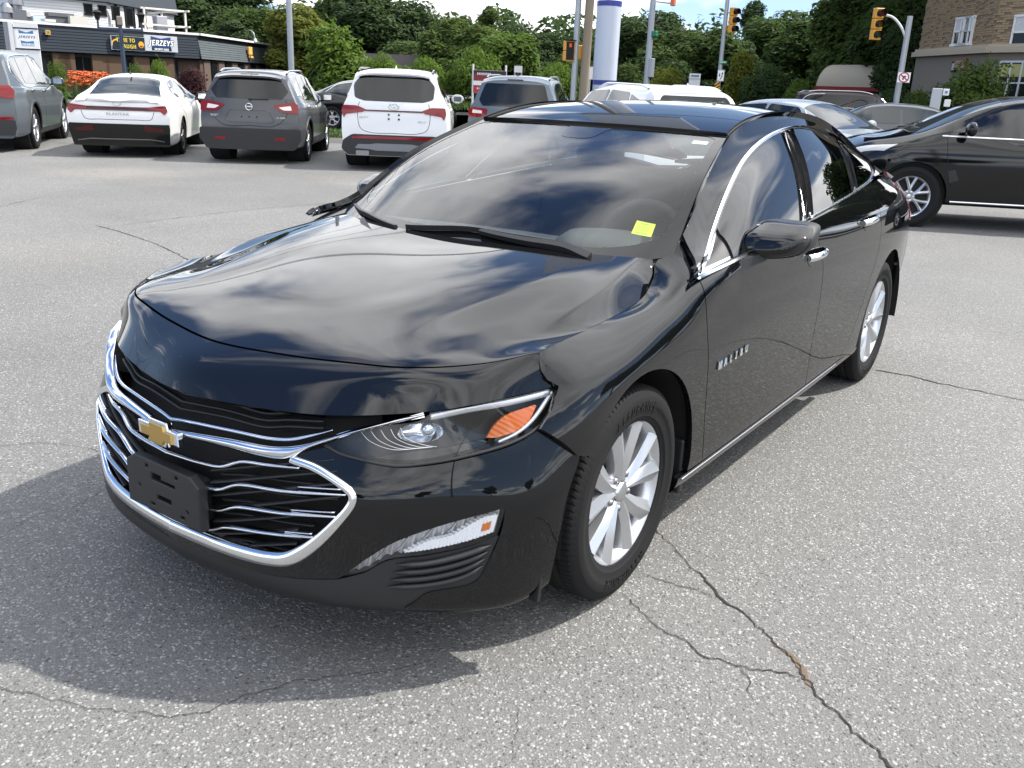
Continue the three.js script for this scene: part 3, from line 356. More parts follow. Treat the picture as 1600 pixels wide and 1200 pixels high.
// ---------------------------------------------------------------- trees
const leafMats = {};
function leafMat(rgb) { const k = rgb.join(); return leafMats[k] || (leafMats[k] = phys(rgb, 1, { specularIntensity: .25, transmission: .45, thickness: 0 })); }
function crownGeo(R, blobs, count, leaf, droop = 0) { // leaves spread through overlapping lobes, denser near their surface
  const pos = [], nor = []; let tot = 0; for (const b of blobs) tot += b[3] ** 2 * 1; 
  for (const [bx, by, bz, br, fy = 1] of blobs) { const n = Math.round(count * br ** 2 / tot); for (let i = 0; i < n; i++) { const u = R() * 2 - 1, a = R() * 6.283, q = Math.sqrt(1 - u * u), dir = [q * Math.cos(a), u, q * Math.sin(a)]; const lump = .72 + .55 * noise3(bx * 3 + dir[0] * 2.6 + 5, by * 3 + dir[1] * 2.6, bz * 3 + dir[2] * 2.6), r = br * lump * (1 - .55 * R() ** 2.2); let x = bx + dir[0] * r, y = by + dir[1] * r * fy - droop * R() * R() * 1.2, z = bz + dir[2] * r; const s = leaf * (.55 + .9 * R()), ax = [R() - .5 + dir[0] * .6, R() * .9 + .1, R() - .5 + dir[2] * .6], l = Math.hypot(...ax), nx = ax[0] / l, ny = ax[1] / l, nz = ax[2] / l; let tx = R() - .5, ty = (R() - .5) * .7 - droop * .6, tz = R() - .5; const d = tx * nx + ty * ny + tz * nz; tx -= d * nx; ty -= d * ny; tz -= d * nz; const tl = Math.hypot(tx, ty, tz) || 1; tx /= tl; ty /= tl; tz /= tl; const cx = ny * tz - nz * ty, cy = nz * tx - nx * tz, cz = nx * ty - ny * tx, w = .42; const P = (p, k) => [x + tx * s * p + cx * s * k, y + ty * s * p + cy * s * k, z + tz * s * p + cz * s * k]; const A = P(-.5, 0), B = P(.05, w * .6), C = P(.6, 0), D = P(.05, -w * .6); pos.push(...A, ...C, ...B, ...A, ...D, ...C); for (let k = 0; k < 6; k++) nor.push(nx, ny, nz); } }
  const g = new THREE.BufferGeometry(); g.setAttribute('position', new THREE.Float32BufferAttribute(pos, 3)); g.setAttribute('normal', new THREE.Float32BufferAttribute(nor, 3)); return g;
}
function blobsFor(R, kind) { const o = []; if (kind === 'round') { o.push([0, 5.2, 0, 2.2]); for (let i = 0; i < 15; i++) { const a = R() * 6.28, y = 2.6 + R() * 5.0, w = 1.0 + 1.9 * Math.sin(Math.PI * Math.min(1, (y - 1.6) / 6.4)); o.push([Math.cos(a) * w * (.6 + .5 * R()), y, Math.sin(a) * w * (.6 + .5 * R()), .75 + 1.0 * R()]); } } else if (kind === 'bush') { for (let i = 0; i < 9; i++) { const a = R() * 6.28, w = R() * 1.1; o.push([Math.cos(a) * w, .55 + R() * 1.5 * (1.2 - w * .6), Math.sin(a) * w, .55 + .35 * R()]); } } else if (kind === 'weep') { for (let i = 0; i < 10; i++) { const a = i / 10 * 6.28, w = .9 + .4 * R(); o.push([Math.cos(a) * w, 1.75 + .5 * R(), Math.sin(a) * w, .6, .9]); } o.push([0, 2.5, 0, .9, .6]); } else if (kind === 'tall') { for (let i = 0; i < 15; i++) { const y = 2 + i * .62, w = 1.5 * Math.sin(Math.PI * (.18 + .8 * i / 15)) ; const a = R() * 6.28; o.push([Math.cos(a) * w * .7, y, Math.sin(a) * w * .7, .8 + .6 * R()]); } } return o; }
const BARK = std([.055, .042, .032], .95);
function makeTree(seed, kind, count, leaf, rgb, name, label, cat, group) {
  const R = rng(seed), t = thing(name, label, cat, group), bl = blobsFor(R, kind), limbs = [], H = kind === 'bush' ? .4 : kind === 'weep' ? 1.6 : 4.5;
  if (kind !== 'bush') { limbs.push(bar([0, -.1, 0], [.05, H, .04], kind === 'weep' ? .10 : .24, 10, kind === 'weep' ? .07 : .13)); for (const b of bl.slice(0, 10)) limbs.push(bar([0, Math.min(H, b[1] * .55), 0], [b[0] * .85, b[1], b[2] * .85], .07, 6, .02)); } else for (const b of bl) limbs.push(bar([0, 0, 0], [b[0] * .8, b[1], b[2] * .8], .03, 5, .01));
  part(t, 'trunk', limbs, BARK); part(t, 'crown', crownGeo(R, bl, count, leaf, kind === 'weep' ? 1 : 0), leafMat(rgb)); return t;
}
{
  // tone variants, each tree of the photograph placed by direction and distance; scale in units of the prototype
  const G1 = [.056, .096, .018], G2 = [.072, .115, .018], G3 = [.125, .145, .016], G4 = [.092, .155, .018], G5 = [.040, .074, .018], G6 = [.082, .142, .018];
  const proto = {}; const get = (kind, rgb, v, name, label, cat) => { const k = kind + rgb.join() + v; if (!proto[k]) { proto[k] = makeTree(100 + v * 17 + kind.length * 7, kind, { round: 22000, tall: 17000, bush: 6500, weep: 7000 }[kind], { round: .34, tall: .34, bush: .17, weep: .18 }[kind], rgb, name, label, cat); return [proto[k], true]; } return [proto[k], false]; };
  const sz = { round: [9.0, 6.4], tall: [12.0, 4.6], bush: [2.6, 2.9], weep: [3.1, 3.0] };
  const put = (kind, rgb, v, px, topPy, wPx, d, name, cat, label, turn = 0) => { const [p, fresh] = get(kind, rgb, v, name, label, cat), o = fresh ? p : p.clone(); if (!fresh) { o.name = numbered(name); scene.add(o); } o.userData = { label, category: cat }; const P = gAt(px, d), h = hAt(px, topPy, d) / sz[kind][0], w = wPx / 1392.84 * d * 1.0 / sz[kind][1]; o.position.set(P[0], 0, P[1]); o.scale.set(w, h, w); o.rotation.y = turn + px * .013; return o; };
  const T = (...a) => put(...a);
  // behind the restaurant
  T('round', G2, 0, 15, -60, 190, 82, 'broadleaf_tree', 'tree', 'broad green tree behind the restaurant at the left corner'); T('round', G1, 1, 95, -80, 170, 88, 'broadleaf_tree', 'tree', 'tall green tree behind the roof fans of the restaurant');
  T('round', G5, 1, 345, -50, 150, 86, 'broadleaf_tree', 'tree', 'dark tree rising behind the roof deck of the restaurant'); T('round', G1, 0, 400, -20, 110, 80, 'broadleaf_tree', 'tree', 'dark green tree just right of the roof deck', 1);
  T('round', G5, 0, 440, 0, 130, 95, 'broadleaf_tree', 'tree', 'dark tree behind the yellowish tree'); T('tall', G5, 0, 372, 30, 70, 76, 'broadleaf_tree', 'tree', 'narrow dark tree beside the end wall of the restaurant');
  T('round', G3, 1, 470, 10, 115, 70, 'yellow_green_tree', 'tree', 'yellowish green tree behind the bright bushy tree'); T('bush', G4, 0, 520, 40, 125, 46, 'bushy_tree', 'tree', 'bright green bushy tree above the grey crossover');
  T('round', G1, 1, 545, -30, 150, 92, 'broadleaf_tree', 'tree', 'tall dark tree left of the biggest rounded crown', 2); T('round', G5, 1, 610, -15, 150, 84, 'broadleaf_tree', 'tree', 'big rounded dark crown above the white suv', 3);
  T('round', G5, 0, 688, -5, 100, 96, 'broadleaf_tree', 'tree', 'dark crown beside the thin grey post', 1.5); T('round', G1, 0, 660, 45, 120, 74, 'broadleaf_tree', 'tree', 'lower dull green tree right of the big rounded crown', 2.4);
  T('round', G2, 1, 720, 30, 120, 68, 'broadleaf_tree', 'tree', 'olive green tree above the weeping trees', .6); T('round', G6, 0, 775, 22, 115, 66, 'broadleaf_tree', 'tree', 'light green tree with ragged top right of centre', 2.9); T('tall', G2, 1, 760, 5, 60, 70, 'broadleaf_tree', 'tree', 'thin ragged treetop standing above the light green tree');
  T('round', G5, 1, 830, 40, 110, 88, 'broadleaf_tree', 'tree', 'dark tree left of the pedestrian signal', .3); T('round', G5, 0, 880, 45, 90, 92, 'broadleaf_tree', 'tree', 'dark tree behind the pedestrian signal', 1.1); T('round', G2, 0, 905, 75, 80, 70, 'broadleaf_tree', 'tree', 'small green tree behind the two poles', 1.9);
  // weeping trees along the far verge
  for (const [px, top, w, l] of [[598, 80, 62, 'small weeping tree nearest the white suv roof'], [662, 84, 66, 'weeping tree between the white suv and the red sign'], [742, 70, 74, 'tallest weeping tree, above the red sign'], [868, 94, 66, 'weeping tree left of the poles, over the blue-grey crossover']]) T('weep', G4, px % 2, px, top, w, 44, 'weeping_tree', 'tree', l, px);
  // right of the pylon
  T('round', G5, 1, 1000, 18, 130, 72, 'broadleaf_tree', 'tree', 'dark tree just right of the pale pylon', .9); T('round', G1, 0, 1070, 15, 140, 70, 'broadleaf_tree', 'tree', 'dark green tree behind the white crossover', 2.2); T('round', G5, 0, 1120, 35, 110, 76, 'broadleaf_tree', 'tree', 'dark tree behind the striped marker post', 4); T('tall', G5, 1, 1165, -5, 60, 84, 'broadleaf_tree', 'tree', 'thin treetop rising behind the yellow signal', 2);
  T('round', G1, 1, 1205, 18, 130, 80, 'broadleaf_tree', 'tree', 'dark green tree behind the small house', 5); T('round', G1, 0, 1290, 2, 150, 72, 'broadleaf_tree', 'tree', 'broad green tree left of the awning', 3.3); T('round', G2, 1, 1345, -40, 150, 66, 'broadleaf_tree', 'tree', 'tall tree over the curved awning', 1.2); T('round', G1, 0, 1405, -60, 150, 58, 'broadleaf_tree', 'tree', 'tall tree against the tan brick building', .2); T('round', G5, 1, 1425, 30, 90, 54, 'broadleaf_tree', 'tree', 'dark lower tree touching the brick building', 2.6);
  T('bush', G5, 0, 1052, 95, 85, 60, 'shrub', 'shrub', 'dark shrub left of the white crossover sign'); T('bush', G3, 1, 1050, 104, 60, 52, 'shrub', 'shrub', 'yellow-green shrub above the white crossover'); T('bush', G3, 0, 1155, 82, 62, 58, 'shrub', 'shrub', 'yellow-green shrub right of the striped marker'); T('bush', G5, 1, 1195, 98, 75, 56, 'shrub', 'shrub', 'dark rounded shrub left of the small house'); T('bush', G6, 1, 1245, 122, 50, 54, 'shrub', 'shrub', 'light green shrub right of the small house'); T('bush', G1, 0, 980, 100, 70, 62, 'shrub', 'shrub', 'dull shrub beside the pylon');
  T('bush', G2, 1, 1542, 92, 95, 42.5, 'shrub', 'shrub', 'large round shrub in front of the storefront'); T('bush', G1, 1, 1492, 128, 60, 43, 'shrub', 'shrub', 'low dark shrub left of the large round shrub'); T('bush', G5, 1, 1395, 138, 60, 50, 'shrub', 'shrub', 'dark hedge shrub left of the leaning signal pole'); T('bush', G2, 0, 1440, 142, 52, 44, 'shrub', 'shrub', 'clipped green shrub right of the leaning signal pole'); T('bush', G1, 1, 1380, 150, 70, 56, 'shrub', 'shrub', 'dark shrub below the awning'); T('bush', G5, 0, 1350, 150, 80, 58, 'shrub', 'shrub', 'dark shrub behind the burgundy suv');
  T('bush', G6, 1, 95, 95, 30, 34, 'shrub', 'shrub', 'leafy shrub left of the orange lilies'); T('bush', G4, 1, 248, 92, 42, 36, 'shrub', 'shrub', 'light green shrub under the restaurant sign'); T('bush', [.055, .018, .022], 0, 300, 108, 62, 38, 'purple_shrub', 'shrub', 'dark purple shrub at the restaurant corner'); T('bush', G6, 0, 160, 118, 60, 33, 'shrub', 'shrub', 'low foliage under the orange lilies'); T('bush', G2, 1, 215, 98, 34, 37, 'shrub', 'shrub', 'tall leafy shrub right of the lamp post');
  // far tree line closing the view
  { const R = rng(5), ms = []; const bl = []; for (let px = -160; px < 1760; px += 16) { const d = 108 + R() * 26, P = gAt(px, d), h = 4.5 + R() * 3.4; for (let k = 0; k < 4; k++) bl.push([P[0] + (R() - .5) * 3, 1.2 + h * k / 4, P[1] + (R() - .5) * 3, 2.2 + R() * 1.4]); } const g = crownGeo(R, bl, 130000, .8); const m = part(scene, 'tree_line', g, leafMat(G5)); m.userData = { label: 'far belt of dark trees closing the view', kind: 'stuff' }; }
  // trees on the street beside the lot, seen mirrored in the side windows, and a few behind the photographer
  const P0 = proto['round' + G1.join() + '0'], P1 = proto['round' + G5.join() + '1'];
  const extra = (x, z, s, i, l) => { const o = (i % 2 ? P0 : P1).clone(); o.name = numbered('broadleaf_tree'); o.position.set(x, 0, z); o.scale.setScalar(s); o.rotation.y = i * 1.7; o.userData = { label: l, category: 'tree', group: 'trees outside the frame' }; scene.add(o); };
  [[22, -36, 1.25], [25, -27, 1.1], [6, -43, 1.3], [12, -40, 1.15], [17, -44, 1.3], [32, -47, 1.5], [38, -60, 1.6], [72, 6, 1], [66, 28, .9], [52, 52, 1.1], [24, 74, 1], [-14, 80, .95], [-48, 62, 1]].forEach(([x, z, s], i) => extra(x, z, s, i, 'tree standing round the lot outside the frame'));
}
{ // orange day lilies
  const P = gAt(136, 31), t = thing('lily_bed', 'bed of orange day lilies in front of the restaurant', 'flower bed', null, [P[0], 0, P[1]]), R = rng(3), fl = [], lf = [], dx = -camera.position.z, f = new THREE.Vector3(camB[0].x, 0, camB[0].z).normalize();
  for (let i = 0; i < 170; i++) { const s = (R() - .5) * .9, q = (R() - .5) * 1.2, h = .95 + R() * .42, x = f.x * s - f.z * q, z = f.z * s + f.x * q; lf.push(bar([x * .9, 0, z * .9], [x, h, z], .006, 4)); for (let k = 0; k < 5; k++) { const a = k / 5 * 6.28 + R(), pg = new THREE.ConeGeometry(.025, .10, 4); pg.rotateZ(1.2); pg.translate(-.05, 0, 0); pg.rotateY(a); pg.translate(x, h, z); fl.push(pg); } }
  const m1 = part(t, 'flower', fl, std([.62, .13, .03], .6)); m1.userData.kind = 'stuff'; const m2 = part(t, 'stem', lf, std([.06, .11, .03], .8)); m2.userData.kind = 'stuff';
}
// ---------------------------------------------------------------- street furniture
M.galv = std([.36, .39, .42], .45, .5); M.signalYellow = std([.72, .33, .03], .45); M.wood = std([.23, .19, .14], .9);
const upTo = (px, py, d) => hAt(px, py, d);
{ // tall grey lamp pole at the left of centre
  const P = gAt(456, 40), t = thing('light_pole', 'tall bare galvanised pole above the grey crossover', 'pole', null, [P[0], 0, P[1]]); part(t, 'pole', cyl(.13, .09, 9.5, [0, 4.75, 0]), M.galv); part(t, 'pole_base', cyl(.2, .18, .25, [0, .12, 0]), M.galv);
  const l = gAt(400, 75), q = thing('goose_neck_lamp', 'small goose neck lamp at the end of the restaurant', 'street lamp', null, [l[0], 0, l[1]]); const y = upTo(400, 64, 75); part(q, 'post', cyl(.06, .06, y - .2, [-1.3, (y - .2) / 2, 0]), M.galv); part(q, 'arm', tube([[-1.3, y - .25, 0], [-1.1, y + .5, 0], [-.5, y + .75, 0], [0, y + .55, 0], [.1, y + .2, 0]], .05, 24, 6), M.galv); part(q, 'lamp_head', cyl(.28, .10, .35, [.1, y, 0]), M.galv);
}
{ // lamp post with two lanterns in front of the restaurant
  const P = gAt(196, 33), t = thing('lantern_post', 'dark blue post with two lanterns in front of the restaurant sign', 'street lamp', null, [P[0], 0, P[1]], Math.atan2(camera.position.x - P[0], camera.position.z - P[1])); const yt = upTo(191, 38, 33), ya = upTo(192, 46, 33); const blue = std([.03, .05, .09], .5);
  part(t, 'post', [cyl(.075, .06, yt, [0, yt / 2, 0]), cyl(.11, .08, .5, [0, .25, 0])], blue); part(t, 'arm', box(1.35, .07, .07, [0, ya, 0]), blue); for (const s of [-.64, .64]) { part(t, 'arm_post', cyl(.03, .03, .28, [s, ya + .14, 0]), blue); const l = part(t, 'lantern', [cyl(.06, .12, .22, [s, ya + .36, 0]), cyl(.16, .05, .07, [s, ya + .5, 0])], M.dark); part(l, 'glass', cyl(.055, .11, .18, [s, ya + .37, 0]), std([.5, .5, .5], .3)); } part(t, 'camera_box', rbox(.18, .28, .16, .03, [0, yt + .1, 0]), std([.24, .20, .17], .6)); part(t, 'banner_bracket', box(.05, .05, .4, [0, ya - .4, 0]), blue);
}
{ // restaurant pole sign
  const P = gAt(47, 31), t = thing('pylon_sign', 'white upright sign of the restaurant beside the grey suv', 'sign', null, [P[0], 0, P[1]], Math.atan2(camera.position.x - P[0], camera.position.z - P[1]) - .05), y1 = upTo(47, 37, 31), w = .62, m = 1.0;
  part(t, 'cabinet', [box(.62, y1, .35, [.06, y1 / 2, 0]), box(.14, y1 + .03, .42, [-.33, y1 / 2, 0])], std([.72, .73, .74], .5)); part(t, 'post', box(.12, y1 + .02, .45, [-.43, y1 / 2, 0]), std([.20, .21, .24], .5));
  const yA = upTo(47, 46, 31), yB = upTo(49, 76, 31); const tx = canvasTex(256, 300, (c, W2, H2) => { c.fillStyle = '#e9eaec'; c.fillRect(0, 0, W2, H2); c.fillStyle = '#3f76ad'; c.beginPath(); c.moveTo(40, 18); c.lineTo(128, 52); c.lineTo(210, 18); c.lineTo(210, 70); c.lineTo(40, 70); c.fill(); c.fillStyle = '#1c2430'; c.font = 'italic bold 52px sans-serif'; c.textAlign = 'center'; c.strokeStyle = '#fff'; c.lineWidth = 6; c.fillText('JERZEYS', 128, 140, 220); c.fillStyle = '#3f76ad'; c.beginPath(); c.moveTo(50, 180); c.lineTo(128, 196); c.lineTo(206, 180); c.lineTo(206, 262); c.lineTo(60, 262); c.fill(); c.fillStyle = '#fff'; c.fillRect(66, 222, 134, 30); c.fillStyle = '#1c2430'; c.font = 'bold 26px sans-serif'; c.fillText('SPORTS BAR', 132, 246, 128); });
  const pg = new THREE.PlaneGeometry(.56, yA - yB); pg.translate(.07, (yA + yB) / 2, .181); part(t, 'sign_face', pg, new THREE.MeshStandardMaterial({ map: tx, roughness: .5 })); part(t, 'divider', [box(.64, .035, .02, [.06, yA + .02, .178]), box(.64, .035, .02, [.06, yB - .02, .178])], M.dark);
}
{ // pale pylon, eight-sided sleeve with blue bands
  const P = gAt(944, 21), t = thing('sign_pylon', 'thick pale blue-grey pylon with dark blue bands behind the roof', 'pylon', null, [P[0], 0, P[1]], .35), pale = std([.42, .46, .54], .4), blue = std([.02, .035, .22], .4); const yb1 = upTo(944, 129, 21), yb2 = upTo(956, 6, 21);
  part(t, 'column', [cyl(.255, .255, yb1 - .04, [0, (yb1 - .04) / 2, 0], [0, 0, 0], 8), cyl(.235, .235, .1, [0, yb1, 0], [0, 0, 0], 8), cyl(.27, .27, yb2 - yb1 - .1, [0, (yb1 + yb2) / 2, 0], [0, 0, 0], 8), cyl(.26, .26, 4, [0, yb2 + 2.1, 0], [0, 0, 0], 8)], pale); part(t, 'band', cyl(.258, .258, .1, [0, yb1, 0], [0, 0, 0], 8), blue); part(t, 'band', cyl(.275, .275, .11, [0, yb2, 0], [0, 0, 0], 8), blue); part(t, 'base', box(.9, .2, .9, [0, .1, 0]), std([.4, .4, .38], .9));
  part(t, 'sign_cabinet', rbox(2.6, 3.2, .5, .05, [0, 9.5, 0]), pale);
}
{ // utility pole with the pedestrian signal
  const P = gAt(907, 26), t = thing('utility_pole', 'wooden utility pole beside a galvanised post, left of the pale pylon', 'utility pole', null, [P[0], 0, P[1]]); part(t, 'pole', cyl(.13, .10, 10, [.16, 5, 0], [0, 0, -.012]), M.wood); part(t, 'crossarm', box(2.2, .12, .10, [.1, 9.3, 0], [0, .72, 0]), M.wood); for (const s of [-.9, -.3, .4, 1]) part(t, 'insulator', cyl(.04, .03, .16, [.1 + s * .75, 9.44, -s * .65], [0, 0, 0], 8), M.steel);
  const q = thing('signal_post', 'galvanised post carrying the walk signal, left of the wooden pole', 'post', null, [P[0] - .15, 0, P[1] + .1]); part(q, 'post', cyl(.085, .075, 7.5, [0, 3.75, 0]), M.galv);
  const y = upTo(899, 80, 26), s = thing('pedestrian_signal', 'yellow pedestrian signal with dark face on the post', 'signal', null, [P[0] - .15, y, P[1] + .1], Math.atan2(camera.position.x - P[0], camera.position.z - P[1]) + .35); part(s, 'housing', [rbox(.28, .25, .2, .02, [-.2, .13, 0]), rbox(.28, .25, .2, .02, [-.2, -.13, 0])], M.signalYellow); part(s, 'visor', [box(.22, .46, .02, [-.2, 0, .112]), box(.3, .02, .16, [-.2, .27, .08])], M.dark); part(s, 'bracket', [box(.12, .05, .05, [-.04, .15, 0]), box(.12, .05, .05, [-.04, -.15, 0])], M.signalYellow); part(s, 'hand_symbol', rbox(.07, .1, .01, .004, [-.2, .14, .125]), std([.6, .08, .02], .4)); part(s, 'side_housing', rbox(.2, .36, .2, .02, [.14, -.02, -.1]), M.signalYellow);
  const w = thing('small_street_sign', 'small white plate on a post between the wooden pole and the pylon', 'sign', null, [...gAt(921, 27)].flatMap((v, i) => i ? [0, v] : [v])); w.rotation.y = .6; const ys = upTo(921, 114, 27); part(w, 'post', cyl(.025, .025, ys, [0, ys / 2, 0]), M.galv); part(w, 'plate', box(.16, .34, .01, [0, ys, .03]), M.capWhite);
  // wires along the street
  const wire = (a, b, sag, l) => { const pts = []; for (let i = 0; i <= 16; i++) { const k = i / 16; pts.push([a[0] + (b[0] - a[0]) * k, a[1] + (b[1] - a[1]) * k - sag * 4 * k * (1 - k), a[2] + (b[2] - a[2]) * k]); } single('overhead_wire', tube(pts, .014, 60, 5), M.dark, l, 'wire', 'overhead wires along the street'); };
  const dir = [-.66, .751]; const p2 = [P[0] + dir[0] * 46, 0, P[1] + dir[1] * 46], p3 = [P[0] - dir[0] * 60, 0, P[1] - dir[1] * 60];
  const u2 = thing('utility_pole', 'wooden utility pole along the street outside the left of the frame', 'utility pole', null, [p2[0], 0, p2[2]]); part(u2, 'pole', cyl(.13, .10, 10, [0, 5, 0]), M.wood);
  [[-.8, 9.5], [-.25, 9.5], [.4, 9.5], [.9, 9.5], [.1, 7.6], [.1, 6.9], [.15, 8.2]].forEach(([o, y2], i) => { const a = [P[0] + o * .75 + .1, y2, P[1] - o * .65]; wire(a, [p2[0] + o * .75, y2 + .1, p2[2] - o * .65], .5 + .1 * i, 'thin overhead wire running left along the street from the wooden pole'); wire(a, [p3[0] + o * .75, y2, p3[2] - o * .65], .6, 'thin overhead wire running away to the right from the wooden pole'); });
  // wires over the far side of the lot, seen in the side windows
  const q0 = [17, 0, -30], q1 = [19, 0, 14]; for (const [o, y2] of [[0, 9], [.5, 9], [1, 9], [.2, 7.4], [.4, 6.6]]) wire([q0[0] + o, y2, q0[2]], [q1[0] + o, y2 + .2, q1[2]], .7, 'thin overhead wire beside the lot, mirrored in the side windows');
  for (const [x, z] of [[17.4, -30], [19.4, 14]]) { const u = thing('utility_pole', x < 18 ? 'wooden utility pole beside the lot behind the black crossover' : 'wooden utility pole beside the lot near the photographer', 'utility pole', null, [x, 0, z]); part(u, 'pole', cyl(.14, .11, 10, [0, 5, 0]), M.wood); part(u, 'crossarm', box(2.0, .12, .1, [0, 9, 0]), M.wood); }
}
function trafficHead(t, x, y, z, turn, face) { const g = new THREE.Group(); g.name = 'signal_head'; g.position.set(x, y, z); g.rotation.y = turn; t.add(g); for (let i = 0; i < 3; i++) { part(g, 'housing', rbox(.34, .36, .24, .03, [0, .37 - .37 * i, 0]), M.signalYellow); const v = new THREE.CylinderGeometry(.14, .14, .22, 18, 1, true, -Math.PI * .75, Math.PI * 1.5); v.rotateX(-Math.PI / 2); v.translate(0, .37 - .37 * i, .22); part(g, 'visor', v, M.dark); part(g, 'lens', xf(new THREE.CylinderGeometry(.125, .125, .02, 20), { p: [0, .37 - .37 * i, .125], r: [Math.PI / 2, 0, 0] }), std([[.12, .01, .01], [.12, .07, .01], [.01, .08, .04]][i], .3)); } return g; }
{ // signal poles
  const facing = P => Math.atan2(camera.position.x - P[0], camera.position.z - P[1]);
  let P = gAt(1010, 40), t = thing('signal_pole', 'tall grey signal pole with green box, right of the pale pylon', 'pole', null, [P[0], 0, P[1]]); part(t, 'pole', cyl(.14, .10, 9, [0, 4.5, 0]), M.galv); part(t, 'green_box', rbox(.22, .22, .2, .03, [.2, upTo(1025, 53, 40), 0]), std([.01, .16, .09], .5)); part(t, 'control_box', rbox(.16, .75, .25, .02, [.18, upTo(1017, 106, 40), 0]), M.galv); part(t, 'arm', bar([0, upTo(1030, 2, 40), 0], [.7, upTo(1040, 5, 40), -.3], .03), M.galv); part(t, 'orange_head', rbox(.18, .3, .18, .03, [.75, upTo(1047, 3, 40), -.32]), std([.6, .16, .06], .5));
  P = gAt(1123, 46); t = thing('signal_pole', 'grey signal pole with yellow traffic light and arrow sign', 'pole', null, [P[0], 0, P[1]], facing(P)); part(t, 'pole', cyl(.11, .09, 7.5, [0, 3.75, 0], [0, 0, -.0]), M.galv); 
  let h = thing('traffic_light', 'yellow traffic light on the middle pole, visors to the right', 'traffic light', null, [P[0], 0, P[1]], facing(P)); trafficHead(h, .34, upTo(1145, 32, 46), .1, .75); part(h, 'bracket', [box(.3, .05, .05, [.15, upTo(1145, 20, 46), 0]), box(.3, .05, .05, [.15, upTo(1145, 46, 46), 0])], M.signalYellow);
  const plate = (x, py0, py1, w, d, draw, nm, lab, cat, px, turn = 0) => { const Pp = gAt(px, d), s = thing(nm, lab, cat, null, [Pp[0], 0, Pp[1]], facing(Pp) + turn), y0 = upTo(px, py1, d), y1 = upTo(px, py0, d), ww = w / 1392.84 * d; part(s, 'plate', box(ww, y1 - y0, .02, [x, (y0 + y1) / 2, .14]), M.siding); const pg = new THREE.PlaneGeometry(ww * .98, (y1 - y0) * .98); pg.translate(x, (y0 + y1) / 2, .152); part(s, 'sign_face', pg, new THREE.MeshStandardMaterial({ map: canvasTex(128, Math.round(128 * (y1 - y0) / ww), draw), roughness: .5 })); return s; };
  plate(0, 109, 127, 10, 46, (c, w, h2) => { c.fillStyle = '#f2f2f0'; c.fillRect(0, 0, w, h2); c.strokeStyle = '#111'; c.lineWidth = 6; c.strokeRect(5, 5, w - 10, h2 - 10); c.lineWidth = 14; c.beginPath(); c.moveTo(42, h2 * .3); c.lineTo(42, h2 * .55); c.stroke(); c.fillStyle = '#111'; c.beginPath(); c.moveTo(42, h2 * .62); c.lineTo(24, h2 * .46); c.lineTo(60, h2 * .46); c.fill(); c.beginPath(); c.moveTo(54, h2 * .86); c.quadraticCurveTo(92, h2 * .6, 90, h2 * .3); c.stroke(); c.beginPath(); c.moveTo(90, h2 * .16); c.lineTo(72, h2 * .34); c.lineTo(108, h2 * .34); c.fill(); }, 'arrow_sign', 'white sign with curved black arrows on the middle signal pole', 'sign', 1125);
  plate(0, 128, 147, 7.5, 46, (c, w, h2) => { c.fillStyle = '#e0a020'; c.fillRect(0, 0, w, h2); c.fillStyle = '#151310'; for (let i = -2; i < 8; i++) { c.beginPath(); c.moveTo(0, i * 80); c.lineTo(w, i * 80 - 90); c.lineTo(w, i * 80 - 50); c.lineTo(0, i * 80 + 40); c.fill(); } }, 'hazard_marker', 'black and yellow striped marker under the arrow sign', 'sign', 1121);
  plate(0, 95, 99, 11, 46, (c, w, h2) => { c.fillStyle = '#1c8a5c'; c.fillRect(0, 0, w, h2); c.fillStyle = '#e8f2ec'; for (let i = 0; i < 6; i++) c.fillRect(12 + i * 18, h2 * .3, 11, h2 * .42); }, 'street_name_sign', 'small green street name sign above the arrow sign', 'sign', 1126);
  P = gAt(1405, 38); t = thing('signal_pole', 'galvanised signal pole with curved arm left of the brick building', 'pole', null, [P[0], 0, P[1]], facing(P)); const yT = upTo(1431, 25, 38); part(t, 'pole', cyl(.115, .095, yT, [0, yT / 2, 0]), M.galv); const ya = upTo(1421, 63, 38); part(t, 'arm', tube([[0, ya, 0], [-.25, ya + .45, 0], [-.6, ya + .78, 0], [-1.0, ya + .88, 0]], .045, 20, 8), M.siding);
  h = thing('traffic_light', 'yellow traffic light hanging on the curved arm', 'traffic light', null, [P[0], 0, P[1]], facing(P)); trafficHead(h, -1.1, upTo(1386, 38, 38), .05, .6);
  plate(0, 113, 129, 16, 37.8, (c, w, h2) => { c.fillStyle = '#f0f0ee'; c.fillRect(0, 0, w, h2); c.fillStyle = '#161616'; c.fillRect(50, h2 * .35, 14, h2 * .4); c.fillRect(50, h2 * .35, 34, 14); c.strokeStyle = '#b0252a'; c.lineWidth = 12; c.beginPath(); c.arc(w / 2, h2 / 2, w * .38, 0, 7); c.stroke(); c.beginPath(); c.moveTo(w * .24, h2 * .26); c.lineTo(w * .76, h2 * .74); c.stroke(); }, 'no_turn_sign', 'white no turn sign with red circle on the signal pole', 'sign', 1411);
  // red and white board sign
  plate(0, 110, 146, 50, 38, (c, w, h2) => { c.fillStyle = '#7d2a33'; c.fillRect(0, 0, w, h2); c.fillStyle = '#2b2026'; c.fillRect(0, 0, w, h2 * .16); c.fillStyle = '#e9e6e4'; for (let i = 0; i < 7; i++) c.fillRect(14 + i * 8, h2 * .1, 5, h2 * .1); c.fillRect(0, h2 * .46, w, h2 * .2); c.fillStyle = '#a8323a'; c.fillRect(0, h2 * .68, w, h2 * .32); c.fillStyle = '#f0dede'; for (let i = 0; i < 6; i++) c.fillRect(14 + i * 9, h2 * .76, 6, h2 * .07); }, 'board_sign', 'red and white board sign on two posts, left of the blue-grey crossover', 'sign', 764, .2);
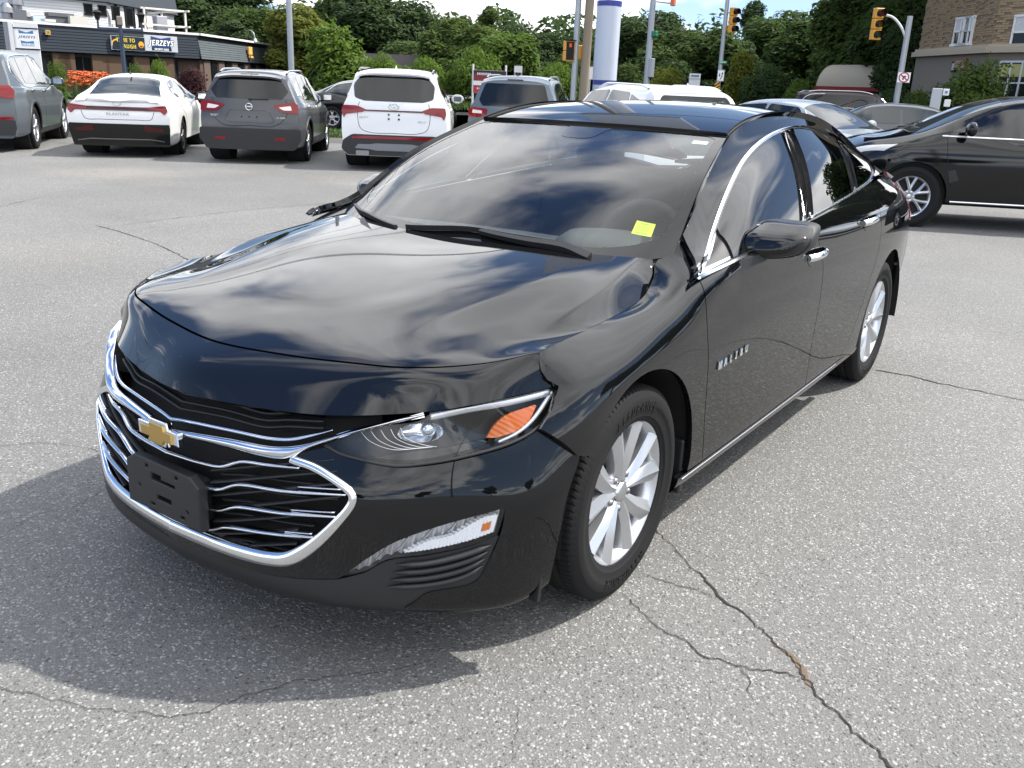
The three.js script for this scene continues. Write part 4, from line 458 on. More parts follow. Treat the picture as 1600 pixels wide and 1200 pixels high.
  { const s = scene.children[scene.children.length - 1]; for (const x of [-.68, .66]) part(s, 'post', cyl(.04, .04, 2.2, [x, 1.1, .1]), M.capWhite); }
  const fs = (px, py, w, hh, d, nm, lab) => { const Pp = gAt(px, d), s = thing(nm, lab, 'sign', null, [Pp[0], 0, Pp[1]], facing(Pp)); const y = upTo(px, py, d); part(s, 'board', box(w, hh, .08, [0, y, 0]), M.capWhite); part(s, 'post', [cyl(.04, .04, y, [-w * .4, y / 2, -.05]), cyl(.04, .04, y, [w * .4, y / 2, -.05])], M.galv); return [s, y]; };
  { const [s, y] = fs(1085, 125, .55, .62, 48, 'notice_board', 'small white notice board above the white crossover roof'); part(s, 'heading', box(.4, .08, .02, [0, y + .2, .05]), std([.15, .2, .28], .6)); part(s, 'divider', box(.56, .03, .02, [0, y + .06, .05]), std([.3, .33, .36], .6)); }
  fs(809, 108, .36, .28, 42, 'back_of_sign', 'small pale sign plate above the blue-grey crossover roof');
  // utility cabinet and boxes at the right
  P = gAt(1468, 36); t = thing('utility_cabinet', 'grey utility cabinet left of the large round shrub', 'cabinet', null, [P[0], 0, P[1]], facing(P)); const yc = upTo(1468, 138, 36); part(t, 'cabinet', rbox(.34, yc, .3, .03, [-.02, yc / 2, 0]), std([.42, .45, .47], .5)); part(t, 'box', rbox(.2, .22, .2, .02, [.26, yc - .12, .08]), M.capWhite); part(t, 'box', rbox(.2, .24, .2, .02, [.36, yc - .48, .08]), M.capWhite); part(t, 'label', box(.08, .08, .01, [.27, yc - .12, .186]), std([.1, .2, .5], .5));
  // thin utility pole far behind
  P = gAt(660, 90); t = thing('utility_pole', 'thin grey utility pole among the far trees', 'utility pole', null, [P[0], 0, P[1]]); part(t, 'pole', cyl(.15, .12, upTo(660, 12, 90), [0, upTo(660, 12, 90) / 2, 0]), M.galv);
}

// ---------------------------------------------------------------- the black sedan: its surfaces (front axle at z = 0, nose towards +z, its left side at +x)
// side of the body: u = z along the car, v = 0 (top) ... 7 (under the rocker)
const SIDE = (() => {
  const c = (k, f) => { const g = curve(k, f); return z => { const [x, y] = g(z); return [x, y, z]; }; };
  return net([
    c([[0.55, .745, .80], [0.39, .79, .85], [0.12, .786, .863], [-0.1, .775, .872], [-0.24, .760, .888], [-0.34, .738, .930], [-0.4, .713, .968], [-0.46, .712, .998], [-0.53, .730, 1.026], [-0.7, .82, 1.015], [-1.2, .825, 1.045], [-1.6, .82, 1.07], [-2.1, .80, 1.105], [-2.55, .77, 1.135], [-2.83, .75, 1.145], [-3.2, .725, 1.095], [-3.5, .69, 1.04], [-3.75, .66, 1.0]], pchip),
    c([[0.55, .775, .76], [0.39, .816, .805], [0.1, .842, .832], [-0.1, .854, .858], [-0.25, .854, .890], [-.36, .860, .924], [-0.45, .873, .941], [-0.60, .885, .957], [-1.19, .882, 1.006], [-1.5, .875, 1.027], [-2.1, .851, 1.067], [-2.55, .818, 1.094], [-2.83, .795, 1.098], [-3.2, .775, 1.052], [-3.5, .74, .99], [-3.75, .70, .93]]),
    c([[0.55, .820, .70], [0.39, .866, .737], [0.1, .900, .766], [-0.2, .906, .80], [-0.5, .906, .85], [-1.0, .907, .892], [-1.6, .906, .93], [-2.2, .90, .975], [-2.6, .893, .998], [-2.95, .88, .995], [-3.25, .857, .955], [-3.55, .81, .88], [-3.75, .76, .82]]),
    c([[0.55, .855, .61], [0.39, .903, .64], [0.1, .920, .668], [-0.4, .917, .70], [-1, .919, .745], [-1.6, .922, .78], [-2.2, .925, .815], [-2.7, .923, .83], [-3.1, .902, .80], [-3.5, .845, .72], [-3.75, .79, .66]]),
    c([[0.55, .865, .49], [0.39, .910, .52], [0.1, .922, .54], [-0.4, .914, .555], [-1, .914, .575], [-1.6, .916, .595], [-2.2, .922, .615], [-2.7, .925, .64], [-3.1, .900, .63], [-3.5, .842, .58], [-3.75, .79, .54]]),
    c([[0.55, .862, .37], [0.39, .905, .40], [0.1, .918, .405], [-0.4, .910, .405], [-1, .908, .405], [-1.6, .908, .41], [-2.2, .914, .425], [-2.7, .915, .45], [-3.1, .888, .46], [-3.5, .83, .44], [-3.75, .78, .42]]),
    c([[0.55, .85, .262], [0.39, .893, .266], [0.1, .905, .266], [-0.4, .902, .264], [-1, .902, .262], [-1.6, .902, .262], [-2.2, .902, .262], [-2.7, .898, .27], [-3.1, .868, .29], [-3.5, .81, .31], [-3.75, .76, .31]]),
    c([[0.55, .81, .20], [0.39, .85, .205], [0.1, .86, .205], [-0.4, .862, .20], [-1, .862, .198], [-1.6, .862, .195], [-2.2, .862, .195], [-2.7, .855, .21], [-3.1, .825, .235], [-3.5, .77, .25], [-3.75, .72, .25]]),
  ]);
})();
// hood and the painted nose panel: u = 0 (centre) ... 5 (edge), v = along, 0 cowl, 0.8 front gap of the hood, 1 lower lip of the nose panel
const HOOD = (() => {
  const c = (k, f) => curve(k, f);
  const C = c([[0, 0, .985, -.19], [.25, 0, .957, .08], [.5, 0, .912, .38], [.65, 0, .868, .59], [.8, 0, .805, .785], [.9, 0, .764, .868], [1, 0, .70, .912]]);
  const B = c([[0, .29, .987, -.212], [.25, .31, .957, .055], [.5, .29, .913, .35], [.65, .265, .872, .552], [.8, .235, .809, .752], [.9, .231, .762, .822], [1, .225, .70, .872]]);
  const A = c([[0, .52, .9855, -.272], [.25, .54, .951, .0], [.5, .50, .907, .29], [.65, .465, .873, .485], [.8, .43, .817, .705], [.9, .445, .767, .757], [1, .455, .710, .797]]);
  const V = c([[0, .60, .9835, -.315], [.25, .635, .942, -.04], [.5, .615, .895, .22], [.65, .60, .865, .41], [.8, .585, .824, .648], [.9, .614, .779, .667], [1, .635, .727, .672]]);
  const R = c([[0, .665, .980, -.365], [.25, .72, .934, -.085], [.5, .722, .894, .145], [.65, .712, .861, .31], [.8, .708, .832, .525], [.9, .730, .797, .560], [1, .745, .752, .585]]);
  const E = c([[0, .7045, .9755, -.398], [.12, .752, .90, -.30], [.25, .776, .873, -.1], [.5, .786, .864, .1], [.65, .79, .858, .235], [.8, .791, .849, .39], [.9, .817, .808, .376], [1, .84, .763, .353]], pchip);
  const rows = [C, B, A, V, R, E], crisp = (P, s) => { const u = Math.abs(s), at = (xs, ps) => [0, 1, 2].map(k => cubic(xs, ps.map(p => p[k]))(u)); const o = u <= 2 ? at([-2, -1, 0, 1, 2], [2, 1, 0, 1, 2].map((i, q) => q < 2 ? [-P[i][0], P[i][1], P[i][2]] : P[i])) : u <= 4 ? at([2, 3, 4], P.slice(2, 5)) : at([4, 5], P.slice(4, 6)); if (s < 0) o[0] = -o[0]; return o; };
  const soft = (s, t) => { const P = rows.map(f => f(t)), u = Math.abs(s), q = i => i < 0 ? [-P[-i][0], P[-i][1], P[-i][2]] : P[Math.min(5, i)];
    let i = Math.min(4, Math.floor(u)), f = u - i; const a = q(i - 1), b = q(i), c2 = q(i + 1), d = i + 2 > 5 ? [0, 1, 2].map(k => 2 * P[5][k] - P[4][k]) : q(i + 2);
    const o = [0, 1, 2].map(k => 0.5 * (2 * b[k] + (c2[k] - a[k]) * f + (2 * a[k] - 5 * b[k] + 4 * c2[k] - d[k]) * f * f + (3 * b[k] - a[k] - 3 * c2[k] + d[k]) * f * f * f)); if (s < 0) o[0] = -o[0]; return o; };
  return (s, t) => { const k = .75 * (1 - sstep(.5, .78, t)), a = soft(s, t); if (k < 1e-4) return a; const b = crisp(rows.map(f => f(t)), s); return a.map((x, i) => x + (b[i] - x) * k); };
})();
// front bumper: u = 0 (centre) ... 5 (wheel arch), v = 0 (top) ... 5 (under the lip)
const FASCIA = (() => {
  const r = pts => curve(pts.map((p, i) => [i, ...p]));
  const rows = [
    r([[0, .70, .905], [.25, .70, .858], [.47, .712, .787], [.645, .729, .662], [.755, .753, .572], [.84, .763, .353]]),
    r([[0, .595, .945], [.27, .61, .90], [.50, .615, .81], [.69, .625, .675], [.83, .63, .50], [.905, .61, .345]]),
    r([[0, .49, .958], [.28, .50, .925], [.545, .515, .83], [.735, .51, .68], [.865, .50, .515], [.915, .49, .375]]),
    r([[0, .36, .958], [.28, .36, .93], [.535, .37, .845], [.725, .37, .70], [.855, .37, .545], [.912, .37, .40]]),
    r([[0, .255, .965], [.28, .25, .935], [.52, .24, .855], [.72, .235, .71], [.85, .235, .56], [.90, .255, .43]]),
    r([[0, .195, .925], [.27, .19, .895], [.50, .19, .82], [.69, .19, .69], [.82, .19, .55], [.87, .21, .43]]),
  ];
  const full = net(rows); return (u, v) => { if (u >= 0) return full(u, v); const p = full(-u, v); return [-p[0], p[1], p[2]]; };
})();
// greenhouse side: u = z, v = 0 (belt) 1, 2 (top of the glass), 3 (roof seam / windshield edge)
const GREEN = (() => {
  const c = (k, f) => { const g = curve(k, f); return z => { const [x, y] = g(z); return [x, y, z]; }; };
  const belt = c([[-.2, .868, .928], [-.34, .872, .944], [-.60, .883, .966], [-1.19, .879, 1.015], [-1.5, .872, 1.036], [-2.1, .848, 1.077], [-2.55, .812, 1.106], [-2.83, .782, 1.122], [-3.2, .74, 1.09], [-3.5, .70, 1.05]]);
  const top = c([[-.2, .860, .935], [-.34, .853, .958], [-.53, .823, .990], [-.635, .792, 1.023], [-.86, .739, 1.133], [-1.105, .683, 1.229], [-1.41, .636, 1.307], [-1.77, .612, 1.356], [-2.05, .606, 1.362], [-2.33, .613, 1.335], [-2.6, .633, 1.284], [-2.8, .662, 1.222], [-3.0, .68, 1.165], [-3.2, .69, 1.11], [-3.5, .67, 1.055]]);
  const seam = c([[-.2, .80, .93], [-.34, .775, .965], [-.526, .737, 1.035], [-.73, .692, 1.165], [-.95, .642, 1.263], [-1.17, .597, 1.338], [-1.4, .575, 1.389], [-1.65, .563, 1.413], [-2.05, .556, 1.416], [-2.4, .556, 1.385], [-2.7, .562, 1.325], [-3.0, .58, 1.235], [-3.2, .60, 1.155], [-3.5, .60, 1.07]]);
  const mid = k => z => { const a = belt(z), b = top(z); return [a[0] + (b[0] - a[0]) * k + 0.05 * k * (1 - k) * Math.min(1, Math.hypot(a[0] - b[0], a[1] - b[1]) / 0.4) * 1.6, a[1] + (b[1] - a[1]) * k + 0.02 * k * (1 - k), z]; };
  const N = net([belt, mid(.33), mid(.67), top, seam]); return (z, v) => N(z, v < 2 ? v * 1.5 : v + 1);
})();
const roofC = curve([[-1.1, 1.325], [-1.19, 1.352], [-1.45, 1.408], [-1.7, 1.440], [-1.95, 1.453], [-2.25, 1.447], [-2.55, 1.415], [-2.8, 1.365], [-3.0, 1.30], [-3.2, 1.20], [-3.45, 1.085]]);
const ROOF = (s, z) => { const e = GREEN(z, 3), c = roofC(z)[0], k = Math.abs(s); return [s * e[0], c + (e[1] - c) * (0.75 * k * k + 0.25 * k ** 4), z]; };
// windshield: u = -1..1 across, v = 0 bottom .. 1 top
const wsEdge = curve([[0, .735, 1.028, -.52], [.5, .672, 1.206, -.815], [1, .597, 1.338, -1.17]]), wsMid = curve([[0, 0, .978, -.20], [.5, 0, 1.185, -.655], [1, 0, 1.350, -1.185]]);
const SHIELD = (u, v) => { const e = wsEdge(v), m = wsMid(v), k = Math.abs(u); return [e[0] * u, m[1] + (e[1] - m[1]) * k ** 2.2, m[2] + (e[2] - m[2]) * (0.8 * k * k + 0.2 * k ** 4)]; };
const zy = (z, y, F = SIDE, lo = 1, hi = 7) => { let a = lo, b = hi; for (let i = 0; i < 34; i++) { const m = (a + b) / 2; if (F(z, m)[1] > y) a = m; else b = m; } return (a + b) / 2; };
// tail: u = 0 (centre) .. 4 (side), v = 0 (deck edge) .. 4 (bottom)
const TAIL = (() => { const r = pts => curve(pts.map((p, i) => [i, ...p])); const f = net([
  r([[0, 1.085, -3.86], [.35, 1.08, -3.83], [.6, 1.06, -3.74], [.70, 1.0, -3.60], [.735, .985, -3.48]]),
  r([[0, .93, -3.90], [.35, .93, -3.87], [.65, .92, -3.77], [.78, .91, -3.60], [.815, .90, -3.47]]),
  r([[0, .72, -3.96], [.35, .72, -3.94], [.68, .71, -3.83], [.82, .71, -3.63], [.852, .70, -3.45]]),
  r([[0, .50, -3.97], [.35, .50, -3.95], [.68, .49, -3.85], [.80, .47, -3.66], [.838, .46, -3.45]]),
  r([[0, .28, -3.90], [.35, .28, -3.88], [.62, .28, -3.78], [.74, .28, -3.60], [.79, .28, -3.44]])]);
  return (u, v) => { if (u >= 0) return f(u, v); const p = f(-u, v); return [-p[0], p[1], p[2]]; }; })();
const backEdge = curve([[0, .56, 1.345, -2.62], [.5, .585, 1.22, -3.02], [1, .63, 1.085, -3.38]]), backMid = curve([[0, 0, 1.405, -2.62], [.5, 0, 1.27, -3.08], [1, 0, 1.10, -3.45]]);
const BACKLIGHT = (u, v) => { const e = backEdge(v), m = backMid(v), k = Math.abs(u); return [e[0] * u, m[1] + (e[1] - m[1]) * k ** 2.2, m[2] + (e[2] - m[2]) * k * k]; };
const DECK = (s, t) => { const a = backMid(1), z = -3.38 + (-3.85 + 3.38) * t, k = Math.abs(s); const ew = 0.63 - 0.02 * t; return [s * ew, 1.098 - 0.035 * t + 0.012 * t * t - 0.03 * k * k * k - 0.012 * t * 2 * (t > .5 ? t - .5 : 0), z + (k * k) * 0.12 * t - (1 - k * k) * 0.06 * (1 - t)]; };

// ---------------------------------------------------------------- wheels
function tyreGeo(R, rim, w, blocks = 64) { // axis along x, outer face at +x
  const sw = R - rim, prof = []; // [x, r, kind]
  prof.push([-w * .40, rim - .004, 0], [-w * .47, rim + sw * .25, 0], [-w * .5, rim + sw * .5, 0], [-w * .485, rim + sw * .8, 0], [-w * .44, R - .010, 1]);
  const tw = w * .41; for (let i = 0; i <= 16; i++) { const x = -tw + 2 * tw * i / 16, gr = [4, 8, 12].includes(i) ? .008 : 0, sh = Math.abs(x) / tw; prof.push([x, R - .004 * sh ** 4 - gr, 2]); }
  prof.push([w * .44, R - .010, 1], [w * .468, R - .022, 1], [w * .487, rim + sw * .72, 0], [w * .492, rim + sw * .70, 0], [w * .5, rim + sw * .52, 0], [w * .497, rim + sw * .44, 0], [w * .49, rim + sw * .42, 0], [w * .478, rim + sw * .25, 0], [w * .474, rim + sw * .16, 0], [w * .455, rim + sw * .12, 0], [w * .44, rim + .002, 0], [w * .40, rim - .004, 0]);
  const seg = blocks * 4, pos = [], idx = [], m = prof.length;
  for (let i = 0; i < seg; i++) for (let j = 0; j < m; j++) { const [x, r, k] = prof[j], side = x > 0 ? 1 : 0, groove = ((i + (side ? 1 : 0) + Math.round(Math.abs(x) / w * 6)) % 4) === 0; const rr = r - (k && groove && Math.abs(x) > w * .2 ? (k === 1 ? .0022 : .0045) : 0), a = i / seg * Math.PI * 2; pos.push(x, rr * Math.sin(a), rr * Math.cos(a)); }
  for (let i = 0; i < seg; i++) for (let j = 0; j < m - 1; j++) { const a = i * m + j, b = a + 1, c = ((i + 1) % seg) * m + j, d = c + 1; idx.push(a, c, b, b, c, d); }
  const g = new THREE.BufferGeometry(); g.setAttribute('position', new THREE.Float32BufferAttribute(pos, 3)); g.setIndex(idx); return toCreasedNormals(g, 0.6);
}
function ringArc(r0, r1, a0, a1, n) { const o = []; for (let i = 0; i <= n; i++) { const a = a0 + (a1 - a0) * i / n; o.push([r1 * Math.cos(a), r1 * Math.sin(a)]); } for (let i = n; i >= 0; i--) { const a = a0 + (a1 - a0) * i / n; o.push([r0 * Math.cos(a), r0 * Math.sin(a)]); } return o; }
function spokeGeo(path, w0, w1, d0, d1, xo) { // a ridged spoke: path [[r, ang, x]...], half widths and depth; axis along x
  const pos = [], idx = [], n = path.length; 
  for (let i = 0; i < n; i++) { const t = i / (n - 1), [r, a, x] = path[i], w = w0 + (w1 - w0) * t, d = d0 + (d1 - d0) * t; const y = r * Math.sin(a), z = r * Math.cos(a), ty = Math.cos(a), tz = -Math.sin(a); for (const [s, o] of [[-1, -d], [-1, -.006], [-.86, -.003], [0, .009], [.86, -.003], [1, -.006], [1, -d]]) pos.push(xo + x + o, y + ty * w * s, z + tz * w * s); }
  const m = 7; for (let i = 0; i < n - 1; i++) for (let j = 0; j < m - 1; j++) { const a = i * m + j, b = a + 1, c = a + m, d = c + 1; idx.push(a, b, c, b, d, c); }
  const g = new THREE.BufferGeometry(); g.setAttribute('position', new THREE.Float32BufferAttribute(pos, 3)); g.setIndex(idx); return toCreasedNormals(g, 0.5);
}
function makeWheel({ R = .338, rim = .222, w = .225, style = 'twin', n = 5, mat = M.alloy, blocks = 64, letters = null, lugs = 5, cap = true } = {}) {
  const g = new THREE.Group(); g.name = 'wheel'; const face = w * .36;
  part(g, 'tyre', tyreGeo(R, rim, w, blocks), M.rubber);
  const barrel = lathe([[rim - .012, -w * .42], [rim - .02, -w * .3], [rim - .03, 0], [rim - .026, face - .02], [rim - .016, face], [rim - .004, face + .012], [rim + .004, face + .016], [rim + .009, face + .012], [rim + .008, face + .002]], 64, 'x');
  const sp = [barrel], rr = rim - .004;
  for (let i = 0; i < n; i++) {
    const a = i / n * Math.PI * 2 + Math.PI / 2;
    if (style === 'twin') for (const s of [-1, 1]) sp.push(spokeGeo([[.036, a + s * .24, -.010], [.08, a + s * .22, -.003], [.12, a + s * .235, .002], [.165, a + s * .275, .005], [rr, a + s * .315, .008]], .0185, .0365, .034, .034, face));
    else if (style === 'y') for (const s of [-1, 1]) sp.push(spokeGeo([[.04, a + s * .10, -.012], [.10, a + s * .06, -.002], [.15, a + s * .16, 0], [rr, a + s * .26, 0]], .016, .018, .03, .03, face));
    else sp.push(spokeGeo([[.03, a, -.012], [.10, a, -.002], [rr, a, 0]], .028, .03, .03, .03, face));
  }
  sp.push(lathe([[.078, face - .045], [.078, face - .022], [.066, face - .010], [.038, face - .006], [.036, face - .03]], 40, 'x'));
  part(g, 'rim', sp, mat);
  part(g, 'brake_disc', lathe([[.04, -.01], [.145, -.01], [.145, .01], [.075, .012], [.07, .04], [.0, .04]], 40, 'x'), M.alloyDark);
  for (let i = 0; i < lugs; i++) { const a = (i + .5) / lugs * Math.PI * 2 + Math.PI / 2; part(g, 'lug_nut', xf(lathe([[0, .012], [.009, .010], [.0105, 0], [.0105, -.02]], 8, 'x'), { p: [face - .012, .057 * Math.sin(a), .057 * Math.cos(a)] }), M.steel); }
  if (letters) { const gs = []; for (const base of [-.5, Math.PI - .5]) [...letters].forEach((ch, i) => { const t = text(ch, .026, .0016), a = base + (i - (letters.length - 1) / 2) * .105 + .5 - Math.PI / 2, rr2 = rim + (R - rim) * .47; t.center(); t.rotateY(Math.PI / 2); t.rotateX(-(a - Math.PI / 2) * 1); t.translate(w * .5 + .0006, rr2 * Math.sin(a), -rr2 * Math.cos(a) * -1); gs.push(t); }); part(g, 'tyre_lettering', gs, M.rubber); g.children[g.children.length - 1].userData.kind = 'stuff'; }
  if (cap) part(g, 'hub_cap', xf(lathe([[0, .006], [.022, .005], [.031, .001], [.033, -.012]], 32, 'x'), { p: [face, 0, 0] }), M.satin);
  return g;
}
function placeWheel(parent, proto, x, y, z, turn = 0) { const w = proto.clone(); w.position.set(x, y, z); w.rotation.y = (x < 0 ? Math.PI : 0) + turn; if (x < 0) w.rotation.x = 0; parent.add(w); return w; }

function clipCurve(p, f, side) { const o = [], n = p.length, d = q => (q[1] - f(q[0])) * side; for (let i = 0; i < n; i++) { const a = p[i], b = p[(i + 1) % n], da = d(a), db = d(b); if (da >= 0) o.push(a); if (da * db < 0) { const t = da / (da - db); o.push([a[0] + (b[0] - a[0]) * t, a[1] + (b[1] - a[1]) * t]); } }
  // follow the dividing line between its two ends
  const k = o.findIndex((q, i) => Math.abs(d(q)) < 2e-3 && Math.abs(d(o[(i + 1) % o.length])) < 2e-3 && Math.hypot(q[0] - o[(i + 1) % o.length][0], q[1] - o[(i + 1) % o.length][1]) > .05); if (k < 0) return o; const a = o[k], b = o[(k + 1) % o.length], ins = []; for (let i = 1; i < 16; i++) { const x = a[0] + (b[0] - a[0]) * i / 16; ins.push([x, f(x)]); } return [...o.slice(0, k + 1), ...ins, ...o.slice(k + 1)]; }

// ---------------------------------------------------------------- the black sedan
const sedan = thing('parked_sedan', 'glossy black four-door sedan with chrome grille filling the foreground', 'car');
const both = (name, make, mat, label) => { const g = make(); const r = [part(sedan, name, g, mat, label), part(sedan, name, mirrored(g), mat, label)]; return r; };
{
  const G = 0.0022, S = sedan;
  // gaps shared by neighbouring panels, as (z, v) on SIDE
  const fd = d => [[-.403 + d, 1.0], [-.398 + d, 1.6], [-.416 + d, 2.6], [-.458 + d, 3.9], [-.512 + d, 5.86]];
  const md = d => [[-1.452 + d, 1.0], [-1.512 + d, 1.9], [-1.568 + d, 2.6], [-1.60 + d, 3.5], [-1.618 + d, 4.6], [-1.628 + d, 5.86]];
  const arc = (zc, yc, R, a0, a1, n = 26) => { const o = []; for (let i = 0; i <= n; i++) { const a = a0 + (a1 - a0) * i / n, z = zc + R * Math.cos(a), y = yc + R * Math.sin(a); o.push([z, zy(z, y)]); } return o; };
  const FA = .395, RA = .405, yc = .335, rz = -2.829;
  const bump = d => [[.371 + d, 1.62], [.423 + d, 2.14], [.468 + d, 2.43], [.426 + d, 2.846], [.362 + d, 3.46]];
  const sideOpt = { du: .03, dv: .12, flange: .02 };
  // fender
  const aF0 = Math.atan2(.605 - yc, .338), fz = z => [z, 5.86];
  const fender = () => sheet(SIDE, [...smooth([[.386, .02], [.12, .02], [-.1, .02], [-.24, .02], [-.34, .02], [-.402, .02]]), [-.546, .0], [-.505, .31], [-.466, .62], [-.40, .905], ...smooth(fd(G)), ...arc(0, yc, FA, Math.PI + .13, Math.atan2(.262, .345)).filter(p => p[1] < 5.86), ...bump(.005).reverse(), [.398, 1.30], [.402, .9], [.397, .5]], sideOpt);
  both('fender', fender, M.black);
  const fdoorPoly = [...smooth(fd(-G)).reverse(), ...smooth(md(G))].map(p => p);
  const fdoor = () => sheet(SIDE, fdoorPoly, sideOpt);
  const doors = both('front_door', fdoor, M.black);
  const rdEdge = d => [...smooth([[-2.42 + d, 1.0], [-2.46 + d, 1.8], [-2.482 + d, 2.5], [-2.475 + d, 3.2], [-2.43 + d, 3.7]]), ...smooth([[-2.40 + d, 3.95], [-2.33 + d, 4.7], [-2.25 + d, 5.3], [-2.12 + d, 5.86]])];
  const rdoor = () => sheet(SIDE, [...smooth(md(-G)).reverse(), ...rdEdge(G)], sideOpt);
  const rdoors = both('rear_door', rdoor, M.black);
  const ra = arc(rz, yc, RA, Math.PI * .5 + 1.72, -.22).filter(p => p[1] < 6.2 && p[0] < -2.2);
  const quarter = () => sheet(SIDE, [...rdEdge(-G).reverse().map(p => [Math.min(p[0], 9), p[1]]), ...smooth([[-2.55, 1], [-3.0, 1], [-3.3, 1], [-3.47, 1]]), ...smooth([[-3.47, 2.2], [-3.46, 3], [-3.44, 4.5]]), [-3.43, 6.1], ...arc(rz, yc, RA, Math.PI + .2, -.2).filter(p => p[1] < 6.1), [-2.2, 5.86]], sideOpt);
  both('quarter_panel', quarter, M.black);
  // rocker
  both('rocker_panel', () => sheet(SIDE, [[-.325, 5.90], [-1.2, 5.90], [-2.2, 5.90], [-2.46, 5.9], [-2.45, 7], [-1.2, 7], [-.34, 7], [-.33, 6.4]], sideOpt), M.black);
  both('rocker_trim', () => ribbon(SIDE, smooth([[-.36, 6.02], [-1.2, 6.02], [-2.1, 5.98]], .05), DOME(.006, .003), 0), M.satin);
  // body side frame round the windows: A-pillar, roof rail, C-pillar
  const dloUp = [[-.385, .45], [-.45, 1.3], [-.56, 1.84], [-.79, 1.97], [-1.07, 1.985], [-1.39, 1.985], [-1.77, 1.985], [-2.05, 1.95], [-2.33, 1.90], [-2.55, 1.80], [-2.70, 1.55], [-2.765, 1.1], [-2.75, .6], [-2.67, .2], [-2.55, .05]];
  const dloLow = [[-2.55, .05], [-2.1, .03], [-1.5, .03], [-1.0, .03], [-.58, .03], [-.388, .06], [-.385, .45]];
  const frameGeo = () => sheet(GREEN, [[-.352, .0], [-.362, .5], [-.38, 1.2], [-.402, 1.9], [-.474, 2.56], [-.526, 2.985], ...smooth([[-.55, 2.985], [-1.17, 2.985], [-2.0, 2.985], [-2.65, 2.985]]), ...smooth([[-2.66, 2.985], [-3.0, 2.985], [-3.4, 2.985]]), [-3.47, 2.9], [-3.47, 0], [-3.0, 0], [-2.55, 0], [-1.5, 0], [-.6, 0]], { du: .03, dv: .1, flange: .018, holes: [outline(dloUp, dloLow)] });
  both('body_side_frame', frameGeo, M.black);
  // chrome window surround
  const loop = outline(dloUp, dloLow).map(p => [...p]);
  const trim = () => ribbon(GREEN, smooth(dloUp, .02), DOME(.021, .006), 0, false);
  both('window_trim', trim, M.brightTrim);
  const beltRun = smooth([[-.375, .12], [-.58, .035], [-1.0, .035], [-1.5, .035], [-2.1, .035], [-2.45, .045], [-2.56, .06]], .03);
  for (const k of [1, -1]) both('belt_trim', () => ribbon(GREEN, beltRun.filter(p => (p[0] + 1.43) * k > 0), DOME(.026, .006), 0), M.brightTrim);
  // glass of the doors
  const upAt = (() => { const k = smooth(dloUp, .02); return z => { for (let i = 0; i < k.length - 1; i++) if ((k[i][0] - z) * (k[i + 1][0] - z) <= 0 && k[i][1] > .55) { const t = (z - k[i][0]) / (k[i + 1][0] - k[i][0] || 1); return k[i][1] + t * (k[i + 1][1] - k[i][1]); } return .5; }; })();
  const gl = (a, b) => { // a, b: slanted edges [[z,v]bottom, top]
    const o = []; const zt0 = a[1][0], zt1 = b[1][0]; for (let i = 0; i <= 24; i++) { const z = zt0 + (zt1 - zt0) * i / 24; o.push([z, Math.min(upAt(z) - .03, 1.97)]); } o.push(b[0]); o.push(a[0]); return o; };
  const gOpt = { du: .04, dv: .15, flange: 0, lift: -.006 };
  both('door_window', () => sheet(GREEN, gl([[-.62, .05], [-.715, 1.9]], [[-1.325, .03], [-1.695, 1.9]]), gOpt), M.tint);
  both('door_window', () => sheet(GREEN, gl([[-1.465, .03], [-1.835, 1.9]], [[-2.135, .03], [-2.425, 1.7]]), gOpt), M.tint);
  both('quarter_window', () => sheet(GREEN, [[-2.215, .05], [-2.30, .65], [-2.40, 1.1], [-2.545, 1.72], ...smooth([[-2.56, 1.70], [-2.69, 1.5], [-2.745, 1.1], [-2.735, .65], [-2.66, .25], [-2.54, .08]])], gOpt), M.tint);
  both('sail_panel', () => sheet(GREEN, [[-.36, .12], [-.40, 1.2], [-.55, 1.8], [-.705, 1.93], [-.625, .05]], { ...gOpt, lift: -.002, flange: .01 }), M.plastic);
  const pil = (a, b) => [[a[0], .03], [a[0] + (a[1] - a[0]) * .5, 1.0], [a[1], 1.94], [b[1], 1.94], [b[0] + (b[1] - b[0]) * .5, 1.0], [b[0], .03]];
  for (const p of [pil([-1.325, -1.70], [-1.392, -1.765]), pil([-1.398, -1.772], [-1.468, -1.84])]) both('pillar_cover', () => sheet(GREEN, p, { ...gOpt, lift: -.001, flange: .012 }), M.gloss);
  both('window_divider', () => sheet(GREEN, [[-2.135, .05], [-2.28, 1], [-2.43, 1.80], [-2.545, 1.76], [-2.38, 1], [-2.215, .05]], { ...gOpt, lift: -.002, flange: .01 }), M.gloss);
  both('pillar_trim', () => ribbon(GREEN, smooth([[-1.395, .06], [-1.53, 1.0], [-1.70, 1.75], [-1.768, 1.98]], .03), DOME(.005, .003), 0), M.satin);
  // hood and nose panel
  const hoodEdge = []; for (let i = 0; i <= 40; i++) hoodEdge.push([5, i / 40 * .795]);
  const hp = [[-5, .0], [5, .0], [5, .7935], [-5, .7935]];
  part(S, 'hood', sheet(HOOD, hp, { du: .1, dv: .02, flange: .02, flip: 1 }), M.black);
  part(S, 'nose_panel', sheet(HOOD, [[-5, .8005], [5, .8005], [5, 1], [-5, 1]], { du: .1, dv: .02, flange: .03, flip: 1 }), M.black);
  // front bumper: outline in FASCIA coordinates with openings
  const hlLow = [[1.84, .74], [2.0, .92], [2.136, 1.0], [2.54, 1.165], [2.945, 1.12], [3.435, 1.01], [3.868, .88], [4.32, .665], [4.756, .35], [4.985, .0]];
  const grilleOut = [[1.44, 1.20], [1.69, 1.295], [1.93, 1.61], [2.035, 1.82], [2.03, 2.0], [1.89, 2.42], [1.66, 2.91], [1.43, 3.21], [1.25, 3.28], [.94, 3.31], [.43, 3.32], [0, 3.31]];
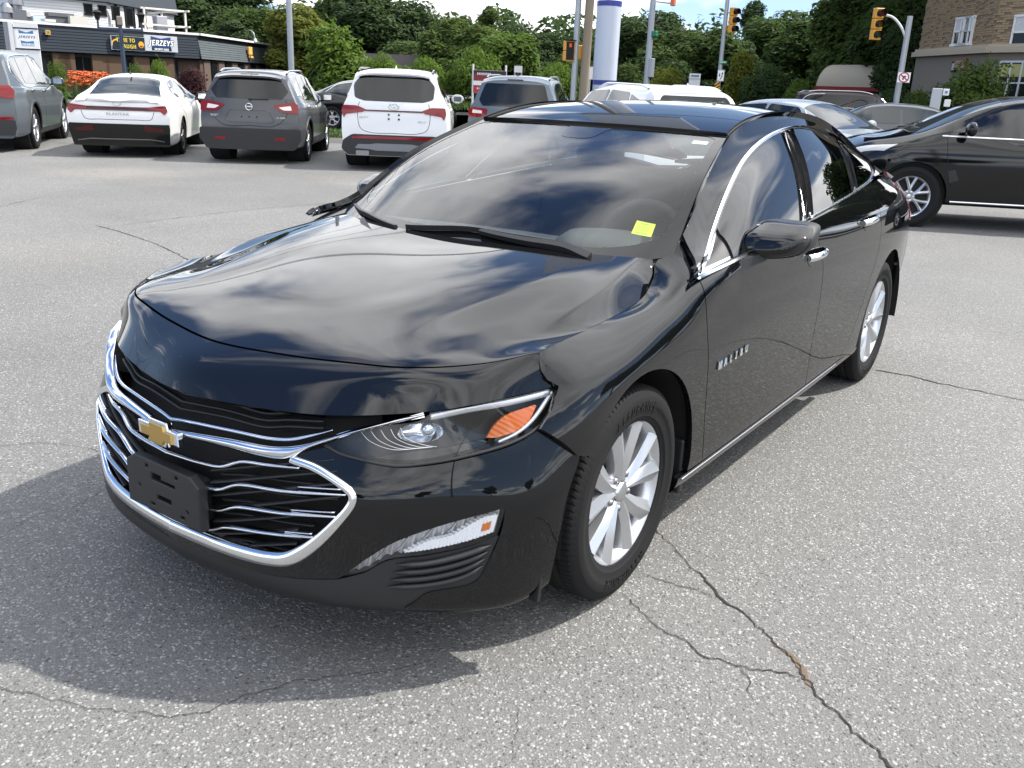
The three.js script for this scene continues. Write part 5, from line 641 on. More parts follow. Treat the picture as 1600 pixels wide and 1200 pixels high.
  const fogUp = [[2.02, 3.40], [2.25, 3.03], [2.49, 2.73], [2.86, 2.46], [3.23, 2.27], [3.675, 2.09]];
  const ventLow = [[3.675, 2.09], [3.69, 2.7], [3.61, 3.15], [3.46, 3.50], [2.92, 3.68], [2.81, 3.85]];
  const lowEdge = [[2.81, 3.85], [2.7, 4.2], [3.0, 4.45], [3.6, 4.6], [4.4, 4.55], [4.93, 4.2]];
  const archB = [[4.93, 4.2], [4.86, 3.6], [4.83, 2.7], [4.84, 1.9], [4.98, 1.25]];
  const gapB = [[4.98, 1.20], [4.66, .835], [4.445, .61]];
  const fOpt = { du: .09, dv: .09, flange: .03, flip: 1 };
  const halfB = [...smooth([[0, 3.36], [.43, 3.37], [.94, 3.36], [1.25, 3.33], [1.44, 3.26], [1.68, 2.95], [1.91, 2.45], [2.055, 2.02], [2.06, 1.82], [1.95, 1.58], [1.70, 1.25], [1.47, 1.12]], .03), [1.66, .92], ...smooth([[1.84, .80], [2.0, .97], [2.136, 1.05], [2.54, 1.21], [2.95, 1.175], [3.44, 1.06], [3.868, .93], [4.30, .715]]), ...smooth(gapB).reverse(), ...smooth(archB).reverse(), ...smooth(lowEdge).reverse(), ...smooth(ventLow).reverse(), ...smooth(fogUp).reverse(), ...smooth([[2.0, 3.44], [1.56, 3.57], [1.13, 3.68], [.5, 3.70], [0, 3.70]])].map(p => [p[0], p[1]]);
  const bumpG = sheet(FASCIA, halfB, fOpt); part(S, 'front_bumper', [bumpG, mirrored(bumpG)], M.black);
  const valG = sheet(FASCIA, [...smooth([[0, 3.73], [.5, 3.73], [1.13, 3.71], [1.56, 3.60], [2.0, 3.47]]), [2.25, 3.30], ...smooth([[2.25, 3.30], [2.48, 3.06], [2.87, 2.98], [3.41, 2.81], [3.655, 2.66]]), ...smooth(ventLow.slice(1)), ...smooth(lowEdge), [4.93, 4.9], [4, 5], [0, 5]], { ...fOpt, lift: -.004 });
  part(S, 'air_dam', [valG, mirrored(valG)], M.plastic);
  const ribs = []; for (let i = 0; i < 4; i++) ribs.push(ribbon(FASCIA, smooth([[2.55 - i * .02, 3.13 + i * .14], [2.9, 3.10 + i * .135], [3.3, 2.98 + i * .135], [3.60 - i * .02, 2.84 + i * .125]], .03), DOME(.016, .010), 1, false, t => Math.min(1, Math.min(t, 1 - t) * 6 + .1)));
  part(S, 'vent_rib', [...ribs, ...ribs.map(mirrored)], M.plastic);
  
  // backing behind the openings, grille bars
  const inward = (u, v) => { const p = FASCIA(u, v), n = normalOf(FASCIA, u, v, 1); return [p[0] - n[0] * .05, p[1] - n[1] * .05, p[2] - n[2] * .05]; };
  part(S, 'grille_backing', sheet((u, v) => { const p = FASCIA(u, v); return [p[0] * .97, p[1], p[2] - .075]; }, [[-2.3, .0], [2.3, .0], [2.3, 3.5], [-2.3, 3.5]], { du: .2, dv: .2, flange: 0, flip: 1 }), M.dark);
  const gf = (dz) => (u, v) => { const p = FASCIA(u, v); return [p[0], p[1], p[2] - dz]; };
  const sym = (pts) => { const r = smooth(pts, .02); return [...r.slice().reverse().map(p => [-p[0], p[1]]), ...r]; };
  const frameLoop = sym([[0, 3.315], [.43, 3.32], [.94, 3.31], [1.25, 3.275], [1.43, 3.205], [1.66, 2.91], [1.89, 2.42], [2.03, 2.0], [2.03, 1.82], [1.93, 1.61], [1.69, 1.29], [1.46, 1.16]]);
  const wid = (t) => { const k = Math.abs(t - .5) * 2; return 1.05 - .5 * sstep(.35, .62, k); };
  part(S, 'grille_frame', ribbon(FASCIA, frameLoop, DOME(.040, .012, 8), 1, false, wid), M.chrome);
  // main chrome bar with wings over the headlights
  const wing = (top, bot, bul) => { const a = smooth(top, .01), b = smooth(bot, .01), n = 60, at = (l, t) => { const x = t * (l.length - 1), i = Math.max(0, Math.min(l.length - 2, Math.floor(x))), f = x - i; return [l[i][0] + (l[i + 1][0] - l[i][0]) * f, l[i][1] + (l[i + 1][1] - l[i][1]) * f]; };
    const F = (u, v) => { const p = at(a, u), q = at(b, u), w = [p[0] + (q[0] - p[0]) * v, p[1] + (q[1] - p[1]) * v], P = FASCIA(...w), N = normalOf(FASCIA, ...w, 1), o = bul * Math.pow(Math.max(0, Math.sin(Math.PI * Math.min(1, Math.max(0, v)))), .6) * Math.min(1, (1 - u) * 6 + .3) + .002; return [P[0] + N[0] * o, P[1] + N[1] * o, P[2] + N[2] * o]; };
    return sheet(F, [[0, 0], [1, 0], [1, 1], [0, 1]], { du: 1 / n, dv: 1 / 10, flange: .01, flip: 1 }); };
  const wingG = wing([[0, .90], [.29, .885], [.79, .87], [1.28, .885], [1.52, .80], [1.95, .49], [2.26, .27], [2.5, .18], [2.70, .10], [2.98, .04]], [[0, 1.06], [.27, 1.085], [.80, 1.14], [1.15, 1.21], [1.40, 1.20], [1.67, .88], [1.82, .73], [2.10, .47], [2.50, .28], [2.98, .10]], .022);
  part(S, 'grille_bar', [wingG, mirrored(wingG)], M.chrome);
  const thinRun = sym([[0, .70], [.16, .685], [.77, .70], [1.22, .735], [1.45, .69], [1.69, .54], [1.94, .365]]);
  part(S, 'grille_trim', ribbon(FASCIA, thinRun, DOME(.011, .008), 1, false, t => 1 - .75 * sstep(.72, 1, Math.abs(t - .5) * 2)), M.chrome);
  // black bars of the upper grille and hatch bars of the lower one
  const bars = []; for (const [v0, v1] of [[.17, .2], [.36, .38], [.53, .55]]) bars.push(ribbon(gf(.03), sym([[0, v0], [.6, v0], [1.05, v1 + .05], [1.35, v1 - .06], [1.75, v1 - .12]]), DOME(.009, .012), 1));
  const bars2 = []; for (const k of [0, 1, 2, 3, 4, 5, 6]) { const v = 1.5 + k * .27; bars2.push(ribbon(gf(.014), smooth([[.55, v + .28], [1.0, v + .02], [1.5, v - .22], [1.9, v - .38]].filter(p => p[1] > 1.1 && p[1] < 3.2 && p[0] < 1.95 - Math.max(0, p[1] - 2) * .42), .05), DOME(.009, .012), 1)); bars2.push(ribbon(gf(.028), smooth([[.62, v + .1], [.95, v], [1.4, v], [1.85 - Math.max(0, v - 2) * .4, v]], .05), DOME(.007, .010), 1)); }
  const lit = bars2.filter(g => g.attributes.position.count > 0);
  part(S, 'upper_grille_bars', bars, M.plastic); part(S, 'grille_mesh', [...lit, ...lit.map(mirrored)], M.plastic);
  const slat = pts => ribbon(gf(.004), sym(pts), DOME(.012, .014), 1, false, t => 1 - .45 * sstep(.8, 1, Math.abs(t - .5) * 2));
  part(S, 'grille_slat', slat([[0, 1.57], [.47, 1.62], [.70, 1.60], [.945, 1.395], [1.2, 1.38], [1.54, 1.37]]), M.chrome);
  part(S, 'grille_slat', slat([[0, 2.10], [.4, 2.15], [.66, 2.12], [.93, 1.905], [1.38, 1.895], [1.97, 1.87]]), M.chrome);
  part(S, 'grille_slat', slat([[0, 2.54], [.4, 2.58], [.66, 2.54], [.9, 2.365], [1.38, 2.325], [1.88, 2.31]]), M.chrome);
  part(S, 'grille_slat', slat([[0, 3.08], [.5, 3.03], [.76, 2.84], [1.24, 2.75], [1.70, 2.72]]), M.chrome);
  for (const [a, b] of [[[1.51, 1.785], [1.93, 1.765]], [[1.44, 2.255], [1.86, 2.228]], [[1.38, 2.68], [1.66, 2.66]]]) { const g = ribbon(gf(.006), smooth([a, [(a[0] + b[0]) / 2, (a[1] + b[1]) / 2], b], .05), DOME(.006, .008), 1); part(S, 'grille_slat', g, M.chrome); part(S, 'grille_slat', mirrored(g), M.chrome); }
  // plate bracket
  const pb = extrude([[-.155, -.068], [.155, -.068], [.155, .05], [.12, .072], [-.12, .072], [-.155, .05]], .022, .004, [[[-.05, .018], [.06, .018], [.06, .034], [.0, .034], [0, .045], [-.05, .045]], [[-.03, -.034], [.04, -.034], [.04, -.014], [-.03, -.014]], [[-.075, .048], [-.055, .048], [-.055, .064], [-.075, .064]], [[.055, .048], [.075, .048], [.075, .064], [.055, .064]], ringArc(0, .009, 0, Math.PI * 2, 12).slice(0, 12).map(p => [p[0] - .105, p[1] - .012]), ringArc(0, .009, 0, Math.PI * 2, 12).slice(0, 12).map(p => [p[0] + .105, p[1] - .03]), [[.07, -.06], [.095, -.06], [.095, -.045], [.07, -.045]], [[-.06, -.058], [-.035, -.058], [-.035, -.044], [-.06, -.044]]]);
  part(S, 'plate_bracket', xf(pb, { p: [0, .432, .958], r: [-.02, 0, 0] }), M.plastic);
  part(S, 'plate_bracket_base', rbox(.27, .12, .035, .008, [0, .43, .94]), M.dark);
  // emblem on the bar
  { const bow = (k) => [[-.092 * k, -.016 * k], [-.038 * k, -.016 * k], [-.047 * k, -.034 * k], [.038 * k, -.034 * k], [.047 * k, -.016 * k], [.100 * k, -.016 * k], [.092 * k, .016 * k], [.047 * k, .016 * k], [.038 * k, .034 * k], [-.047 * k, .034 * k], [-.038 * k, .016 * k], [-.1 * k, .016 * k]].map(p => [p[0] * .98, p[1]]);
    const e = part(S, 'emblem', xf(extrude(bow(.86), .012, .004), { p: [0, .598, .966], r: [-.12, 0, 0] }), M.chrome); part(e, 'emblem_face', xf(extrude(bow(.68), .010, .0025), { p: [0, .5975, .975], r: [-.12, 0, 0] }), M.gold); }
  // headlights
  const hlPoly = [...smooth(hlLow, .02), [4.79, .012], ...smooth([[4.79, .012], [4.36, .02], [3.88, .02], [3.09, .06], [2.89, .20], [2.53, .26], [2.16, .43], [1.88, .70]], .02)];
  const depth = d => (u, v) => { const p = FASCIA(u, v), n = normalOf(FASCIA, u, v, 1); return [p[0] - n[0] * d, p[1] - n[1] * d, p[2] - n[2] * d]; };
  for (const m of [1, -1]) {
    const q = g => m > 0 ? g : mirrored(g), hl = new THREE.Group(); hl.name = 'headlight'; S.add(hl);
    part(hl, 'lens', q(sheet(FASCIA, hlPoly, { du: .1, dv: .08, flange: .0, flip: 1, lift: -.001 })), M.lens);
    part(hl, 'housing', q(sheet(depth(.055), hlPoly, { du: .1, dv: .08, flange: -.055, flip: 1 })), std([.02, .02, .021], .35));
    part(hl, 'light_seal', q(ribbon(FASCIA, [...smooth(hlLow, .02)], DOME(.008, .003), 1)), M.plastic);
    part(hl, 'light_guide', q(merge([ribbon(depth(.010), smooth([[3.05, .12], [3.5, .095], [3.9, .085], [4.4, .08], [4.86, .06]], .02), DOME(.020, .006), 1), ribbon(depth(.012), smooth([[4.90, .07], [4.74, .22], [4.44, .47], [4.05, .715], [3.75, .845]], .02), DOME(.014, .006), 1, false, t => 1 - .5 * t)])), std([.62, .63, .65], .2, .6));
    part(hl, 'turn_signal', q(sheet((u, v) => depth(.016 + .0003 * Math.sin((u - v * .6) * 50))(u, v), [...smooth([[3.64, .74], [3.82, .54], [4.17, .32], [4.62, .215]]), ...smooth([[4.63, .24], [4.41, .46], [4.09, .665], [3.78, .755]])], { du: .014, dv: .02, flange: .01, flip: 1 })), M.amber);
    const c = FASCIA(2.93, .52); { const ax = .27, ay = .22, F = (u, v) => { const r2 = Math.min(1, ((u - 2.90) / ax) ** 2 + ((v - .46) / ay) ** 2); return depth(.020 + .034 * (1 - r2))(u, v); }, o = []; for (let i = 0; i < 40; i++) { const k = i / 40 * Math.PI * 2; o.push([2.90 + ax * Math.cos(k), .46 + ay * Math.sin(k)]); } part(hl, 'reflector', q(sheet(F, o, { du: .03, dv: .025, flange: 0, flip: 1 })), M.chrome); }
    part(hl, 'bulb', q(xf(new THREE.SphereGeometry(.020, 20, 14), { p: [c[0] - .012, c[1] + .004, c[2] - .030] })), std([.55, .6, .68], .05, .9));
    const rings = []; for (let i = 0; i < 5; i++) rings.push(ribbon(depth(.024), smooth([[2.66 - i * .11, .30 + i * .02], [2.72 - i * .10, .55 + i * .015], [2.95 - i * .1, .76 + i * .01], [3.05 - i * .05, .80]], .02), DOME(.0035, .003), 1)); part(hl, 'trim_ring', q(merge(rings)), M.satin);
    part(hl, 'bezel', q(merge([sheet(depth(.034), outline([[2.3, .98], [2.7, 1.05], [3.2, .98], [3.55, .89], [3.7, .78]], [[3.7, .78], [3.2, .84], [2.75, .86], [2.3, .98]]), { du: .1, dv: .04, flange: .02, flip: 1 }), sheet(depth(.026), [[3.30, .20], [4.05, .16], [3.72, .46], [3.40, .62]], { du: .1, dv: .06, flange: .03, flip: 1 })])), M.gloss);
    // lower lamps
    const fl = new THREE.Group(); fl.name = 'running_light'; S.add(fl);
    const fogPoly = [...smooth(fogUp), ...smooth([[3.675, 2.11], [3.655, 2.63]]), ...smooth([[3.655, 2.63], [3.41, 2.78], [2.87, 2.945], [2.47, 3.03], [2.25, 3.26], [2.02, 3.40]])];
    part(fl, 'lens', q(sheet(FASCIA, fogPoly, { du: .1, dv: .1, flange: .0, flip: 1, lift: -.002 })), M.lens);
    const fh = (u, v) => { const p = depth(.028 + .006 * Math.sin(u * 60))(u, v); return p; };
    part(fl, 'housing', q(sheet(depth(.04), fogPoly, { du: .1, dv: .06, flange: -.04, flip: 1 })), M.plastic); part(fl, 'reflector', q(sheet(fh, fogPoly, { du: .02, dv: .06, flange: 0, flip: 1 })), std([.72, .73, .75], .22, .55));
    part(fl, 'diffuser', q(sheet((u, v) => depth(.006 + .0016 * Math.sin(u * 150))(u, v), [[2.62, 2.93], ...smooth([[2.62, 2.93], [2.85, 2.72], [3.1, 2.62], [3.3, 2.40], [3.45, 2.27], [3.60, 2.24]]), [3.59, 2.60], ...smooth([[3.59, 2.60], [3.35, 2.72], [2.9, 2.87], [2.62, 2.93]])], { du: .01, dv: .1, flange: .012, flip: 1 })), phys([.80, .82, .85], .08, { clearcoat: 1 }));
    part(fl, 'marker', q(sheet(depth(.003), [[3.44, 2.42], [3.53, 2.37], [3.53, 2.53], [3.44, 2.56]], { du: .05, dv: .05, flange: .004, flip: 1 })), std([.55, .16, .03], .3));
    const vs = []; for (const [u, t0, t1] of [[2.42, 2.84, 3.08], [2.62, 2.66, 2.90], [2.86, 2.50, 2.70], [3.12, 2.36, 2.56]]) vs.push(ribbon(depth(.008), smooth([[u, t0], [u - .03, (t0 + t1) / 2], [u - .08, t1]], .02), DOME(.004, .004), 1)); part(fl, 'rib', q(merge(vs)), M.satin);
  }
  part(S, 'lower_intake', sheet(depth(.06), [[-2.3, 3.45], [2.3, 3.45], [2.3, 5], [-2.3, 5]], { du: .2, dv: .2, flange: 0, flip: 1 }), M.dark);
  // windshield, roof, rear
  part(S, 'windshield', sheet(SHIELD, [[-.995, -.12], [.995, -.12], [.995, .996], [-.995, .996]], { du: .04, dv: .05, flange: 0, flip: 0 }), M.glass);
  const inner = outline([[-.95, .12], [-.88, .05], [-.69, .025], [-.4, .042], [-.1, .055], [.35, .045], [.55, .015], [.72, -.012], [.86, -.004], [.935, .05], [.955, .2]], [[.955, .2], [.945, .6], [.935, .94]], [[.935, .94], [.9, .965], [.25, .962], [.16, .955], [.12, .86], [0, .84], [-.12, .86], [-.16, .955], [-.25, .962], [-.9, .965], [-.945, .94]], [[-.945, .94], [-.95, .5], [-.95, .12]]);
  part(S, 'windshield_border', sheet(SHIELD, [[-1, -.12], [1, -.12], [1, .998], [-1, .998]], { du: .05, dv: .06, flange: 0, flip: 0, lift: .0012, holes: [inner] }), M.frit);
  part(S, 'roof', sheet(ROOF, [[-.992, -1.178], [.992, -1.178], [.992, -2.62], [-.992, -2.62]], { du: .08, dv: .06, flange: .012, flip: 0 }), M.black);
  for (const s of [1, -1]) part(S, 'roof_seal', ribbon((u, z) => ROOF(u * s, z), smooth([[.996, -1.18], [.996, -1.9], [.996, -2.62]], .05), DOME(.005, .0008), s > 0 ? 0 : 1), M.matte);
  part(S, 'windshield_seal', ribbon(SHIELD, [-1, -.8, -.6, -.4, -.2, 0, .2, .4, .6, .8, 1].map(u => [u, 1]), DOME(.005, .001), 0), M.matte);
  part(S, 'rear_window', sheet(BACKLIGHT, [[-.99, .02], [.99, .02], [.99, .97], [-.99, .97]], { du: .1, dv: .1, flange: 0 }), M.tint);
  part(S, 'trunk_lid', sheet(DECK, [[-1.04, 0], [1.04, 0], [1.04, 1], [-1.04, 1]], { du: .1, dv: .1, flange: .02 }), M.black);
  part(S, 'rear_bumper', [sheet(TAIL, [[-3.98, 0], [3.98, 0], [3.98, 4], [-3.98, 4]], { du: .15, dv: .15, flange: .02, flip: 0 })], M.black);
  both('tail_light', () => sheet(TAIL, outline([[2.1, .35], [3.2, .25], [3.9, .2]], [[3.9, .2], [4.0, .5], [4.02, 1.35]], [[4.02, 1.35], [3.4, 1.5], [2.2, 1.3], [2.1, .35]]), { du: .1, dv: .1, flange: .02, lift: .012 }), M.red);
  // door handles, badge
  for (const [poly, pocket, door] of [[[-1.37, -1.565, .892, .868], 0, doors], [[-2.155, -2.365, .955, .930], 0, rdoors]]) for (const m of [0, 1]) {
    const [z0, z1, y0, y1] = poly, pts = []; for (let i = 0; i <= 14; i++) { const t = i / 14, z = z0 + (z1 - z0) * t, y = (y0 + y1) / 2 + .012 * t + .0; const o = .004 + .030 * Math.sin(Math.PI * Math.min(1, Math.max(0, t * 1.06 - .03))) ** .55; const v = zy(z, y), p = SIDE(z, v), n = normalOf(SIDE, z, v); pts.push([p[0] + n[0] * o, p[1] + n[1] * o, p[2] + n[2] * o]); }
    const g = strip(pts, pts.map((_, i) => normalOf(SIDE, z0, 2.3)), [[-.013, -.004], [-.015, .002], [-.010, .009], [0, .012], [.010, .009], [.015, .002], [.013, -.004], [0, -.007]]);
    const zc = (z0 + z1) / 2 + .04, cup = sheet((a, b) => { const z = zc + a, y = (y0 + y1) / 2 + b, v = zy(z, y), p = SIDE(z, v), r = Math.min(1, Math.hypot(a / .06, b / .038)); p[0] -= .022 * (1 - r * r); p[0] += .0012; return p; }, ringArc(0, 1, 0, Math.PI * 2, 32).slice(0, 32).map(p => [p[0] * .06, p[1] * .038]), { du: .012, dv: .01, flange: 0 });
    part(door[m], 'door_handle', m ? mirrored(g) : g, M.chrome); part(door[m], 'handle_recess', m ? mirrored(cup) : cup, M.black);
  }
  { const letters = 'MALIBU'; [...letters].forEach((ch, i) => { const z = -.535 - i * .0465, y = .628 + i * .0015, v = zy(z, y), p = SIDE(z, v), n = normalOf(SIDE, z, v); const g = text(ch, .027, .004, .0012); g.center(); const m = part(S, 'badge_letter', g, M.chrome); m.position.set(p[0] + n[0] * .004, y, z); m.rotation.y = Math.PI / 2; });
    [...letters].forEach((ch, i) => { const z = -.535 - (5 - i) * .0465, y = .628, v = zy(z, y), p = SIDE(z, v), n = normalOf(SIDE, z, v); const g = text(ch, .027, .004, .0012); g.center(); const m = part(S, 'badge_letter', g, M.chrome); m.position.set(-p[0] - n[0] * .004, y, z); m.rotation.y = -Math.PI / 2; }); }
    // mirrors
  for (const m of [1, -1]) {
    const mg = new THREE.Group(); mg.name = 'side_mirror'; mg.position.set(-.045 * m, -.021, -.13); S.add(mg); const q = g => m > 0 ? g : mirrored(g);
    const ol = smooth([[.862, 1.03], [.885, 1.062], [.917, 1.092], [1.01, 1.098], [1.095, 1.089], [1.116, 1.045], [1.092, 1.003], [1.02, .980], [.93, .974], [.875, .985], [.862, 1.03]], .012), c = [.985, 1.035];
    const rho = (x, y) => { const dx = x - c[0], dy = y - c[1]; let best = 1e9; for (let i = 0; i < ol.length - 1; i++) { const [ax, ay] = ol[i], [bx, by] = ol[i + 1], ex = bx - ax, ey = by - ay, det = dx * ey - dy * ex; if (Math.abs(det) < 1e-12) continue; const t = ((ax - c[0]) * ey - (ay - c[1]) * ex) / det, k = ((ax - c[0]) * dy - (ay - c[1]) * dx) / det; if (t > 0 && k >= -1e-6 && k <= 1 + 1e-6) best = Math.min(best, t); } return best > 1e8 ? 0 : 1 / best; };
    const zf = (x, y) => { const r = Math.min(1, rho(x, y)), up = sstep(1.04, 1.09, y); return -.625 - .16 * (x - .9) - .34 * (y - 1.035) - .085 * (1 - Math.sqrt(Math.max(0, 1 - r ** 3.2))) - .05 * up * up; };
    const face = (x, y) => [x, y, zf(x, y)], at = k => ol.map(p => [c[0] + (p[0] - c[0]) * k, c[1] + (p[1] - c[1]) * k]);
    const low = x => x < 1.04 ? 1.001 + .02 * (x - .9) : 1.0038 + (x - 1.04) ** 1.5 * 2.9, full = at(.985);
    const up = clipCurve(full, low, 1), dn = clipCurve(full, low, -1);
    part(mg, 'mirror_shell', q(sheet(face, up, { du: .01, dv: .008, flange: .006, flip: 0 })), M.black);
    part(mg, 'mirror_base', q(sheet(face, dn, { du: .012, dv: .008, flange: .006, flip: 0, lift: -.002 })), M.plastic);
    const rim = []; for (const [k, d] of [[.97, -.004], [1.0, .012], [1.0, .05], [.97, .085], [.93, .088], [.9, .06]]) rim.push(at(k).map(p => [p[0], p[1], zf(c[0] + (p[0] - c[0]) / k * .985, c[1] + (p[1] - c[1]) / k * .985) - d]));
    { const pos = [], idx = [], n = ol.length, m = rim.length; for (const r of rim) for (const p of r) pos.push(...p); for (let j = 0; j < m - 1; j++) for (let i = 0; i < n - 1; i++) { const a = j * n + i, b = a + 1, e = a + n, d = e + 1; idx.push(a, b, e, b, d, e); } const g = new THREE.BufferGeometry(); g.setAttribute('position', new THREE.Float32BufferAttribute(pos, 3)); g.setIndex(idx); part(mg, 'mirror_cap', q(toCreasedNormals(g, .6)), M.plastic); }
    part(mg, 'mirror_arm', q(merge([strip([[.872, .968, -.50], [.89, .972, -.55], [.915, .985, -.61], [.95, 1.0, -.68]], [[0, 1, .2], [0, 1, .2], [0, 1, .2], [0, 1, .2]], [[-.07, -.03], [-.06, .004], [-.01, .014], [.05, .008], [.06, -.028]], false, t => 1 - .25 * t)])), M.plastic);
    part(mg, 'mirror_glass', q(xf(rbox(.15, .10, .004, .002, [0, 0, 0]), { p: [.99, 1.035, -.735], r: [0, .16, 0] })), M.chrome);
  }
  // wipers and cowl
  part(S, 'cowl', sheet((u, v) => { const p = SHIELD(u, -.02 - .1 * v); return [p[0], p[1] - .004 - .02 * v, p[2] + .02 * v]; }, [[-1, 0], [1, 0], [1, 1], [-1, 1]], { du: .05, dv: .25, flange: 0, flip: 1 }), M.matte);
  const wip = (pts, lift = .014) => { const [p, n] = onSurf(SHIELD, smooth(pts, .04), 0); return [p, n]; };
  for (const [blade, arm] of [[[[-.27, .0], [.095, .055], [.34, .036], [.54, .008]], [[.727, -.125], [.604, -.045], [.41, .0], [.16, .045]]], [[[-.84, -.035], [-.72, -.03], [-.62, -.02], [-.33, -.02]], [[-.40, -.12], [-.5, -.09], [-.58, -.07], [-.62, -.06]]]]) {
    const w = new THREE.Group(); w.name = 'wiper'; S.add(w); const [bp, bn] = wip(blade), [ap, an] = wip(arm);
    part(w, 'wiper_blade', strip(bp, bn, [[-.008, .006], [-.006, .022], [.004, .026], [.009, .008]]), M.plastic);
    part(w, 'wiper_arm', strip(ap, an, [[-.013, .014], [-.011, .034], [.011, .036], [.013, .014]], false, t => 1.25 - .55 * t), M.plastic);
  }
  // yellow note inside the windshield
  { const tx = canvasTex(256, 160, (c, w, h) => { c.fillStyle = '#d9e63a'; c.fillRect(0, 0, w, h); c.strokeStyle = '#7c9a22'; c.lineWidth = 3; c.strokeRect(5, 5, w - 10, h - 10); c.fillStyle = '#5f7d1c'; c.font = 'bold 26px sans-serif'; c.textAlign = 'center'; for (let i = 0; i < 6; i++) c.fillRect(70 + i * 20, 16, 13, 20); for (let i = 0; i < 5; i++) { c.fillRect(30, 48 + i * 14, w - 60 - (i % 2) * 24, 5); } for (let i = 0; i < 7; i++) c.fillRect(52 + i * 22, 128, 15, 16); });
    const g = sheet((a, b) => SHIELD(.812 + a * .083 - b * .006, .085 - a * .036 + b * .092), [[0, 0], [1, 0], [1, 1], [0, 1]], { du: .2, dv: .2, flange: .0, lift: -.004 }); part(S, 'inspection_note', g, new THREE.MeshStandardMaterial({ map: tx, roughness: .7, side: THREE.DoubleSide }));
    part(S, 'toll_tag', sheet((a, b) => SHIELD(.80 + a * .10, .89 + b * .035), [[0, 0], [1, 0], [1, 1], [0, 1]], { du: .5, dv: .5, flange: 0, lift: -.004 }), M.white); }
  // cabin
  part(S, 'dashboard', [sheet((u, v) => [u * (.74 - .02 * v), .955 - .03 * v - .02 * u * u + .012 * Math.sin(v * 3), -.30 - .52 * v - .22 * u * u * (1 - v)], [[-1, 0], [1, 0], [1, 1], [-1, 1]], { du: .1, dv: .1, flange: 0 }), sheet((u, v) => [u * .72, .93 - .30 * v - .02 * u * u, -.82 - .05 * Math.sin(v * 3)], [[-1, 0], [1, 0], [1, 1], [-1, 1]], { du: .1, dv: .2, flange: 0 }), xf(lathe([[0, 0], [.16, -.005], [.21, -.04], [.23, -.10]], 28), { p: [.37, .99, -.70], s: [1, 1, .8] })], std([.035, .035, .037], .7));
  { const sw = new THREE.TorusGeometry(.185, .016, 12, 40); part(S, 'steering_wheel', [xf(sw, { p: [.37, .905, -.94], r: [-.42, 0, 0] }), xf(rbox(.16, .11, .05, .02), { p: [.37, .905, -.94], r: [-.42, 0, 0] }), bar([.19, .91, -.94], [.55, .91, -.94], .014), bar([.37, .72, -.86], [.37, .9, -.94], .014), bar([.37, .85, -.7], [.37, .905, -.94], .03)], M.matte); }
  for (const [x, z] of [[.37, -1.75], [-.37, -1.75]]) { const st = new THREE.Group(); st.name = 'seat'; S.add(st); part(st, 'seat_cushion', rbox(.5, .16, .5, .06, [x, .50, z + .33]), M.seat); part(st, 'seat_back', rbox(.5, .62, .16, .07, [x, .84, z], [-.3, 0, 0], 4), M.seat); part(st, 'headrest', [rbox(.26, .17, .10, .045, [x, 1.20, z - .14], [-.2, 0, 0], 4), bar([x - .06, 1.1, z - .1], [x - .06, 1.16, z - .13], .008), bar([x + .06, 1.1, z - .1], [x + .06, 1.16, z - .13], .008)], M.seat); }
  part(S, 'rear_seat', [rbox(1.25, .6, .2, .07, [0, .78, -2.55], [-.35, 0, 0]), rbox(1.25, .2, .5, .07, [0, .5, -2.25])], M.seat);
  part(S, 'rear_view_mirror', [rbox(.24, .065, .03, .015, [0, 1.285, -1.22], [.1, 0, 0]), bar([0, 1.29, -1.2], [0, 1.335, -1.17], .01), rbox(.12, .05, .10, .02, [0, 1.318, -1.19], [.6, 0, 0])], M.plastic);
  part(S, 'roof_lining', sheet((s, z) => { const p = ROOF(s, z); return [p[0], p[1] - .03, p[2]]; }, [[-.97, -1.2], [.97, -1.2], [.97, -2.6], [-.97, -2.6]], { du: .2, dv: .2, flange: 0 }), std([.30, .30, .29], .9));
  // inner shell, underbody, wheel houses
  const inn = (z, v) => { const p = SIDE(z, v); return [p[0] - .035, p[1], p[2]]; };
  both('inner_panel', () => merge([sheet(inn, [[-.40, 1.1], [-1.4, 1.1], [-2.40, 1.1], [-2.38, 3.5], [-2.2, 5.4], [-2.1, 6.6], [-.42, 6.6]], { du: .1, dv: .4, flange: 0 })]), M.dark);
  part(S, 'underbody', [box(1.5, .04, 3.9, [0, .22, -1.5]), box(1.2, .4, .5, [0, .44, .4]), box(.7, .35, .12, [0, .45, .70]), box(1.1, .55, .8, [0, .55, 0]), box(1.1, .5, .9, [0, .55, -2.85]), box(1.3, .6, .3, [0, .6, -3.55])], M.dark);
  for (const z of [0, rz]) both('wheel_house', () => { const g = new THREE.CylinderGeometry(.41, .41, .40, 40, 1, true, -Math.PI * .53, Math.PI * 1.06); g.rotateZ(Math.PI / 2); g.rotateX(z ? -Math.PI / 2 : -Math.PI / 2); g.translate(.705, .335, z); return g; }, M.dark);
  both('wheel_liner', () => rbox(.40, .36, .015, .004, [.692, .37, .428], [-.18, -.12, 0]), M.dark);
  both('mud_flap', () => merge([rbox(.05, .20, .03, .01, [.86, .29, -.40])]), M.plastic);
  // wheels
  const wp = makeWheel({ rim: .227, blocks: 104, letters: 'ASSURANCE' }); const put = (x, z, t) => { const w = placeWheel(S, wp, x, .335, z, t); return w; };
  for (const [x, z, t] of [[.783, 0, .01], [-.783, 0, .01], [.783, rz, 0], [-.783, rz, 0]]) put(x, z, t);
  const cap = new THREE.Group();
  part(S, 'antenna', xf(lathe([[0, .05], [.02, .045], [.035, .0]], 20), { p: [0, 1.405, -2.52], s: [.6, 1, 2] }), M.black);
}

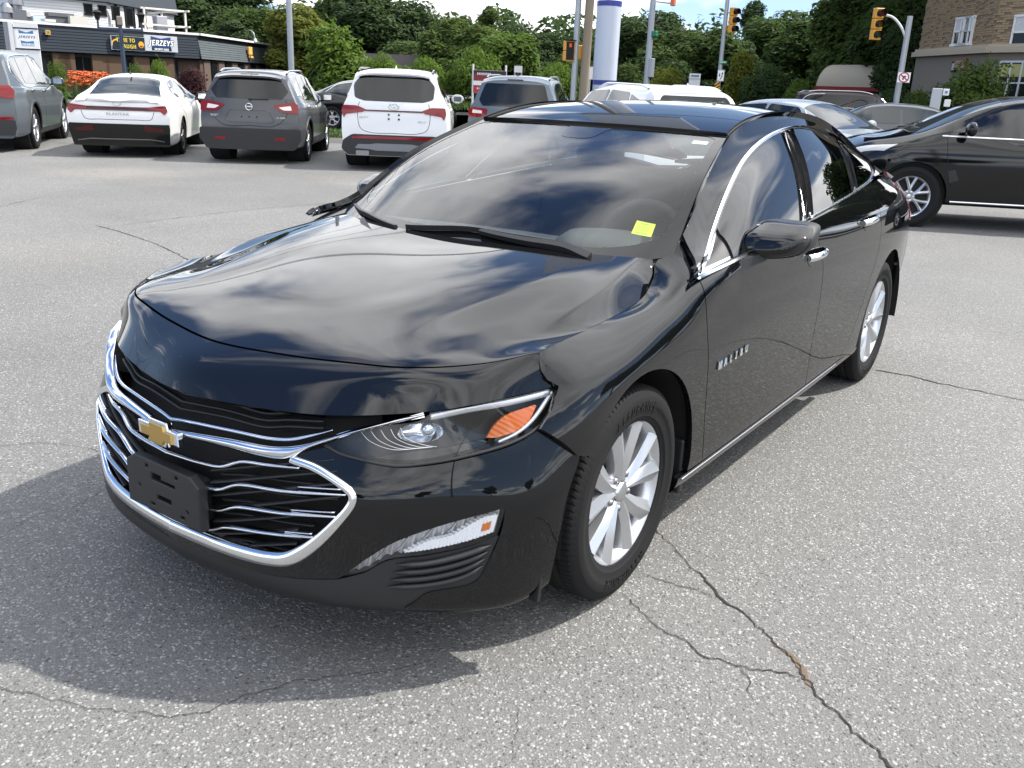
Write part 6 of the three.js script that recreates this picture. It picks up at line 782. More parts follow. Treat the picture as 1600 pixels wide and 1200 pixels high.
// ---------------------------------------------------------------- other vehicles: a body loft from a few proportions, then the details each one shows
// local frame: rear axle at z = 0, front axle at z = wb, y up, the car's left side at +x
const paint = (rgb, rough = .16) => std(rgb, rough, 0);
function makeBody(c) {
  const { W, H, wr, wb, fo, ro, yb, yh } = c, zf = wb + fo, zr = -ro, D = c.sedan;
  // profile of the centre line
  const top = pchip(...c.top.reduce((a, p) => (a[0].push(p[0]), a[1].push(p[1]), a), [[], []]));
  const cab = z => Math.max(0, Math.min(1, (top(z) - (yb + .03)) / (H - yb - .06)));
  const taper = z => 1 - (c.tr ?? .075) * sstep(zr + .75, zr, z) ** 1.5 - (c.tf ?? .16) * sstep(zf - .95, zf, z) ** 1.5;
  const belt = z => Math.min(c.belt(z), top(z) - .02);
  const tail = c.tail, nose = c.nose || (y => -.10 * sstep(.75, yh, y));
  const P = z => { const k = cab(z), w = W * taper(z), t = top(z), b = belt(z), low = 1 - k, s = sstep(zr + .55, zr, z), n = sstep(zf - .55, zf, z);
    const re = wr * (1 - low) + w * .80 * low, ry = t - (.075 * k + .035 * low);
    const pts = [[0, t], [re * .62, t - .016], [re, ry], [w - .075, b * k + (t - .085) * low], [w - .018, Math.min(b - .10, t - .16)], [w, .70 * (1 - .0) ], [w - .015, .46], [w - .04, c.yk + .06], [w - .10, c.yk]];
    if (t < 1.0) { pts[4][1] = Math.min(pts[4][1], t - .17); pts[5][1] = Math.min(.70, t - .26); }
    return pts.map(([x, y]) => [x, y, z + s * tail(y) + n * nose(y)]); };
  const cache = new Map(), at = z => { const k = z.toFixed(4); if (!cache.has(k)) cache.set(k, P(z)); return cache.get(k); };
  const rows = []; for (let i = 0; i < 9; i++) rows.push(z => at(z)[i]);
  const B = net(rows, [2, 3]); 
  return { c, B, zf, zr, top, vy: (z, y, lo = 2.5) => { let a = lo, b = 8; for (let i = 0; i < 30; i++) { const m = (a + b) / 2; if (B(z, m)[1] > y) a = m; else b = m; } return (a + b) / 2; } };
}
function endFace(b, z, bul) { // closing face of the body at z: (x, y) -> point
  const prof = []; for (let i = 0; i <= 60; i++) { const v = i / 60 * 8, p = b.B(z, v); prof.push([v, ...p]); }
  const F = (x, y) => { const v = b.vy(z, y, 0), p = b.B(z, v), k = p[0] > .02 ? Math.min(1, Math.abs(x) / p[0]) : 0; return [x, y, p[2] + bul * (1 - k ** 2.4)]; };
  const half = prof.map(p => [p[1], p[2]]), poly = [...half, ...half.slice(1).reverse().map(p => [-p[0], p[1]])];
  const tp = b.B(z, 0)[1], nF = (x, y) => { const p = b.B(z, b.vy(z, Math.min(y, tp - .04), 0)); return [x, y, p[2] + bul * (1 - Math.min(1, Math.abs(x) / b.c.W) ** 2.4)]; };
  return { F, poly, nF };
}
function makeCar(c, name, label, category, group, pos, dir) {
  const car = thing(name, label, category, group, pos, Math.atan2(dir[0], dir[1])), b = makeBody(c), { B, zf, zr, vy } = b, R = c.R, ar = R + .055, m2 = (n, g, mat, l) => { part(car, n, g, mat, l); part(car, n, mirrored(g), mat, l); };
  const arc = zc => { const o = []; for (let i = 0; i <= 22; i++) { const a = Math.PI + .30 - (Math.PI + .60) * i / 22, z = zc + ar * Math.cos(a), y = R + ar * Math.sin(a); if (y > c.yk + .03) o.push([z, vy(z, y)]); } return o; };
  const nN = 14, lin = (a, d) => { const o = []; for (let i = 0; i <= nN; i++) o.push([a[0] + (d[0] - a[0]) * i / nN, a[1] + (d[1] - a[1]) * i / nN]); return o; };
  const poly = [...lin([zr, 0], [zf, 0]), ...lin([zf, 0], [zf, 8]).slice(1), [zf - .2, 8], ...arc(c.wb).reverse().map(p => p), ...arc(0).reverse(), [zr + .1, 8], ...lin([zr, 8], [zr, 0])];
  const body = sheet(B, poly, { du: .09, dv: .2, flange: 0, flip: 0 });
  const rear = endFace(b, zr, c.bulR ?? -.06), front = endFace(b, zf, c.bulF ?? .12);
  part(car, 'body', [body, mirrored(body), sheet(rear.F, rear.poly, { du: .07, dv: .06, flange: 0, flip: 1, nF: rear.nF }), sheet(front.F, front.poly, { du: .1, dv: .08, flange: 0, nF: front.nF })], c.paint);
  part(car, 'underbody', [box(c.W * 1.5, .25, zf - zr - .4, [0, c.yk + .14, (zf + zr) / 2]), ...[0, c.wb].flatMap(z => [1, -1].map(s => xf(new THREE.CylinderGeometry(ar, ar, .3, 24), { p: [s * (c.W - .24), R, z], r: [0, 0, Math.PI / 2] })))].slice(0, 5).map((g, i) => i ? xf(g, { s: [1, 1, 1] }) : g), M.dark);
  const S = (poly, o = {}) => sheet(B, poly, { du: .08, dv: .15, flange: .004, lift: .004, flip: 0, ...o });
  const zy2 = pts => pts.map(([z, y]) => [z, vy(z, y, 1.9)]);
  // side windows between z,y outlines
  for (const w of c.windows || []) m2('window', S(zy2(refine(smoothClosed(w), .06, .06)), { du: .06, dv: .08 }), c.glassMat || M.darkGlass);
  if (c.trim) for (const w of c.trim) m2('window_trim', ribbon(B, zy2(smooth(w, .06)), DOME(.022, .008), 0), c.trimMat || M.satin);
  if (c.shield) part(car, 'windshield', [S(c.shield), mirrored(S(c.shield))], c.shieldMat || M.darkGlass);
  for (const g of c.gaps || []) m2('door_gap', ribbon(B, zy2(smooth(g, .08)), DOME(.007, .0025), 0), M.dark);
  for (const [z0, z1, y] of c.handles || []) m2('door_handle', ribbon(B, zy2([[z0, y], [(z0 + z1) / 2, y + .012], [z1, y + .006]]), DOME(.03, .028), 0), c.handleMat || c.paint);
  if (c.mirror) { const [z, y] = c.mirror; for (const s of [1, -1]) { const g = new THREE.Group(); g.name = 'side_mirror'; car.add(g); const sh = xf(new THREE.SphereGeometry(1, 20, 14), { s: [.125, .085, .075] }); { const p = sh.attributes.position; for (let i = 0; i < p.count; i++) if (p.getZ(i) < -.02) p.setZ(i, -.02); sh.computeVertexNormals(); } part(g, 'mirror_shell', xf(sh, { p: [s * (c.W + .09), y, z] }), c.mirrorMat || c.paint); part(g, 'mirror_glass', rbox(.15, .095, .004, .001, [s * (c.W + .09), y, z - .024]), M.chrome); part(g, 'mirror_arm', bar([s * (c.W - .05), y - .07, z + .02], [s * (c.W + .04), y - .05, z], .02), M.plastic); } }
  if (c.rails) { const [z0, z1] = c.rails, pts = []; for (let i = 0; i <= 12; i++) { const t = i / 12, z = z0 + (z1 - z0) * t, p = B(z, 1.86); pts.push([p[0], p[1] + .012 + .045 * Math.min(1, Math.min(t, 1 - t) * 6) ** .6, z]); } m2('roof_rail', tube(pts, .017, 30, 8), c.railMat || M.satin); }
  if (c.clad) { // black sill and arch cladding
    const sill = S([...lin([.0 + ar, vy(ar, c.clad)], [c.wb - ar, vy(c.wb - ar, c.clad)]), [c.wb - ar + .04, 8], [ar - .04, 8]], { lift: .008 }); m2('sill_cladding', sill, c.cladMat || M.plastic);
    for (const zc of [0, c.wb]) { const uv = []; for (let i = 0; i <= 26; i++) { const a = -.22 + (Math.PI + .44) * i / 26, z = zc + (ar + .025) * Math.cos(a), y = R + (ar + .025) * Math.sin(a); if (y > c.yk + .05) uv.push([z, vy(z, y)]); } m2('wheel_arch', ribbon(B, uv, DOME(.06, .018), 0), c.cladMat || M.plastic); }
  }
  if (c.sill) m2('sill_trim', ribbon(B, zy2([[ar + .05, c.sill], [c.wb / 2, c.sill], [c.wb - ar - .05, c.sill]]), DOME(.028, .012), 0), M.chrome);
  const wp = makeWheel({ R, rim: c.rim || R * .66, w: .23, style: c.wheel || 'y', n: c.spokes || 5, mat: c.rimMat || M.alloy, blocks: 28, cap: true, lugs: 5 });
  for (const [s, z] of [[1, 0], [-1, 0], [1, c.wb], [-1, c.wb]]) placeWheel(car, wp, s * (c.W - .135), R, z);
  // rear face patches: [name, outline in (x,y), material, lift, both sides?]
  const RF = (poly, lift = .005, fl = .012) => sheet(rear.F, poly, { du: .05, dv: .04, flange: fl, lift, flip: 1, nF: rear.nF });
  for (const [n, o, mat, lift, two, lab] of c.rear || []) { const pl = o.raw || smoothClosed(o); const g = RF(pl, lift ?? .006); if (two) m2(n, g, mat, lab); else part(car, n, g, mat, lab); }
  return { car, b, B, rear, RF, m2, S, zy2, vy };
}
// rounds the corners of a closed outline a little
function smoothClosed(p, r = .22) { const o = [], n = p.length; for (let i = 0; i < n; i++) { const a = p[(i + n - 1) % n], b = p[i], d = p[(i + 1) % n]; const la = Math.hypot(a[0] - b[0], a[1] - b[1]), ld = Math.hypot(d[0] - b[0], d[1] - b[1]), q = Math.min(.05, la * r, ld * r), A = [b[0] + (a[0] - b[0]) * q / la, b[1] + (a[1] - b[1]) * q / la], D = [b[0] + (d[0] - b[0]) * q / ld, b[1] + (d[1] - b[1]) * q / ld]; for (let k = 0; k <= 4; k++) { const t = k / 4; o.push([(1 - t) ** 2 * A[0] + 2 * t * (1 - t) * b[0] + t * t * D[0], (1 - t) ** 2 * A[1] + 2 * t * (1 - t) * b[1] + t * t * D[1]]); } } return o; }
const mx = p => [...p, ...p.slice().reverse().map(q => [-q[0], q[1]])]; // symmetric outline from its right half, top to bottom

// --- suv profile helper
const suvTop = (o) => [[-o.ro, o.H - .10], [-o.ro + .12, o.H - .045], [.2, o.H - .01], [o.wb * .38, o.H], [o.rf, o.H - .06], [o.ws, o.yh + .03], [o.ws + .25, o.yh], [o.wb + o.fo - .25, o.yh - .09], [o.wb + o.fo - .05, o.yh - .17], [o.wb + o.fo, o.yh - .25]];
const ELBOW = (y0, y1, dz) => y => dz * sstep(y0, y1, y);

{ // grey compact crossover seen from behind, roof rails
  const o = { W: .90, H: 1.585, wr: .60, wb: 2.646, fo: .87, ro: .88, yb: 1.0, yh: 1.02, yk: .24, R: .345, rf: 1.75, ws: 2.35, tail: y => .05 * sstep(.6, .95, y) + .42 * Math.max(0, y - 1.0) ** 1.15, paint: paint([.062, .066, .072], .16), belt: z => .99 + .05 * sstep(1.2, -.5, z), rimMat: M.alloy };
  o.top = suvTop(o);
  o.windows = [[[1.72, 1.46], [.98, 1.49], [.98, 1.05], [2.05, 1.02], [2.2, 1.06]], [[.93, 1.49], [.30, 1.46], [.10, 1.07], [.93, 1.055]], [[.24, 1.44], [-.18, 1.34], [-.35, 1.16], [.05, 1.08]]];
  o.trim = [[[-.36, 1.15], [-.17, 1.36], [.3, 1.49], [1.0, 1.52], [1.7, 1.49], [2.22, 1.06]]]; o.rails = [1.5, -.35]; o.clad = .40; o.mirror = [1.95, 1.10]; o.handles = [[1.0, 1.2, .93], [.05, .25, .96]]; o.gaps = [[[2.18, 1.0], [2.2, .8], [2.1, .42]], [[1.0, 1.04], [1.02, .8], [1.02, .42]], [[-.02, 1.05], [.12, .9], [.40, .72], [.46, .45]]];
  o.shield = [[1.8, 0], [2.3, 0], [2.3, 1.6], [1.85, 1.85]]; o.handleMat = M.satin;
  o.rear = [
    ['rear_glass', mx([[0, 1.46], [.50, 1.44], [.66, 1.22], [.56, 1.09], [0, 1.06]]), M.darkGlass, .004],
    ['bumper_cover', mx([[0, .60], [.86, .60], [.87, .42], [.76, .245], [0, .245]]), M.plastic, .012],
    ['tail_light', [[.40, .99], [.76, 1.05], [.83, 1.0], [.83, .86], [.55, .87]], M.red, .014, true],
    ['reverse_light', [[.50, .955], [.70, .985], [.72, .91], [.58, .91]], std([.75, .7, .68], .15), .02, true],
    ['reflector', [[.42, .45], [.60, .45], [.60, .405], [.42, .405]], M.red, .016, true],
  ];
  const f = [-.635, -.772], c = makeCar(o, 'grey_crossover', 'dark grey crossover with silver roof rails, parked tail-on between two white cars', 'car', 'cars parked along the kerb', [-11.60, 0, -8.95], f);
  const g = c.car;
  { const r = [[.62, 1.08], [.64, .85], [.45, .655], [0, .645]]; part(g, 'tailgate_gap', ribbon(c.rear.F, smooth([...r, ...r.slice(0, 3).reverse().map(p => [-p[0], p[1]])], .05), DOME(.009, .003), 1), M.dark); }
  const at = (x, y, l = .012) => { const p = c.rear.F(x, y); return [p[0], p[1], p[2] - l]; };
  part(g, 'emblem', [xf(new THREE.TorusGeometry(.055, .008, 8, 28), { p: at(0, .955, .02) }), rbox(.135, .022, .01, .004, at(0, .955, .024))], M.chrome);
  { const r = [[-.33, .90], [-.42, .73], [-.36, .70], [.36, .70], [.42, .73], [.33, .90], [-.33, .90]]; part(g, 'plate_surround', ribbon(c.rear.F, refine(r.slice(0, 6), .06, .06), DOME(.014, .006), 1, true), o.paint); }
  for (const x of [-.13, 0, .13]) part(g, 'screw_hole', xf(new THREE.CylinderGeometry(.012, .012, .012, 10), { p: at(x, .79, .006), r: [Math.PI / 2, 0, 0] }), M.dark);
  for (const [s, x, y, h] of [['ROGUE', -.66, .785, .035], ['SV AWD', .46, .77, .03]]) { const t = text(s, h, .004); t.rotateY(Math.PI); const p = at(-x, y, .006); part(g, 'badge', xf(t, { p }), M.satin); }
  part(g, 'rear_wiper', [bar(at(-.02, 1.085, .02), at(-.33, 1.09, .03), .011), bar(at(.0, 1.08, .015), at(-.04, 1.085, .03), .02)], M.plastic);
  part(g, 'brake_light', rbox(.30, .02, .02, .006, at(0, 1.485, .0)), M.redDark);
  part(g, 'antenna', bar([0, 1.57, -.55], [0, 1.68, -.72], .005), M.plastic);
  part(g, 'rear_spoiler', sheet((x, t) => { const p = c.B(-.88 + .0, 0); return [x, 1.50 - .035 * t - .06 * (x / .6) ** 4, c.rear.F(x * .98, 1.44)[2] + .06 - .14 * t]; }, [[-.56, 0], [.56, 0], [.54, 1], [-.54, 1]], { du: .1, dv: .5, flange: .03 }), o.paint);
}
{ // white mid-size suv seen from behind
  const o = { W: .95, H: 1.69, wr: .66, wb: 2.765, fo: .90, ro: 1.10, yb: 1.06, yh: 1.08, yk: .25, R: .365, rf: 1.8, ws: 2.5, tail: y => .04 * sstep(.6, .9, y) + .30 * Math.max(0, y - 1.0) ** 1.1, paint: paint([.70, .71, .73], .12), belt: z => 1.06 + .04 * sstep(1.2, -.8, z) };
  o.top = suvTop(o); o.rails = [1.6, -.6]; o.railMat = M.gloss; o.mirror = [2.0, 1.17]; o.clad = .42;
  o.windows = [[[1.85, 1.55], [1.0, 1.58], [1.0, 1.11], [2.15, 1.09]], [[.94, 1.58], [-.1, 1.54], [-.1, 1.13], [.94, 1.115]], [[-.16, 1.53], [-.58, 1.46], [-.7, 1.30], [-.16, 1.14]]];
  o.shield = [[1.85, 0], [2.42, 0], [2.42, 1.6], [1.9, 1.85]]; o.handles = [[1.0, 1.22, .98], [-.05, .17, 1.0]]; o.gaps = [[[1.0, 1.08], [1.02, .8], [1.02, .42]], [[-.08, 1.1], [.15, .9], [.44, .7], [.48, .45]]];
  o.rear = [
    ['rear_glass', mx([[0, 1.56], [.56, 1.54], [.68, 1.40], [.66, 1.19], [.5, 1.14], [0, 1.12]]), M.darkGlass, .004],
    ['bumper_cover', mx([[0, .60], [.70, .60], [.86, .50], [.89, .36], [.78, .255], [0, .255]]), M.plastic, .012],
    ['reflector', mx([[0, .575], [.66, .575], [.72, .53], [0, .53]]), M.red, .02],
    ['skid_plate', mx([[0, .44], [.30, .46], [.40, .44], [.60, .44], [.66, .37], [.40, .36], [.30, .34], [0, .34]]), std([.18, .19, .21], .35, .4), .024],
    ['exhaust_tip', [[.42, .335], [.64, .335], [.64, .255], [.42, .255]], M.steel, .02],
    ['tail_light', [[.46, 1.0], [.62, 1.06], [.86, 1.06], [.88, .96], [.84, .86], [.80, .92], [.52, .96]], M.red, .014, true],
    ['light_strip', mx([[0, 1.0], [.50, 1.0], [.50, .975], [0, .972]]), M.redDark, .012],
  ];
  const c = makeCar(o, 'white_suv', 'white sport utility vehicle with full-width red light strip and black roof rails', 'car', 'cars parked along the kerb', [-9.40, 0, -10.27], [-.62, -.785]), g = c.car, at = (x, y, l = .012) => { const p = c.rear.F(x, y); return [p[0], p[1], p[2] - l]; };
  { const r = [[.58, 1.12], [.61, .95], [.56, .70], [.40, .635], [0, .63]]; part(g, 'tailgate_gap', ribbon(c.rear.F, smooth([...r, ...r.slice(0, 4).reverse().map(p => [-p[0], p[1]])], .05), DOME(.009, .003), 1), M.dark); }
  part(g, 'emblem', [xf(new THREE.TorusGeometry(.06, .008, 8, 28), { s: [1.35, .8, 1], p: at(0, 1.065, .016) }), bar(at(-.05, 1.03, .018), at(-.015, 1.10, .018), .006), bar(at(.015, 1.03, .018), at(.05, 1.10, .018), .006), bar(at(-.03, 1.067, .018), at(.03, 1.063, .018), .006)], M.chrome);
  for (const [x, y] of [[-.085, .93], [.085, .93], [-.085, .86], [.085, .86]]) part(g, 'screw_hole', xf(new THREE.CylinderGeometry(.016, .016, .012, 10), { p: at(x, y, .005), r: [Math.PI / 2, 0, 0] }), M.dark);
  for (const [s, x, y, h] of [['SANTA FE', -.58, .86, .035], ['AWD 2.5T', .40, .82, .022]]) { const t = text(s, h, .004); t.rotateY(Math.PI); part(g, 'badge', xf(t, { p: at(-x, y, .006) }), M.satin); }
  part(g, 'antenna_fin', xf(new THREE.ConeGeometry(.035, .07, 12), { p: [0, 1.70, -.55], s: [.5, 1, 2.2] }), o.paint);
  part(g, 'rear_spoiler', sheet((x, t) => [x, 1.625 - .03 * t - .06 * (x / .65) ** 4, c.rear.F(x * .98, 1.55)[2] + .06 - .16 * t], [[-.62, 0], [.62, 0], [.60, 1], [-.60, 1]], { du: .1, dv: .5, flange: .03 }), o.paint);
}
{ // white sedan seen from behind
  const o = { W: .905, H: 1.42, wr: .56, wb: 2.72, fo: .87, ro: 1.10, yb: .93, yh: .93, yk: .20, R: .325, tail: y => .02 * sstep(.6, .95, y) + .10 * sstep(.55, .3, y), paint: paint([.80, .80, .80], .12), belt: z => .92 + .05 * sstep(1.4, -.6, z), tr: .06, rimMat: M.alloyDark };
  o.top = [[-1.10, .985], [-1.0, 1.0], [-.62, 1.03], [-.50, 1.055], [-.1, 1.24], [.25, 1.37], [.6, 1.405], [1.05, 1.42], [1.5, 1.40], [1.85, 1.30], [2.45, .97], [2.7, .92], [3.3, .82], [3.5, .74], [3.59, .66]];
  o.windows = [[[1.62, 1.30], [.98, 1.335], [.90, .99], [2.05, .96], [2.15, .98]], [[.93, 1.335], [.35, 1.29], [-.02, 1.14], [-.15, 1.04], [.84, .995]]];
  o.shield = [[1.8, 0], [2.4, 0], [2.4, 1.5], [1.85, 1.8]]; o.mirror = [1.9, 1.02]; o.mirrorMat = M.gloss; o.handles = [[.85, 1.08, .86], [-.0, .2, .89]]; o.gaps = [[[.92, .97], [.9, .7], [.95, .35]], [[-.15, 1.0], [-.02, .85], [.34, .68], [.45, .38]]];
  o.rear = [
    ['light_strip', mx([[0, .86], [.62, .865], [.80, .90], [.82, .80], [.76, .745], [.70, .80], [0, .815]]), M.redDark, .014],
    ['tail_light', [[.50, .865], [.80, .90], [.82, .80], [.77, .74], [.70, .805], [.50, .82]], M.red, .02, true],
    ['bumper_cover', mx([[0, .575], [.83, .58], [.84, .50], [.815, .30], [.80, .195], [0, .192]]), M.gloss, .010],
    ['diffuser_trim', mx([[0, .345], [.50, .335], [.72, .30], [.72, .28], [.5, .315], [0, .325]]), M.steel, .02],
    ['reflector', [[.42, .555], [.74, .50], [.72, .455], [.42, .455]], M.redDark, .018, true],
  ];
  const f = [-.715, -.70], c = makeCar(o, 'white_sedan', 'white four-door sedan with dark rear bumper, parked beside the grey crossover', 'car', 'cars parked along the kerb', [-13.80, 0, -7.80], f), g = c.car, at = (x, y, l = .012) => { const p = c.rear.F(x, y); return [p[0], p[1], p[2] - l]; };
  const bl = c.S([...[0, .2, .4, .6, .8, 1].map(t => [-.46 + .66 * t, 0]), [.2, 1.5], ...[0, .25, .5, .75, 1].map(t => [.12 - .60 * t, 1.72 - .1 * Math.sin(Math.PI * t)]), [-.48, 1.0]], { du: .05, dv: .2 }); part(g, 'rear_glass', [bl, mirrored(bl)], M.midGlass);
  { const r = [[.60, .79], [.54, .66], [.30, .65], [0, .648]]; part(g, 'trunk_gap', ribbon(c.rear.F, smooth([...r, ...r.slice(0, 3).reverse().map(p => [-p[0], p[1]])], .05), DOME(.009, .003), 1), M.dark); const lip = []; for (let i = -10; i <= 10; i++) lip.push([i * .068, .968 - .012 * Math.abs(i / 10) ** 3]); part(g, 'spoiler_lip', ribbon(c.rear.F, lip, [[-.03, -.02], [-.02, .035], [0, .045], [.012, .0], [.012, -.02]], 1), o.paint); }
  { const t = text('ELANTRA', .042, .004); t.computeBoundingBox(); t.translate(-t.boundingBox.max.x / 2, 0, 0); t.scale(1.5, 1, 1); t.rotateY(Math.PI); part(g, 'badge', xf(t, { p: at(0, .725, .006) }), M.satin); }
  part(g, 'emblem', xf(new THREE.TorusGeometry(.05, .006, 8, 28), { s: [1.3, .8, 1], p: at(0, .925, .012) }), M.chrome);
  part(g, 'antenna_fin', xf(new THREE.ConeGeometry(.035, .07, 12), { p: [0, 1.43, .15], s: [.5, 1, 2.2] }), M.gloss);
}
{ // grey suv at the left edge
  const o = { W: .97, H: 1.76, wr: .68, wb: 2.93, fo: .87, ro: 1.08, yb: 1.10, yh: 1.10, yk: .25, R: .385, rf: 1.75, ws: 2.55, tail: y => .04 * sstep(.6, .9, y) + .34 * Math.max(0, y - 1.0) ** 1.1, paint: paint([.085, .098, .11], .15), belt: z => 1.09 + .03 * sstep(1.4, -.6, z), tr: .12 };
  o.top = suvTop(o); o.mirror = [1.95, 1.20]; o.clad = .36; o.cladMat = M.plastic; o.wheel = 'y';
  o.windows = [[[1.75, 1.58], [.95, 1.62], [.92, 1.15], [2.05, 1.12], [2.15, 1.15]], [[.89, 1.62], [.05, 1.60], [-.12, 1.17], [.86, 1.15]], [[.0, 1.60], [-.52, 1.53], [-.66, 1.36], [-.34, 1.17], [-.17, 1.17]]];
  o.glassMat = M.midGlass; o.trim = [[[2.18, 1.13], [1.75, 1.61], [.9, 1.66], [0, 1.64], [-.50, 1.57], [-.70, 1.37], [-.36, 1.14], [.9, 1.12], [2.15, 1.10]]];
  o.gaps = [[[.93, 1.1], [.95, .8], [.95, .40]], [[-.1, 1.12], [.1, .9], [.48, .72], [.5, .45]]]; o.handles = [[.95, 1.2, 1.02], [-.05, .2, 1.04]];
  o.rear = [['tail_light', [[.40, 1.12], [.80, 1.14], [.88, 1.05], [.86, .92], [.60, .94], [.40, 1.0]], M.red, .02, true], ['rear_glass', mx([[0, 1.64], [.55, 1.62], [.66, 1.25], [.5, 1.18], [0, 1.17]]), M.darkGlass, .004], ['bumper_cover', mx([[0, .56], [.84, .56], [.85, .42], [.8, .30], [0, .28]]), M.plastic, .012], ['reflector', [[.45, .60], [.82, .62], [.82, .57], [.45, .56]], M.red, .012, true]];
  makeCar(o, 'grey_suv', 'tall grey sport utility vehicle at the left edge beside the white sedan', 'car', 'cars parked along the kerb', [-15.95, 0, -6.05], [-.78, -.625]);
}
{ // blue-grey crossover behind the roof of the black sedan
  const o = { W: .92, H: 1.67, wr: .63, wb: 2.71, fo: .9, ro: 1.0, yb: 1.05, yh: 1.05, yk: .24, R: .35, rf: 1.8, ws: 2.45, tail: y => .05 * sstep(.6, .95, y) + .40 * Math.max(0, y - 1.0) ** 1.1, paint: paint([.10, .125, .15], .18), belt: z => 1.04 + .04 * sstep(1.2, -.6, z) };
  o.top = suvTop(o); o.mirror = [2.0, 1.14]; o.mirrorMat = M.gloss; o.clad = .38; o.rails = [1.6, -.4];
  o.windows = [[[1.75, 1.52], [1.0, 1.55], [1.0, 1.10], [2.1, 1.07]], [[.94, 1.55], [.1, 1.52], [-.05, 1.12], [.94, 1.10]], [[.04, 1.50], [-.35, 1.42], [-.5, 1.22], [-.1, 1.13]]]; o.shield = [[1.85, 0], [2.38, 0], [2.38, 1.6], [1.9, 1.85]];
  o.rear = [['rear_glass', mx([[0, 1.52], [.56, 1.50], [.66, 1.20], [.58, 1.09], [0, 1.07]]), M.darkGlass, .004], ['tail_light', [[.48, 1.04], [.80, 1.06], [.85, .98], [.83, .88], [.50, .90]], M.red, .016, true], ['reverse_light', [[.58, 1.0], [.76, 1.015], [.77, .955], [.58, .95]], std([.7, .6, .6], .15), .022, true], ['bumper_cover', mx([[0, .58], [.86, .58], [.86, .42], [.8, .30], [0, .28]]), M.plastic, .012]];
  const c = makeCar(o, 'blue_grey_crossover', 'blue-grey crossover seen from behind over the black sedan roof', 'car', 'cars parked along the kerb', [-8.55, 0, -12.86], [-.46, -.888]), g = c.car, at = (x, y, l = .012) => { const p = c.rear.F(x, y); return [p[0], p[1], p[2] - l]; };
  part(g, 'rear_wiper', [bar(at(-.02, 1.10, .02), at(-.36, 1.12, .03), .012)], M.plastic); part(g, 'antenna_fin', xf(new THREE.ConeGeometry(.035, .08, 12), { p: [0, 1.68, -.45], s: [.5, 1, 2] }), M.gloss);
  { const t = text('ESCAPE', .05, .004); t.scale(1.2, 1, 1); t.rotateY(Math.PI); part(g, 'badge', xf(t, { p: at(.19, .985, .008) }), M.satin); }
  part(g, 'brake_light', rbox(.30, .02, .02, .006, at(0, 1.575, -.01)), M.redDark);
}
{ // white crossover whose roof shows behind the sedan
  const o = { W: .91, H: 1.58, wr: .61, wb: 2.73, fo: .85, ro: .85, yb: 1.03, yh: 1.03, yk: .24, R: .345, rf: 1.7, ws: 2.4, tail: y => .05 * sstep(.6, .95, y) + .55 * Math.max(0, y - 1.0) ** 1.05, paint: paint([.72, .72, .72], .12), belt: z => 1.02 + .05 * sstep(1.2, -.5, z) };
  o.top = suvTop(o); o.rails = [1.5, -.3]; o.railMat = paint([.72, .72, .72], .15); o.mirror = [1.95, 1.12];
  o.windows = [[[1.7, 1.45], [.95, 1.48], [.95, 1.08], [2.0, 1.06]], [[.9, 1.48], [.2, 1.45], [.0, 1.10], [.9, 1.08]], [[.14, 1.43], [-.28, 1.34], [-.40, 1.18], [-.05, 1.11]]]; o.glassMat = M.midGlass; o.shield = [[1.8, 0], [2.35, 0], [2.35, 1.6], [1.85, 1.85]];
  o.rear = [['rear_glass', mx([[0, 1.45], [.52, 1.43], [.64, 1.20], [.58, 1.09], [0, 1.07]]), M.darkGlass, .004], ['tail_light', [[.46, 1.0], [.76, 1.04], [.82, .96], [.80, .88], [.5, .9]], M.red, .016, true], ['bumper_cover', mx([[0, .5], [.84, .5], [.84, .4], [.78, .30], [0, .28]]), M.plastic, .012]];
  const c = makeCar(o, 'white_crossover', 'white crossover whose roof and dark rear window show beside the pale pylon', 'car', null, [-4.1, 0, -10.5], [-.80, -.60]), g = c.car;
  part(g, 'antenna_fin', xf(new THREE.ConeGeometry(.03, .06, 12), { p: [0, 1.585, -.35], s: [.5, 1, 2] }), o.paint);
}
